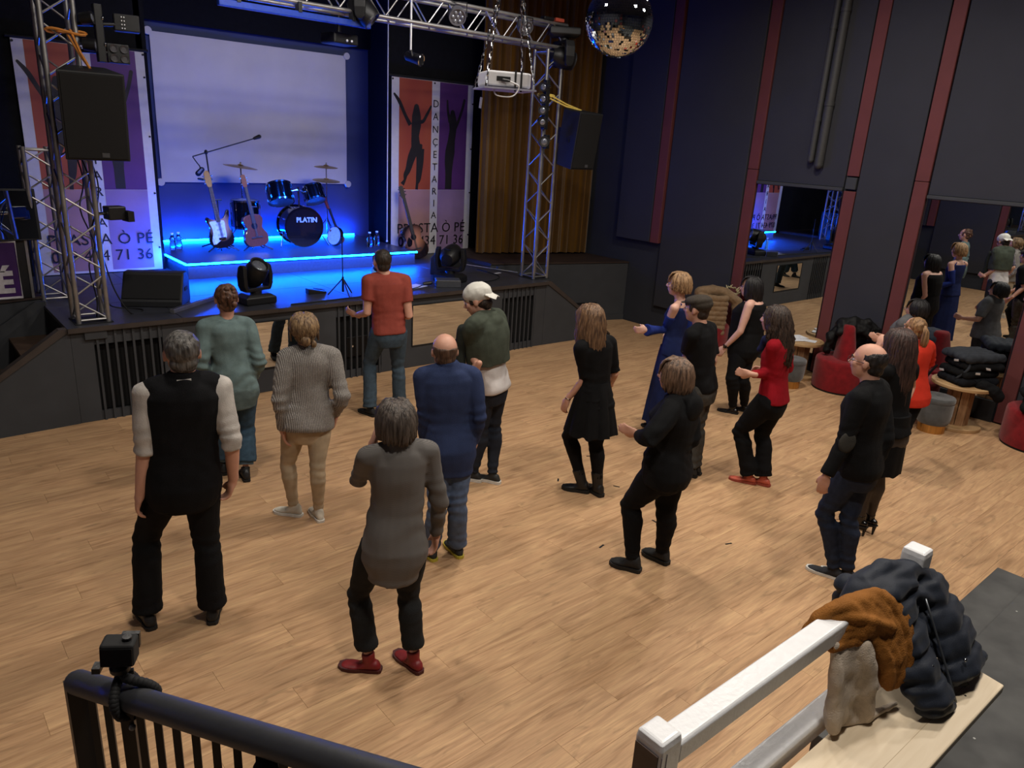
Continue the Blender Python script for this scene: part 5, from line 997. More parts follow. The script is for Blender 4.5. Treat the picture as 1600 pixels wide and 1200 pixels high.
    # ---- hair
    def hair_short(s, m, back=.012, up=.006, grow=.006, front=0.0, fold=.004):
        mb = MB(); H = s.K; hp = s.headpt; ax = (s.hl, s.hf, s.hu); g = grow
        mb.ell(hp(-.004-back+front, 0, .015+up), (.0475*H+g, .0540*H+g, .0500*H+g), ax, 20, 14)
        mb.ell(hp(-.030, 0, -.018), (.0390*H, .0290*H, .0330*H), ax, 14, 10)
        for q in (1, -1): mb.ell(hp(.014, q*.038, .012), (.0095*H, .014*H, .026*H), ax, 8, 6)
        s.hairm = m; sd = s.seed
        return remeshed('hair', mb, m, s.root, .008, lambda P: wobble(P, fold, 60, sd), 1)
    def hair_fringe_of_bald(s, m, crown=.0):
        """hair left round the back and the sides below a bald crown"""
        mb = MB(); H = s.K; hp = s.headpt; ax = (s.hl, s.hf, s.hu); s.hairm = m
        for q in np.linspace(-1.72, 1.72, 23):
            P = [hp(-.004-.0545*math.cos(e)*math.cos(q), .0435*math.cos(e)*math.sin(q), .015+.0496*math.sin(e)) for e in np.linspace(-.75+max(0, abs(q)-.9)*.85, (.12+crown*38)*(1 if abs(q) < 1.3 else .7), 6)]
            mb.capsule(P, .0056*H*(1-.45*max(0, abs(q)-1.1)), 6)
        for q in ():
            c = hp(-.006-.0440*math.cos(q), .0365*math.sin(q), .006+crown+.004*math.cos(q)); mb.ell(c, (.0125*H, .0145*H, .023*H), ax, 8, 6)
        mb.ell(hp(-.026, 0, -.020), (.0380*H, .0310*H, .0290*H), ax, 14, 10)
        sd = s.seed; return remeshed('hair', mb, m, s.root, .008, lambda P: wobble(P, .003, 60, sd), 1)
    def locks(s, m, length, n=46, thick=.0125, spread=2.05, wave=.008, fall=None, flick=0.0, name='hair', cap=True, part_l=0.0, side=1.0, wf=14, fringe=False):
        """hair hanging in locks from the crown over the skull; length below the head centre, in shares of the height"""
        rnd = random.Random(s.seed); mb = MB(); H = s.K; hp = s.headpt; ax = (s.hl, s.hf, s.hu); s.hairm = m
        if cap:
            mb.ell(hp(-.010, 0, .020), (.0485*H, .0560*H, .0500*H), ax, 20, 12); mb.ell(hp(-.030, 0, -.015), (.042*H, .032*H, .040*H), ax, 16, 10)
        down = V3((0, 0, -1)); fall = V3(fall) if fall is not None else -s.hf*.10
        for lay in range(2):
            for i in range(n):
                q = (-spread+2*spread*(i+.5*lay)/(n-1)); q += rnd.uniform(-.04, .04)
                ca, sa = math.cos(q), math.sin(q); P = [hp(.010+.012*(abs(q) > 1.5), part_l+.010*sa, .066)]
                for th in (.55, 1.0, 1.4):
                    r = 1.0+.05*lay
                    P.append(hp(-.006-.0600*r*math.sin(th)*ca, .0500*r*math.sin(th)*sa, .016+.0530*r*math.cos(th)))
                L = length*s.H*(1-.22*(abs(q)/spread)**2*side)*rnd.uniform(.86, 1.05); p = P[-1]; ph = rnd.uniform(0, 6); st = 6
                out = -s.hf*ca*.35+s.hl*sa*.35
                for k in range(1, st+1):
                    t = k/st; o_ = (out*math.sin(PI*min(t*1.1, 1))*.12+fall*t*.5)*L
                    P.append(p+down*L*t*.97+o_+s.hl*wave*math.sin(wf*t+ph)+s.hf*wave*math.cos(wf*.8*t+ph)*.7-out*flick*t*t)
                w = thick*rnd.uniform(.75, 1.15); mb.tube(P, [w*.6, w, w*1.1, w*1.1]+[w*(1.1-.75*(k/st)**2) for k in range(1, st+1)], 6)
        if fringe:
            for l_ in np.linspace(-.043, .043, 19):
                r = rnd.uniform(.9, 1.1); mb.tube([hp(-.005, l_*.45, .069), hp(.030, l_*.9, .064), hp(.054-abs(l_)*.28, l_*1.03, .044), hp(.0625-abs(l_)*.36, l_*1.06, .018*r+abs(l_)*-.25)], [.007, .0095, .0095, .005], 6)
        else:
            for g in (1, -1):
                for k in range(7): mb.tube([hp(.0, g*.006, .070), hp(.030-.003*k, g*(.022+.002*k), .060), hp(.036-.006*k, g*.0475, .030), hp(.026-.007*k, g*.0525, -.010), hp(.018-.007*k, g*.053, -.040)], [.007, .0095, .010, .009, .005], 6)
        return part(name, mb, m, s.root, smooth=True)
    def glasses(s, m):
        H = s.K; hp = s.headpt; mb = MB()
        for g in (1, -1):
            c = hp(.062, g*.0185, .002)
            mb.tube([c+s.hl*.0165*H*math.cos(q)+s.hu*.0115*H*math.sin(q) for q in np.linspace(0, 2*PI, 14, endpoint=False)], .0018, 6, closed=True)
            mb.tube([hp(.060, g*.035, .004), hp(.030, g*.046, .005), hp(-.005, g*.049, .003)], .0020, 6)
        mb.tube([hp(.064, .004, .005), hp(.064, -.004, .005)], .0018, 6)
        return part('glasses', mb, m, s.root, smooth=True)
    def belt_tag(s, p, size, m, name='label_patch'):
        return part(name, MB().box(p, size), m, s.root)
BLK = lambda nm='black_cotton', c=(13, 13, 15): fabric(nm, c, var=.25)
RUBBER_B = mat('rubber_black', (18, 18, 18), rough=.7); RUBBER_W = mat('rubber_white', (214, 212, 206), rough=.6)
LEATHER_B = mat('leather_black', (15, 14, 15), rough=.5, bump=.1)

# 1 man in a black waistcoat
p = Figure('vest', 'man in black waistcoat over pale long sleeves, seen from behind, nearest on the left', 1.08, bd=1.1)
p.body(curl=(.7, .9)); p.top('shirt', fabric('shirt_oatmeal', (178, 172, 166)), hem=.0, infl=.006, sleeve=1.12, sinfl=.014, cuff=1.05, fold=.008)
p.top('waistcoat', fabric('waistcoat_black', (12, 12, 15), var=.3), hem=-.24, infl=.020, sleeves='', fold=.005, collar=True, hemx=.01, yoke=.80)
p.trousers(fabric('trousers_black', (14, 14, 16)), infl=.012, flare=1.12); p.shoes(LEATHER_B, RUBBER_B, wide=1.1)
p.hair_short(hairmat('hair_grey_dark', (112, 108, 104), (38, 36, 36)), grow=.0); p.face()
nk = p.J['neck']-p.fwd*.080+V3((0, 0, .012)); part('collar_label', MB().box(nk, (.075, .008, .022), rz=math.atan2(-p.fwd[0], p.fwd[1])), mat('label_white', (196, 194, 190)), p.root)
# 2 woman in teal
p = Figure('teal', 'woman in loose grey-green sweatshirt and cuffed jeans with clipped-up brown hair', .92, True)
p.body(); p.top('sweatshirt', fabric('sweat_teal', (98, 116, 116)), hem=-.10, infl=.020, sinfl=.022, hemx=.02, fold=.011, cuff=.9, bulge=.015)
p.top('shirt_hem', fabric('shirt_teal_under', (84, 98, 98)), hem=-.30, infl=.022, sleeves='', neck=.3, yoke=False, hemx=.02)
p.trousers(fabric('jeans_teal_blue', (52, 72, 88), scale=30), infl=.014, upto=1.80, flare=1.35)
for S in 'LR':
    k, a = p.J['knee'+S], p.J['ankle'+S]; e = a+(k-a)*.13; b_ = a+(k-a)*.27; part('turned_up_cuff', MB().tube([e, e*.5+b_*.5, b_], [.067, .069, .068], 16), fabric('jeans_cuff', (84, 104, 116)), p.root, smooth=.6)
p.shoes(LEATHER_B, RUBBER_B)
hb = hairmat('hair_brown_updo', (112, 78, 60), (40, 26, 22)); p.hair_short(hb, grow=.002, fold=.006)
hp = p.headpt; tw = MB()
for i in range(13): q = i*2.4; tw.ell(hp(-.050-.008*math.cos(q), .022*math.sin(q*.9), .022+.034*math.sin(i*.62)), (.026, .020, .022), None, 10, 6)
part('hair_twists', tw, hb, p.root, smooth=True); part('hair_clip', MB().capsule([hp(-.070, .006, .020), hp(-.074, 0, -.005), hp(-.066, -.004, -.026)], [.010, .013, .008], 8), mat('clip_tortoise', (60, 34, 22), rough=.3), p.root, smooth=True); p.face()
# 3 woman in the knitted jumper
p = Figure('knit', 'woman in chunky pale grey knitted jumper with cream trousers and cream shoes', .95, True)
p.body(); 
KNIT = NT('knit_pale_grey'); KNIT.b.inputs['Roughness'].default_value = .95
tc = KNIT.node('ShaderNodeTexCoord'); wv = KNIT.node('ShaderNodeTexWave'); wv.inputs['Scale'].default_value = 26; wv.inputs['Distortion'].default_value = 3.0; wv.bands_direction = 'X'; wv.inputs['Detail Scale'].default_value = 6
KNIT.link(tc.outputs['Object'], wv.inputs['Vector']); rp = KNIT.node('ShaderNodeValToRGB'); rp.color_ramp.elements[0].color = (*lin((118, 113, 110)), 1); rp.color_ramp.elements[1].color = (*lin((166, 160, 154)), 1)
KNIT.link(wv.outputs['Fac'], rp.inputs['Fac']); KNIT.link(rp.outputs['Color'], KNIT.b.inputs['Base Color']); bp = KNIT.node('ShaderNodeBump'); bp.inputs['Strength'].default_value = .8; bp.inputs['Distance'].default_value = .01
KNIT.link(wv.outputs['Fac'], bp.inputs['Height']); KNIT.link(bp.outputs['Normal'], KNIT.b.inputs['Normal'])
p.top('knitted_jumper', KNIT.m, hem=-.06, infl=.020, sinfl=.026, cuff=.75, hemx=.02, bulge=.015, fold=.009)
ck = p.J['neck']; part('jumper_collar', MB().tube([ck-p.up*.025, ck+p.up*.005, ck+p.up*.022], [.098, .080, .072], 20), KNIT.m, p.root, smooth=True)
p.trousers(fabric('corduroy_cream', (176, 158, 132), var=.1), infl=.006, fold=.003); p.shoes(fabric('canvas_cream', (205, 198, 184)), RUBBER_W, high=.10)
hm = hairmat('hair_light_brown', (150, 122, 88), (64, 46, 36)); p.locks(hm, .055, n=30, wave=.004, spread=1.9, flick=.02)
hp = p.headpt; part('hair_knot', MB().ell(hp(-.062, 0, -.030), (.040, .034, .044), None, 12, 8).ell(hp(-.058, -.03, -.045), (.022, .022, .030), None, 10, 6), hm, p.root, smooth=True); p.face()
# 4 woman in grey shirt
p = Figure('grey', 'woman in grey shirt jacket and red flat shoes with one hand raised to her mouth', .92, True)
p.body(curl=(1.0, .5)); GS = NT('shirt_grey_check'); GS.b.inputs['Roughness'].default_value = .9
tc = GS.node('ShaderNodeTexCoord'); wv = GS.node('ShaderNodeTexWave'); wv.inputs['Scale'].default_value = 55; wv.inputs['Distortion'].default_value = 1.5; wv.bands_direction = 'Z'
GS.link(tc.outputs['Object'], wv.inputs['Vector']); rp = GS.node('ShaderNodeValToRGB'); rp.color_ramp.elements[0].color = (*lin((84, 80, 78)), 1); rp.color_ramp.elements[1].color = (*lin((104, 100, 97)), 1)
GS.link(wv.outputs['Fac'], rp.inputs['Fac']); GS.link(rp.outputs['Color'], GS.b.inputs['Base Color'])
p.top('shirt_jacket', GS.m, hem=-.34, infl=.015, sinfl=.012, hemx=.015, fold=.010, collar=True)
p.trousers(fabric('trousers_charcoal', (32, 33, 34)), infl=.010, upto=1.84, flare=1.1); p.shoes(mat('shoe_red_leather', (120, 22, 26), rough=.5), mat('sole_dark_red', (70, 16, 18)), high=.065)
p.locks(hairmat('hair_grey_brown', (96, 86, 79), (34, 27, 24)), .080, n=64, thick=.0095, wave=.002, spread=2.1); p.face()
# 5 man in rust T-shirt
p = Figure('rust', 'man in rust red T-shirt and blue jeans facing the stage edge', 1.04, bd=1.05)
p.body(); p.top('t_shirt', fabric('tshirt_rust', (140, 66, 56), var=.1), hem=-.02, infl=.010, sleeve=.62, sinfl=.020, cuff=1.05, fold=.008)
p.trousers(fabric('jeans_washed', (60, 74, 86), scale=26), infl=.010, flare=1.08); p.shoes(mat('shoe_black_suede', (13, 13, 15), rough=.8), RUBBER_B)
p.hair_short(hairmat('hair_dark_short', (62, 52, 46), (26, 22, 20)), grow=-.002, fold=.002); p.face()
part('beard', MB().ell(p.headpt(.018, 0, -.036), (.0395*p.K, .043*p.K, .024*p.K), (p.hl, p.hf, p.hu)), hairmat('beard_dark', (48, 38, 34), (24, 20, 18)), p.root, smooth=True)
# 6 man in blue shirt
p = Figure('blue', 'balding man in long blue shirt, faded blue jeans and black yellow trainers', 1.0, bd=1.12)
p.body(); p.top('blue_shirt', fabric('shirt_cobalt', (44, 55, 88), var=.1), hem=-.34, infl=.010, sinfl=.010, hemx=.025, fold=.007, collar=True)
p.trousers(fabric('jeans_faded', (84, 98, 124), scale=26), infl=.010, flare=1.1); p.shoes(mat('trainer_black', (34, 34, 34), rough=.7), mat('sole_yellow', (186, 170, 60)), high=.085)
p.hair_fringe_of_bald(hairmat('hair_brown_thin', (104, 78, 62), (52, 38, 32))); p.face()
# 7 young man with the white cap
p = Figure('cap', 'young man in backwards white cap with olive hoodie draped over white T-shirt', .98)
p.body(); p.top('t_shirt', fabric('tshirt_white', (206, 200, 198), var=.06), hem=-.06, infl=.012, sleeve=.7, sinfl=.02, hemx=.015, fold=.008)
OLV = fabric('hoodie_olive', (66, 72, 62))
mb = MB(); p.torso(mb, .042, .34, .98, lambda t: .035*(1-t)); p.yoke(mb, .040)
for S in 'LR': p.arm(mb, S, .75, .035)
n0 = p.J['neck']; mb.tube([n0+p.lat*.085*math.cos(q)+p.fwd*.085*math.sin(q)+V3((0, 0, .012-.02*math.sin(q))) for q in np.linspace(0, 2*PI, 14, endpoint=False)], .030, 8, closed=True); mb.ell(n0-p.fwd*.09-V3((0, 0, .05)), (.11, .06, .09), (p.lat, p.fwd, V3((0, 0, 1))))
remeshed('draped_hoodie', mb, OLV, p.root, .012, lambda P: wobble(P, .012, 9, 3), 2)
sl = MB()
for S, sg in (('L', 1), ('R', -1)):
    a = p.J['sho'+S]+p.fwd*.11-V3((0, 0, .04)); sl.capsule([a, a+p.fwd*.02-V3((0, 0, .22)), a-V3((0, 0, .44))+p.fwd*.01], [.05, .048, .042], 10)
remeshed('hanging_sleeves', sl, fabric('hoodie_olive_dark', (40, 44, 40)), p.root, .012, lambda P: wobble(P, .008, 12, 1), 1)
p.trousers(fabric('jeans_dark_navy', (38, 42, 52)), infl=.008, flare=1.0); p.shoes(mat('trainer_black', (34, 34, 34)), RUBBER_W, high=.085, sole_h=.03)
p.hair_short(hairmat('hair_dark_brown', (60, 46, 38), (26, 20, 18)), grow=-.010, up=-.012, back=.004)
CAPW = fabric('cap_white', (206, 204, 196), var=.05); hp = p.headpt; mb = MB(); ax = (p.hl, p.hf, p.hu)
mb.ell(hp(-.006, 0, .030), (.0540*p.K, .0650*p.K, .0500*p.K), ax, 20, 12)
o = remeshed('cap', mb, CAPW, p.root, .008, lambda P: wobble(P, .003, 40, 2), 1)
br = MB(); R = []
for k in range(5):
    t = k/4; R.append([hp(-.052-.036*t-.008*math.cos(q)*(1-t), .046*(1-.35*t*t)*math.sin(q), .018-.030*t-.004*math.cos(q)+.010*(1-math.sin(q)**2)) for q in np.linspace(0, 2*PI, 14, endpoint=False)])
br.rings(R); part('cap_brim', br, CAPW, o, smooth=True); p.face()
# 8 woman with long blonde hair
p = Figure('blond', 'woman with long blonde-brown hair in short black flared dress and ankle boots', 1.0, True)
p.body(); K = fabric('dress_black', (12, 12, 14), var=.25); p.top('dress_bodice', K, hem=.10, infl=.010, sleeve=.92, sinfl=.014, cuff=1.15, fold=.006)
p.skirt('dress_skirt', K, .36, .46, .135, .235, .105, .21, fold=.016)
p.trousers(fabric('leggings_black', (11, 11, 13)), infl=.005, name='leggings', fold=.002, thick=1.1); p.shoes(LEATHER_B, RUBBER_B, high=.10, boot=.10, sole_h=.03, wide=1.15)
p.locks(hairmat('hair_dark_blonde', (134, 102, 74), (58, 41, 32)), .29, n=56, wave=.008, fall=-p.hf*.10); p.face()
part('bracelet', MB().tube([p.J['wriL']+p.lat*.024*math.cos(q)+p.fwd*.024*math.sin(q) for q in np.linspace(0, 2*PI, 12, endpoint=False)], .006, 6, closed=True), CHROME, p.root)
# 9 woman in blue dress
p = Figure('bluedress', 'woman in long royal blue dress with bare shoulder, arm held forward', .95, True, SKIN_P)
p.legin = -.036; p.body(); BD = fabric('dress_royal_blue', (24, 35, 78), var=.15); p.top('dress_bodice', BD, hem=.0, infl=.010, sleeves='', neck=.90, yoke=False, fold=.005)
mb = MB()
for S in 'LR':
    a, e, w = p.J['sho'+S], p.J['elb'+S], p.J['wri'+S]; mb.tube([a+(e-a)*.36, a+(e-a)*.7, e, e+(w-e)*.4, e+(w-e)*.75, w+(w-e)*.12], [.058, .052, .046, .042, .050, .068], 12); mb.capsule([a+(e-a)*.36, p.J['neck']*.5+a*.5-p.fwd*.03], [.03, .02], 8)
remeshed('dress_sleeves', mb, fabric('dress_sleeve_blue', (26, 42, 108)), p.root, .011, lambda P: wobble(P, .005, 14, 2), 2)
p.skirt('dress_skirt', BD, .15, .86, .155, .205, .128, .215, fold=.010, waves=6, c1=(p.J['ankleL']+p.J['ankleR'])/2+V3((0, 0, .02))); p.shoes(LEATHER_B, RUBBER_B)
p.locks(hairmat('hair_blonde', (176, 140, 102), (88, 64, 44)), .078, n=44, wave=.006, spread=2.0, flick=-.01, fringe=True); p.face()
# 10 man with the flat cap
p = Figure('flatcap', 'man in dark flat cap and black T-shirt standing beside the blue dress', .96)
p.body(); p.top('t_shirt', fabric('tshirt_black', (15, 15, 17)), hem=-.05, infl=.014, sleeve=.80, sinfl=.022, fold=.008, cuff=1.1); p.trousers(fabric('jeans_grey', (70, 69, 66), scale=26), infl=.010, flare=1.05); p.shoes(mat('trainer_black', (34, 34, 34)), RUBBER_B)
p.hair_short(hairmat('hair_dark_brown', (60, 46, 38), (26, 20, 18)), grow=-.003); hp = p.headpt; mb = MB(); ax = (p.hl, unit(p.hf+p.hu*-.18), unit(p.hu+p.hf*.18))
mb.ell(hp(.0, 0, .040), (.0560*p.K, .0680*p.K, .0300*p.K), ax, 20, 10); mb.ell(hp(-.016, 0, .024), (.052*p.K, .058*p.K, .036*p.K), ax, 16, 10)
remeshed('flat_cap', mb, fabric('flatcap_tweed', (58, 52, 46), scale=60), p.root, .008, lambda P: wobble(P, .003, 30, 2), 1)
br = MB(); br.ell(hp(.060, 0, .026), (.036*p.K, .024*p.K, .005*p.K), ax, 14, 6); part('cap_brim', br, fabric('flatcap_tweed', (58, 52, 46)), p.root, smooth=True); p.face()
pt = p.J['shoL']+(p.J['elbL']-p.J['shoL'])*.70+p.lat*.062; sp = part('sleeve_print', MB().box(pt, (.06, .004, .02), rz=math.atan2(p.fwd[1], p.fwd[0])), mat('print_grey', (96, 96, 96)), p.root)
# 11 woman in the black hoodie
p = Figure('hood', 'woman with highlighted brown bob in black hoodie and leggings, foremost of the right group', 1.20, True, bd=1.25)
p.body(); HD = fabric('hoodie_black', (14, 14, 16), var=.25); p.top('hoodie', HD, hem=-.16, infl=.024, sinfl=.024, cuff=.85, hemx=.015, fold=.010)
n0 = p.J['neck']; mb = MB().tube([n0+p.lat*.085*math.cos(q)+p.fwd*.080*math.sin(q)+V3((0, 0, -.005-.02*math.sin(q))) for q in np.linspace(0, 2*PI, 14, endpoint=False)], .034, 8, closed=True).ell(n0-p.fwd*.10-V3((0, 0, .06)), (.13, .05, .10), (p.lat, p.fwd, V3((0, 0, 1))))
remeshed('hood', mb, HD, p.root, .011, lambda P: wobble(P, .008, 14, 5), 2)
p.trousers(fabric('leggings_black', (11, 11, 13)), infl=.008, name='leggings', fold=.004, thick=1.14); p.shoes(mat('trainer_black_mesh', (20, 20, 22), rough=.8), RUBBER_B, high=.12, wide=1.2, sole_h=.03)
p.locks(hairmat('hair_highlighted_bob', (132, 104, 84), (44, 32, 27)), .118, n=50, wave=.003, spread=2.15, flick=.03, fringe=True); p.face()
# 12 woman in the sleeveless black top
p = Figure('sleeveless', 'woman with straight black hair in sleeveless black top wearing a watch', 1.15, True, SKIN_P, bd=1.45)
p.body(cover_top=False); BT = fabric('top_black', (11, 11, 13)); p.top('sleeveless_top', BT, hem=-.25, infl=.014, sleeves='', neck=.94, yoke=False, fold=.006, dx=lambda t: .05*math.exp(-((t-.35)/.3)**2), hemx=.02)
p.trousers(fabric('trousers_black_b', (11, 11, 13)), infl=.008, fold=.003, thick=1.08); p.shoes(mat('shoe_patent', (14, 14, 15), rough=.25), RUBBER_B, high=.065)
p.locks(hairmat('hair_black', (34, 31, 33), (12, 11, 13)), .15, n=50, wave=.002, spread=1.95, fringe=True); p.face()
w = p.J['wriL']; d = unit(p.J['handL']-p.J['wriL']); u_ = unit(np.cross(d, V3((0, 0, 1)))); v_ = np.cross(d, u_)
part('watch', MB().tube([w+u_*.028*math.cos(q)+v_*.028*math.sin(q) for q in np.linspace(0, 2*PI, 14, endpoint=False)], .009, 6, closed=True).box(w+p.lat*.030, (.03, .03, .03)), BLACK_GLOSS, p.root); p.glasses(mat('glasses_dark', (30, 24, 26), rough=.3))
# 13 woman in the red sweater
p = Figure('redsw', 'woman in bright red jumper with navy scarf, dark curls and orange shoes', 1.0, True)
p.body(curl=(.8, .8)); p.top('red_jumper', fabric('jumper_red', (142, 14, 28), var=.1), hem=-.02, infl=.012, sinfl=.012, fold=.006)
p.trousers(fabric('trousers_black_c', (11, 11, 13)), infl=.008, thick=1.15, flare=1.08); p.shoes(mat('shoe_coral', (186, 84, 62), rough=.6), mat('sole_coral', (150, 64, 48)), high=.07)
n0 = p.J['neck']; mb = MB().tube([n0+p.lat*.078*math.cos(q)+p.fwd*(.030+.085*math.sin(q))+V3((0, 0, .012-.055*math.sin(q))) for q in np.linspace(0, 2*PI, 16, endpoint=False)], .045, 8, closed=True).capsule([n0+p.fwd*.12-V3((0, 0, .05)), n0+p.fwd*.17-V3((0, 0, .14))], [.05, .035], 10)
remeshed('navy_scarf', mb, fabric('scarf_navy', (32, 36, 66)), p.root, .010, lambda P: wobble(P, .010, 18, 4), 1)
p.locks(hairmat('hair_dark_curls', (72, 56, 47), (28, 21, 19)), .265, n=60, thick=.0125, wave=.018, spread=1.9, fall=-p.hf*.35, wf=17); p.face()
part('belt_label', MB().box(p.J['pelvis']-p.fwd*.07+p.lat*.10+V3((0, 0, .045)), (.035, .03, .008)), mat('label_white', (196, 194, 190)), p.root)
# 14 man with elbow patches
p = Figure('elbow', 'man in black zip pullover with elbow patch, glasses and dark blue jeans', 1.08, bd=1.12)
p.body(); p.top('pullover', fabric('pullover_black', (13, 13, 15)), hem=-.10, infl=.016, sinfl=.018, fold=.006, collar=True)
e = p.J['elbL']; ao = unit(p.lat*.8-p.fwd*.5); fx_ = unit(p.J['wriL']-p.J['shoL']); part('elbow_patch', MB().ell(e+ao*.052, (.075, .055, .014), (fx_, np.cross(ao, fx_), ao), 16, 8), fabric('patch_suede', (52, 50, 46)), p.root, smooth=True)
p.trousers(fabric('jeans_indigo', (36, 44, 62), scale=26), infl=.008, flare=1.0, thick=.92); p.shoes(fabric('shoe_grey_suede', (48, 48, 52)), RUBBER_W, high=.075)
p.hair_fringe_of_bald(hairmat('hair_black_thin', (44, 40, 40), (18, 17, 18)), .010); p.glasses(mat('glasses_dark', (30, 24, 26))); p.face()
# 15 woman with very long dark hair
p = Figure('longhair', 'woman with waist-long dark wavy hair and high heels shading her eyes with one hand', .92, True)
p.body(curl=(.25, .5)); K2 = fabric('dress_black_b', (12, 12, 14)); p.top('black_top', K2, hem=.0, infl=.010, sleeve=.45, sinfl=.016, fold=.006); p.skirt('black_skirt', K2, .3, .50, .158, .178, .128, .145, fold=.006, waves=5)
p.trousers(mat('stockings_sheer', (44, 38, 38), rough=.6), infl=.002, name='stockings', fold=.0); p.shoes(mat('shoe_patent', (14, 14, 15)), RUBBER_B, high=.05, heel=.085, sole_h=.008, wide=.8)
p.locks(hairmat('hair_long_dark', (78, 56, 50), (30, 22, 21)), .36, n=60, wave=.012, spread=1.9, fall=-p.hf*.05, wf=16); p.face()
# 16 woman in the orange top
p = Figure('orange', 'woman with dark blonde ponytail in orange-red top and black leggings', .98, True)
p.body(); p.top('orange_top', fabric('top_orange_red', (204, 54, 36), var=.08), hem=-.16, infl=.020, sinfl=.020, hemx=.03, fold=.010)
p.trousers(fabric('leggings_black', (11, 11, 13)), infl=.005, name='leggings', fold=.003); p.shoes(mat('trainer_black', (34, 34, 34)), RUBBER_W, high=.08, sole_h=.028)
hm = hairmat('hair_ponytail_blonde', (166, 128, 88), (84, 60, 42)); p.hair_short(hm, grow=.001); hp = p.headpt
tl = MB(); rnd = random.Random(5)
for i in range(22):
    a0 = hp(-.062, 0, .030); q = i*2.4; r = .022*math.sqrt(i/22); o_ = p.hl*r*math.cos(q)+p.hf*r*math.sin(q)
    tl.tube([hp(-.045, 0, .034), a0+o_*.5, a0-p.hf*.03+o_-V3((0, 0, .05)), a0-p.hf*.035+o_*1.5-V3((0, 0, .13)), a0-p.hf*.02+o_*1.2-V3((0, 0, .20+.05*rnd.random()))], [.006, .010, .011, .009, .004], 6)
part('ponytail', tl, hm, p.root, smooth=True); p.face()
# 17 woman with the black bob, seen mostly in the mirror
p = Figure('bob', 'woman with black bob and glasses in grey T-shirt, mostly hidden behind the orange top', 1.15, True, bd=1.3)
p.body(); p.top('grey_t_shirt', fabric('tshirt_grey_marl', (92, 92, 94)), hem=-.12, infl=.018, sleeve=.85, sinfl=.022, fold=.008, hemx=.02)
p.trousers(fabric('trousers_dark_grey', (44, 44, 44)), infl=.010); p.shoes(LEATHER_B, RUBBER_B)
p.locks(hairmat('hair_black', (34, 31, 33), (12, 11, 13)), .075, n=42, wave=.002, spread=2.0, fringe=True); p.glasses(CHROME); p.face()
# ---------------------------------------------------------------- furniture along the right wall
SPOOL = mat('spool_pine', (190, 156, 112), rough=.6, dark=(160, 124, 84), scale=5, stretch=(1, 1, 8)); SPOOL_S = mat('spool_stave', (176, 140, 104), rough=.6, dark=(140, 104, 74), scale=9, stretch=(6, 6, .5))
VEL_G = fabric('grey_velvet', (78, 79, 80), sheen=.5); PAPER = mat('paper_white', (220, 222, 228))
def lounge_chair(x, y, lab, rz, r=.36):
    t = empty('lounge_chair', (x, y, 0), lab, 'chair', rz=rz)
    part('plinth', MB().lathe([(r*.96, 0), (r*.96, .03)], seg=32), BLACK_MATTE, t, world=False)
    part('seat', MB().lathe([(r*.98, .025), (r, .05), (r, .39), (r*.985, .415), (r*.94, .43), (r*.5, .435), (.001, .436)], seg=40), RED_VELVET, t, world=False, smooth=.8)
    R = []
    for z, a, b2, o_ in ((.40, .20, .135, .0), (.44, .195, .13, 0), (.65, .150, .105, .015), (.82, .115, .085, .028), (.87, .105, .078, .03), (.895, .085, .06, .032), (.90, .05, .03, .032)):
        R.append([(a*math.copysign(abs(math.cos(q))**.75, math.cos(q)), o_+b2*math.copysign(abs(math.sin(q))**.75, math.sin(q)), z) for q in np.linspace(0, 2*PI, 28, endpoint=False)])
    part('backrest', MB().rings(R), RED_VELVET, t, world=False, smooth=.9); return t
lounge_chair(9.76, 6.62, 'red round lounge chair with puffer jacket, farthest along the wall', .5)
lounge_chair(9.75, 4.36, 'red round lounge chair with a black coat, before the slate pillar', .8)
lounge_chair(9.75, 3.50, 'red round lounge chair behind the orange top, left of the coat table', .3)
lounge_chair(9.71, 1.99, 'red round lounge chair under a pile of black jackets, at right edge', .3, .38)
def spool_table(x, y, lab, h=.52, rt=.31, rb=.28):
    t = empty('spool_table', (x, y, 0), lab, 'table'); n = 9
    for i in range(n):
        q = 2*PI*i/n; q2 = 2*PI*(i+1)/n; r = .145
        part('stave', MB().prism([(math.cos(q+.03)*r, math.sin(q+.03)*r), (math.cos(q2-.03)*r, math.sin(q2-.03)*r), (math.cos(q2-.03)*(r-.025), math.sin(q2-.03)*(r-.025)), (math.cos(q+.03)*(r-.025), math.sin(q+.03)*(r-.025))], .04, h-.04, lambda a, b2, d: (a, b2, d)), SPOOL_S, t, world=False)
    part('base_disc', MB().lathe([(rb, 0), (rb, .036), (rb-.006, .042), (.001, .042)], seg=36), SPOOL, t, world=False); part('table_top', MB().lathe([(.001, h-.04), (rt-.004, h-.04), (rt, h-.034), (rt, h-.006), (rt-.006, h), (.001, h)], seg=40), SPOOL, t, world=False, smooth=.5)
    part('rim_groove', MB().lathe([(rt-.05, h-.001), (rt-.045, h+.0015), (rt-.04, h-.001)], seg=40, ring=True), mat('groove_brown', (120, 90, 60)), t, world=False)
    return t
spool_table(9.78, 5.03, 'wooden cable spool table with papers, before the far wall mirror', .53)
spool_table(9.60, 2.84, 'wooden cable spool table under a stack of folded jackets', .55, .34, .29)
for i, (dx, dy, a) in enumerate(((.02, -.10, .3), (-.12, .02, 1.1), (.10, .08, -.4), (-.05, .14, .8))):
    o = put('leaflet', mesh_of('leaflet', MB().box((0, 0, .0012+.002*i), (.15, .21, .002), rz=a), PAPER), None, (9.78+dx, 5.03+dy, .533)); tag(o, ('white leaflet at the near rim of the far spool table, lowest of four', 'white leaflet second from the bottom on the far spool table', 'white leaflet second from the top on the far spool table', 'topmost white leaflet on the far spool table')[i], 'leaflet', 'leaflets on the far spool table')
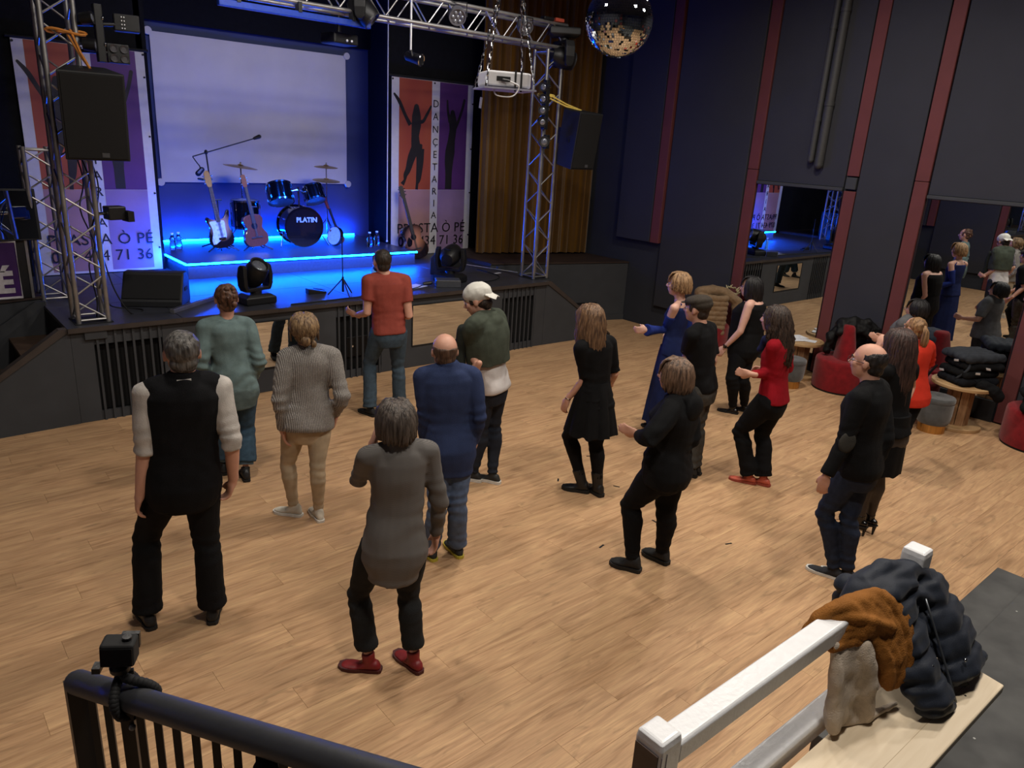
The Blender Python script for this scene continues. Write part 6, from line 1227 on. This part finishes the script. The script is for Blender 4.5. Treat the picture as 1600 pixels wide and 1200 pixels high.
def stool(x, y, lab, r=.185, h=.43):
    t = empty('velvet_stool', (x, y, 0), lab, 'stool')
    part('gold_base', MB().lathe([(r*.80, 0), (r*.80, .10), (r*.78, .104)], seg=36), GOLD, t, world=False, smooth=.6)
    part('velvet_body', MB().lathe([(r*.86, .10), (r*.97, .14), (r, .22), (r, h-.06)], seg=36), VEL_G, t, world=False, smooth=.8)
    part('cushion', MB().lathe([(r*1.0, h-.062), (r*1.02, h-.05), (r*1.02, h-.02), (r*.97, h-.004), (r*.7, h), (.03, h-.002), (.001, h-.012)], seg=36), VEL_G, t, world=False, smooth=.8)
    part('seam', MB().lathe([(r*1.0, h-.066), (r*1.012, h-.062), (r*1.0, h-.058)], seg=36, ring=True), mat('seam_dark', (46, 46, 48)), t, world=False)
    return t
stool(9.21, 4.80, 'grey velvet stool on gold base beside the far spool table', .175, .40)
stool(9.16, 2.93, 'grey velvet stool on gold base in front of the coat table')
def cloth_pile(name, lab, cat, mb, m, voxel=.013, amp=.015, f=14, loc=None, sm=2, fold=None):
    c = np.mean(np.array(mb.v), 0); zmin = min(v[2] for v in mb.v); t = empty(name, (float(c[0]), float(c[1]), float(zmin)), lab, cat)
    sd = sum(map(ord, lab)) % 19
    remeshed('cloth', mb, m, t, voxel, fold or (lambda P: wobble(P, amp, f, sd)+wobble(P, amp*.4, f*2.3, sd)), sm); return t
# puffer jacket over the far chair
def puffer_rows(mb, base, right, fwd, rows, w, dz, bulge):
    """stacked quilted rows hanging down from base"""
    for k in range(rows):
        c = V3(base)-V3((0, 0, dz*k)); mb.capsule([c-V3(right)*w, c-V3(right)*w*.4+V3(fwd)*bulge*.4, c+V3(right)*w*.4+V3(fwd)*bulge*.4, c+V3(right)*w], dz*.72, 10)
    return mb
mb = MB(); rr = V3((.72, -.69, 0)); ff = V3((-.69, -.72, 0)); b0 = V3((9.72, 6.58, .93))
puffer_rows(mb, b0+ff*.20-V3((0, 0, .06)), rr, ff, 8, .20, .075, .05); mb.capsule([b0-rr*.2+ff*.1, b0+ff*.08+V3((0, 0, .04)), b0+rr*.22+ff*.05], .085, 12); mb.capsule([b0+rr*.22+ff*.05, b0+rr*.40+ff*.05-V3((0, 0, .12)), b0+rr*.44+ff*.08-V3((0, 0, .45))], [.09, .09, .075], 12)
PUF = fabric('puffer_tan', (126, 102, 76), sheen=.1, rough=.5)
tj = cloth_pile('puffer_jacket', 'tan quilted puffer jacket hung over the far red chair', 'jacket', mb, PUF, .012, .006, 22)
fur = MB()
for i in range(60): q = random.uniform(0, 2*PI); a = b0+rr*(.30+.10*math.cos(q))+ff*(.02)+V3((0, 0, .02+.07*math.sin(q))); fur.tube([a, a+V3((random.uniform(-.04, .04), random.uniform(-.04, .04), random.uniform(.0, .05)))], [.016, .004], 5)
o = part('fur_trim', fur, fabric('fur_beige', (170, 160, 128)), tj, smooth=True); o['kind'] = 'stuff'
def draped(name, lab, cat, top, right, fwd, w, h_f, h_b, m, sleeve=True, th=.045):
    """a coat thrown over an edge: a ridge with a front and a back fall"""
    mb = MB(); top, right, fwd = V3(top), V3(right), V3(fwd); R = random.Random(len(lab))
    for k in range(9):
        a = -w+2*w*k/8; r = th*R.uniform(.85, 1.25); p0 = top+right*a+V3((0, 0, -.05*abs(a/w)**2))
        mb.capsule([p0-fwd*.16-V3((0, 0, h_b*R.uniform(.8, 1.05))), p0-fwd*.13-V3((0, 0, h_b*.4)), p0-fwd*.06, p0+V3((0, 0, .02)), p0+fwd*.08-V3((0, 0, .02)), p0+fwd*.15-V3((0, 0, h_f*.4)), p0+fwd*.17+right*a*.12-V3((0, 0, h_f*R.uniform(.75, 1.05)))], r, 10)
    if sleeve:
        a = top+right*w; mb.capsule([a, a+right*.10-V3((0, 0, .10)), a+right*.14+fwd*.02-V3((0, 0, h_f*.8)), a+right*.12+fwd*.05-V3((0, 0, h_f*1.15))], [.06, .065, .058, .05], 12)
    return cloth_pile(name, lab, cat, mb, m, .013, .014, 17)
draped('coat', 'black coat hung over the red chair before the slate pillar', 'coat', (9.83, 4.37, .93), (.62, -.78, 0), (-.4, -.3, 0), .17, .12, .40, fabric('coat_black_satin', (15, 15, 16), rough=.5))
mb = MB(); mb.capsule([(9.74, 4.47, .87), (9.66, 4.56, .70), (9.64, 4.57, .50)], [.05, .07, .05], 10)
cloth_pile('scarf', 'black scarf end hanging left of the red backrest before the pillar', 'scarf', mb, fabric('coat_black_satin', (15, 15, 16)), .012, .014, 18)
draped('jacket', 'grey jacket over the backrest of the red chair beside the coat table', 'jacket', (9.72, 3.66, .86), (.2, .95, 0), (-.95, .2, 0), .12, .34, .2, fabric('jacket_slate', (66, 70, 80)))
def folded(name, lab, c, size, rz, m, grp=None, tags=0):
    x, y, z = c; a, b2, h = size; mb = MB(); ca, sa = math.cos(rz), math.sin(rz); q = lambda i, j, k: (x+i*ca-j*sa, y+i*sa+j*ca, z+k)
    for j in np.linspace(-b2/2+h*.45, b2/2-h*.45, max(3, int(b2/(h*.7)))): mb.capsule([q(-a/2+h*.4, j, h*.5), q(-a/4, j, h*.55), q(a/4, j, h*.55), q(a/2-h*.4, j, h*.5)], h*.5, 10)
    return cloth_pile(name, lab, 'jacket', mb, m, .012, .008, 20)
JB = [fabric('jacket_black_a', (15, 15, 17)), fabric('jacket_charcoal', (50, 53, 59)), fabric('jacket_black_b', (20, 21, 26))]
folded('folded_jacket', 'black folded jacket at the bottom of the stack on the coat table', (9.62, 2.82, .55), (.52, .42, .10), -.5, JB[2])
folded('folded_jacket', 'black folded jacket second from the bottom on the coat table', (9.63, 2.83, .64), (.50, .42, .10), -.42, JB[0])
folded('folded_jacket', 'black folded jacket third from the bottom on the coat table', (9.66, 2.80, .73), (.50, .42, .10), -.6, JB[0])
folded('folded_jacket', 'charcoal quilted jacket on top of the stack on the coat table', (9.66, 2.82, .82), (.54, .44, .11), -.5, JB[1])
for i, (p_, r_) in enumerate((((9.36, 2.90, .84), .3), ((9.44, 2.58, .80), -.2), ((9.40, 2.66, .73), .5), ((9.33, 3.02, .70), 0))):
    o = put('coat_check_tag', mesh_of('coat_check_tag', MB().prism([(-.024, -.012), (.022, -.016), (.026, .010), (-.020, .014)], -.004, .004, lambda a, b2, d: (d-b2*.5, a, b2)), PAPER), None, p_, (0, 0, r_)); tag(o, ('white tag highest on the left front of the stacked jackets', 'white tag rightmost on the front of the stacked jackets', 'white tag on the right front below the rightmost tag of the stack', 'white tag lowest on the left of the stacked jackets')[i], 'tag', 'white tags on the stacked jackets')
st = MB().tube(smooth_path([(9.42, 2.78, .86), (9.36, 2.76, .76), (9.37, 2.86, .62)], 5), .016, 8); o = put('belt', mesh_of('belt', st, JB[1], (9.42, 2.78, .62), smooth=True), None, (9.42, 2.78, .62)); tag(o, 'grey cloth belt hanging from the top jacket of the stack', 'belt')
o = put('bag_strap', mesh_of('bag_strap', MB().tube(smooth_path([(9.34, 3.08, .74), (9.30, 3.14, .6), (9.28, 3.20, .42)], 5), .014, 6), JB[0], (9.3, 3.14, .42), smooth=True), None, (9.3, 3.14, .42)); tag(o, 'black strap dangling left of the stacked jackets', 'strap')
mb = MB().capsule([(9.50, 2.62, .57), (9.56, 2.50, .54), (9.60, 2.44, .46)], [.07, .075, .06], 10); cloth_pile('sleeve_bundle', 'black sleeve hanging over the right edge of the coat table', 'jacket', mb, JB[0], .012, .012, 18)
for k, (z, a, w) in enumerate(((.44, .2, .60), (.53, .5, .58), (.62, .3, .55))):
    folded('folded_jacket', ('black jacket lowest in the pile on the red chair at right edge', 'black jacket in the middle of the pile on the right edge chair', 'black jacket uppermost in the pile on the right edge chair')[k], (9.62, 1.98, z), (w, .46, .11), a, JB[0 if k != 1 else 2])
# confetti scraps on the floor
SCRAPS = ((6.11, 5.22, 'right of the blonde woman\'s skirt, farthest of all scraps'), (6.01, 5.01, 'right of the blonde woman\'s skirt, second farthest scrap'), (5.13, 4.62, 'between the calves of the blonde woman'), (4.48, 4.39, 'left of the blonde woman\'s boots'),
          (4.84, 3.99, 'right of the blonde woman\'s boots'), (3.94, 3.33, 'left of the black hoodie woman\'s leading shoe'), (4.61, 3.35, 'between the calves of the black hoodie woman'), (4.82, 2.77, 'alone to the right of the black hoodie woman'))
for i, (x, y, wh) in enumerate(SCRAPS):
    o = put('confetti', mesh_of('confetti', MB().box((0, 0, .002), (.06, .014, .002), rz=i*1.3), BLACK_PL), None, (x, y, .0)); tag(o, 'black confetti scrap on the floor '+wh, 'confetti', 'confetti scraps on the dance floor')
# ---------------------------------------------------------------- raised landing, white railing and bench
MAT_F = NT('landing_vinyl'); MAT_F.b.inputs['Roughness'].default_value = .65
tc = MAT_F.node('ShaderNodeTexCoord'); n1 = MAT_F.node('ShaderNodeTexNoise'); n1.inputs['Scale'].default_value = 5; n1.inputs['Detail'].default_value = 6; MAT_F.link(tc.outputs['Object'], n1.inputs['Vector'])
vo = MAT_F.node('ShaderNodeTexVoronoi'); vo.inputs['Scale'].default_value = 9; MAT_F.link(tc.outputs['Object'], vo.inputs['Vector'])
rp = MAT_F.node('ShaderNodeValToRGB'); rp.color_ramp.elements[0].color = (*lin((46, 46, 46)), 1); rp.color_ramp.elements[1].color = (*lin((70, 70, 69)), 1); rp.color_ramp.elements[0].position = .35; rp.color_ramp.elements[1].position = .7
lt = MAT_F.node('ShaderNodeMath', operation='LESS_THAN'); lt.inputs[1].default_value = .045; MAT_F.link(vo.outputs['Distance'], lt.inputs[0]); mx = MAT_F.node('ShaderNodeMix', data_type='RGBA'); mx.inputs['B'].default_value = (*lin((150, 150, 146)), 1)
MAT_F.link(n1.outputs['Fac'], rp.inputs[0]); MAT_F.link(lt.outputs[0], mx.inputs['Factor']); MAT_F.link(rp.outputs[0], mx.inputs['A']); MAT_F.link(mx.outputs['Result'], MAT_F.b.inputs['Base Color'])
LZ = .80
ld = struct('trim_5', MB().box2((.98, -4.9, 0), (4.96, .79, LZ)), MAT_F.m, None, False, 'black vinyl covered seating landing beside the stairs')
bevel(ld, .01); bevel(put('edge_step', mesh_of('edge_step', MB().box2((2.72, .79, 0), (4.96, 1.03, .635)), MAT_F.m), ld), .008)
rt = empty('white_railing', (1.25, .80, LZ), 'white painted wooden railing with square posts above the dance floor', 'railing')
dirv = unit((1.43, -.02, 0)); sid = V3((-dirv[1], dirv[0], 0))
def post(x, y, z0, z1, s=.080):
    o = part('post', MB().rings([[(x+a*s/2*e, y+b2*s/2*e, z) for a, b2 in ((-1, -1), (1, -1), (1, 1), (-1, 1))] for e, z in ((1, z0), (1, z1-.022), (.94, z1-.006), (.80, z1))]), WHITE_PAINT, rt); return bevel(o, .006)
post(1.25, .815, LZ-.8, 1.635); post(2.68, .80, LZ, 1.655)
part('dark_plate', MB().box2((1.206, .782, .9), (1.2095, .850, 1.60)), mat('plate_brown', (80, 66, 60), rough=.5), rt)
for k in (-1, 1): part('post_groove', MB().box2((1.222+.010*k, .7735, .9), (1.2235+.010*k, .7752, 1.60)), mat('groove_grey', (120, 116, 130)), rt)
p0, p1 = V3((1.29, .812, 0)), V3((2.64, .80, 0))
def rail(z0, z1, w):
    R = []
    for p_ in (p0, p1): R.append([p_+sid*a*w/2+V3((0, 0, z)) for a, z in ((-1, z0), (1, z0), (1, z1-.008), (.8, z1), (-.8, z1), (-1, z1-.008))])
    return bevel(part('rail', MB().rings(R), WHITE_PAINT, rt), .004)
rail(1.535, 1.60, .070); rail(1.17, 1.235, .070)
# pale plywood bench behind the railing
PLY = NT('birch_plywood'); PLY.b.inputs['Roughness'].default_value = .5
tc = PLY.node('ShaderNodeTexCoord'); mp = PLY.node('ShaderNodeMapping'); mp.inputs['Scale'].default_value = (1.2, 14, 4); PLY.link(tc.outputs['Object'], mp.inputs[0]); nz = PLY.node('ShaderNodeTexNoise'); nz.inputs['Scale'].default_value = 3; nz.inputs['Detail'].default_value = 4; nz.inputs['Distortion'].default_value = .8; PLY.link(mp.outputs[0], nz.inputs['Vector'])
rp = PLY.node('ShaderNodeValToRGB'); rp.color_ramp.elements[0].color = (*lin((204, 184, 154)), 1); rp.color_ramp.elements[1].color = (*lin((230, 214, 188)), 1); PLY.link(nz.outputs['Fac'], rp.inputs[0]); PLY.link(rp.outputs[0], PLY.b.inputs['Base Color'])
bt = empty('plywood_bench', (2.2, .62, LZ), 'pale birch plywood bench below the white railing', 'bench')
by_ = lambda x: .775-.012*(x-1.2)
bevel(part('seat_board', MB().prism([(.99, by_(1)-.005), (2.86, by_(2.86)-.215), (2.83, by_(2.86)-.285), (.99, by_(1)-.285)], 1.165, 1.20, lambda a, b2, d: (a, b2, d)), PLY.m, bt), .006) if False else bevel(part('seat_board', MB().prism([(.99, .755), (2.885, .735), (2.84, .468), (.99, .50)], 1.165, 1.20, lambda a, b2, d: (a, b2, d)), PLY.m, bt), .005)
part('board_joint', MB().prism([(.99, .585), (2.86, .555), (2.86, .556), (.99, .5865)], 1.1995, 1.2004, lambda a, b2, d: (a, b2, d)), mat('joint_tan', (168, 146, 116)), bt)
for x in (1.35, 2.45): bevel(part('trestle_leg', MB().prism([(-.10, 0), (.10, 0), (.06, .365), (-.06, .365)], -.012, .012, lambda a, z, d: (x+d, .60+a, LZ+z)), PLY.m, bt), .004)
part('screw_hole', MB().tube([(2.66, .535, 1.198), (2.66, .535, 1.2012)], .004, 8), BLACK_MATTE, bt)
rb = MB(); P = smooth_path([(2.36, .445, 1.12), (2.38, .42, 1.0), (2.47, .41, .90), (2.50, .38, .83), (2.36, .36, .812), (2.30, .33, .81)], 5)
L = [q+V3((.012, .012, 0)) for q in P]; Rr = [q-V3((.012, .012, 0)) for q in P]; n = len(P); rb.add([tuple(v) for v in L+Rr]+[tuple(v+V3((0, 0, .002))) for v in L+Rr], [(k, k+1, n+k+1, n+k) for k in range(n-1)]+[(2*n+k, 3*n+k, 3*n+k+1, 2*n+k+1) for k in range(n-1)])
o = put('ribbon', mesh_of('ribbon', rb, fabric('ribbon_plum', (98, 70, 72)), (2.36, .40, .81), fix=False), None, (2.36, .40, .81)); tag(o, 'plum coloured ribbon strap dangling under the bench edge', 'ribbon')
# coats on the railing and bench
CAM_ = fabric('coat_camel', (138, 88, 36), rough=.8, var=.12); BEI = fabric('lining_beige', (188, 174, 158), rough=.85)
mb = MB()
for k in range(12):
    s_ = k/11; w_ = .5+.5*math.sin(k*2.2); r = .016+.008*w_
    mb.capsule(smooth_path([(2.03+.06*s_, .870-.02*s_, 1.46+.02*w_), (2.06+.12*s_, .838-.012*s_, 1.585+.010*w_), (2.13+.23*s_, .802-.03*s_, 1.622-.025*s_+.010*w_), (2.21+.22*s_, .750-.045*s_, 1.535-.03*s_), (2.27+.16*s_, .700-.025*s_-.012*w_, 1.42-.03*s_), (2.285+.11*s_, .672+.01*math.cos(k*1.7), 1.335-.02*math.sin(PI*s_))], 3), [r*.8]+[r]*14+[r*.7], 9)
for k in range(4): mb.capsule(smooth_path([(2.06, .84-.02*k, 1.575-.018*k), (2.13+.02*k, .78-.01*k, 1.600-.03*k), (2.22+.02*k, .735, 1.575-.035*k), (2.31+.02*k, .71, 1.525-.045*k)], 3), .019, 8)
mb.ell((2.24, .765, 1.55), (.10, .05, .05)).ell((2.33, .70, 1.41), (.07, .025, .09))
cloth_pile('camel_coat', 'camel brown coat bunched over the far end of the white railing', 'coat', mb, CAM_, .0062, .003, 40, sm=1)
mb = MB()
for k in range(6):
    a = -.085+.036*k; mb.capsule([(2.15+a, .775, 1.53), (2.17+a*1.1, .750, 1.40), (2.19+a*1.2, .735, 1.235+.012*(k%2))], [.020, .026, .026], 8)
mb.capsule([(2.12, .75, 1.215), (2.24, .70, 1.213), (2.40, .665, 1.211)], [.018, .018, .012], 10); mb.capsule([(2.19, .735, 1.50), (2.215, .705, 1.36), (2.235, .695, 1.245)], [.024, .036, .026], 10)
cloth_pile('beige_coat', 'beige coat hanging under the camel one, its hem on the bench', 'coat', mb, BEI, .011, .008, 20)
NAVY = fabric('puffer_navy', (32, 37, 48), rough=.6, var=.12, bump=.1, sheen=.05)
nj = empty('puffer_coat', (2.5, .66, 1.2), 'navy blue puffer coat thrown over the railing post and bench', 'coat')
mb = MB(); n = 8
for k in range(n):
    t = k/(n-1); y = .79-.205*t+.015*math.sin(PI*t); z = 1.575-.325*t; xl, xr = 2.335+.07*t, 2.555-.005*t
    r = .047; mb.capsule([(xl, y+.01, z), (xl*.7+xr*.3, y-.016, z+.006), (xl*.3+xr*.7, y-.016, z-.004), (xr, y, z-.008)], [r*.8, r, r, r*.8], 12)
for k in range(n):
    t = k/(n-1); y = .765-.185*t; z = 1.525-.265*t; xl, xr = 2.61+.02*t, 2.775+.06*math.sin(t*2.4)
    r = .047; mb.capsule([(xl, y, z), (xl*.6+xr*.4, y-.016, z+.010), (xr, y-.005, z-.008)], [r*.8, r, r*.9], 12)
mb.capsule([(2.31, .845, 1.54), (2.36, .835, 1.59), (2.48, .825, 1.605), (2.60, .80, 1.58), (2.72, .77, 1.53)], [.050, .056, .058, .054, .045], 12)
mb.capsule([(2.40, .80, 1.60), (2.54, .75, 1.565), (2.64, .72, 1.49)], [.036, .038, .03], 10)
mb.capsule([(2.40, .90, 1.54), (2.46, .90, 1.40), (2.5, .89, 1.30)], [.05, .055, .045], 12); mb.capsule([(2.46, .60, 1.245), (2.50, .555, 1.228), (2.545, .54, 1.218)], [.035, .03, .016], 8)
sd = 4
def quilt(P): return -.014*np.abs(np.cos((P[:, 2]*1.0+P[:, 1]*.25+wobble(P, .014, 9, 1))*PI/.092))**7+wobble(P, .006, 14, 2)+wobble(P, .0025, 50, 5)
remeshed('quilted_shell', mb, NAVY, nj, .0085, quilt, 6)
part('zip', MB().tube([(2.585, .715, 1.535), (2.582, .672, 1.46), (2.578, .622, 1.37), (2.572, .57, 1.28), (2.562, .535, 1.222)], .0045, 6), mat('zip_metal', (120, 124, 130), rough=.35, metal=.8), nj, smooth=True)
for p_ in ((2.455, .605, 1.375), (2.66, .565, 1.33)): part('snap_button', MB().ell(p_, .007, None, 8, 6), CHROME, nj, smooth=True)
mb = MB().capsule([(2.655, .60, 1.28), (2.675, .575, 1.235), (2.705, .555, 1.216)], [.035, .03, .014], 8); remeshed('dark_cuff', mb, BLK('cuff_black', (16, 16, 18)), nj, .009, None, 2)
mb = MB().capsule([(2.74, .63, 1.262), (2.80, .58, 1.252), (2.86, .565, 1.245)], [.045, .048, .035], 10); remeshed('sleeve_end', mb, NAVY, nj, .0095, quilt, 2)
# black stair railing with the action camera
RAILM = mat('rail_black', (48, 49, 53), rough=.55, var=.08, scale=50, bump=.03); BALU = mat('baluster_black', (18, 18, 20), rough=.5)
A0, B0 = V3((.3296, .6970, 2.1938)), V3((.1454, 1.2495, 2.0273)); dr = (B0-A0)/np.linalg.norm((B0-A0)[:2]); RP = lambda t: A0+dr*t   # t = metres along in plan
sr = empty('stair_railing', tuple(RP(.59)[:2])+(0,), 'black metal stair railing with round handrail and square balusters, at the photographer', 'railing')
part('handrail', MB().capsule([RP(-.55), RP(0), RP(.585)], .021, 18), RAILM, sr, smooth=.8)
lo = lambda t: RP(t)[2]-.86
e = RP(.592); part('end_post', MB().box2((e[0]-.016, e[1]-.016, 0.0), (e[0]+.016, e[1]+.016, e[2]-.002)), BALU, sr)
k = 0; t = .545
while t > -.5:
    q = RP(t); part('baluster', MB().box((q[0], q[1], (q[2]-.012+lo(t))/2), (.011, .011, q[2]-.012-lo(t)), rz=-.32), BALU, sr); t -= .047
q = RP(.43); part('middle_post', MB().box((q[0], q[1], (q[2]-.012)/2), (.042, .012, q[2]-.012), rz=-.32-PI/2), BALU, sr)
part('bottom_rail', MB().tube([RP(-.55)-V3((0, 0, .86)), RP(.59)-V3((0, 0, .86))], .014, 8), BALU, sr)
part('rivet', MB().ell(RP(.425)+V3((-.006, -.018, -.040)), .0055, None, 8, 6), mat('rivet_grey', (120, 120, 122), rough=.4), sr)
cp = RP(.448); ac = empty('action_camera', tuple(cp+V3((0, 0, .022))), 'small black action camera on a flexible mini tripod clamped to the handrail', 'camera')
v = unit(V3((cp[0], cp[1], 0))); yaw = math.atan2(v[1], v[0])-PI/2-.35; mC = Matrix.Rotation(yaw, 3, 'Z') @ Matrix.Rotation(.06, 3, 'Y'); cc = cp+V3((.004, 0, .086)); T = lambda x, y, z: tuple(Vector(cc)+mC @ Vector((x, y, z)))
bevel(part('camera_body', MB().box(tuple(cc), (.050, .034, .041), m=mC), BLACK_MATTE, ac), .005, 3)
part('top_button', MB().tube([T(.012, 0, .022), T(.012, 0, .026)], .007, 12), BLACK_PL, ac); part('screen', MB().box(T(0, -.0185, 0), (.046, .001, .032), m=mC), BLACK_GLOSS, ac); part('lens_block', MB().box(T(.012, .020, .006), (.026, .008, .026), m=mC), BLACK_PL, ac); part('latch', MB().box(T(-.030, -.010, -.024), (.012, .018, .010), m=mC), BLACK_PL, ac)
part('mount', MB().capsule([T(0, 0, -.024), tuple(cp+V3((.002, 0, .056)))], [.009, .012], 10), BLACK_PL, ac); part('ball_head', MB().lathe([(.008, -.010), (.015, -.006), (.016, .002), (.010, .008)], cp+V3((.002, 0, .056)), 16), BLACK_PL, ac, smooth=.6); part('locking_knob', MB().tube([tuple(cp+V3((.004, 0, .042))), tuple(cp+V3((.020, -.004, .043)))], .005, 8), BLACK_PL, ac)
u = unit(dr); sdv = unit(V3((dr[1], -dr[0], 0)))
for pts in ([(0, 0, .040), (0, .018, .028), (0, .026, .004), (0, .020, -.020), (0, .0, -.027)], [(0, 0, .040), (-.012, -.016, .026), (-.022, -.026, .006), (-.028, -.022, -.018), (-.03, -.004, -.030)], [(0, 0, .040), (-.026, .004, .034), (-.050, .018, .020), (-.056, .026, .002), (-.05, .020, -.018)]):
    leg = MB(); P = smooth_path([cp+u*a+sdv*b2+V3((0, 0, c)) for a, b2, c in pts], 4)
    for q in P: leg.ell(q, .0082, None, 8, 6)
    part('tripod_leg', leg, BLACK_MATTE, ac, smooth=True)
mb = MB().capsule([RP(.10)-V3((.01, .01, .03)), RP(.10)-V3((.012, .012, .12)), RP(.11)-V3((.01, .015, .30))], [.018, .034, .042], 10)
bg = empty('cloth_bag', tuple(RP(.10)-V3((0, 0, .34))), 'black cloth bag hanging under the handrail at the frame bottom', 'bag'); remeshed('bag_cloth', mb, BLK('bag_black', (16, 16, 18)), bg, .008, lambda P: wobble(P, .004, 40, 1), 1)
resolve_later()
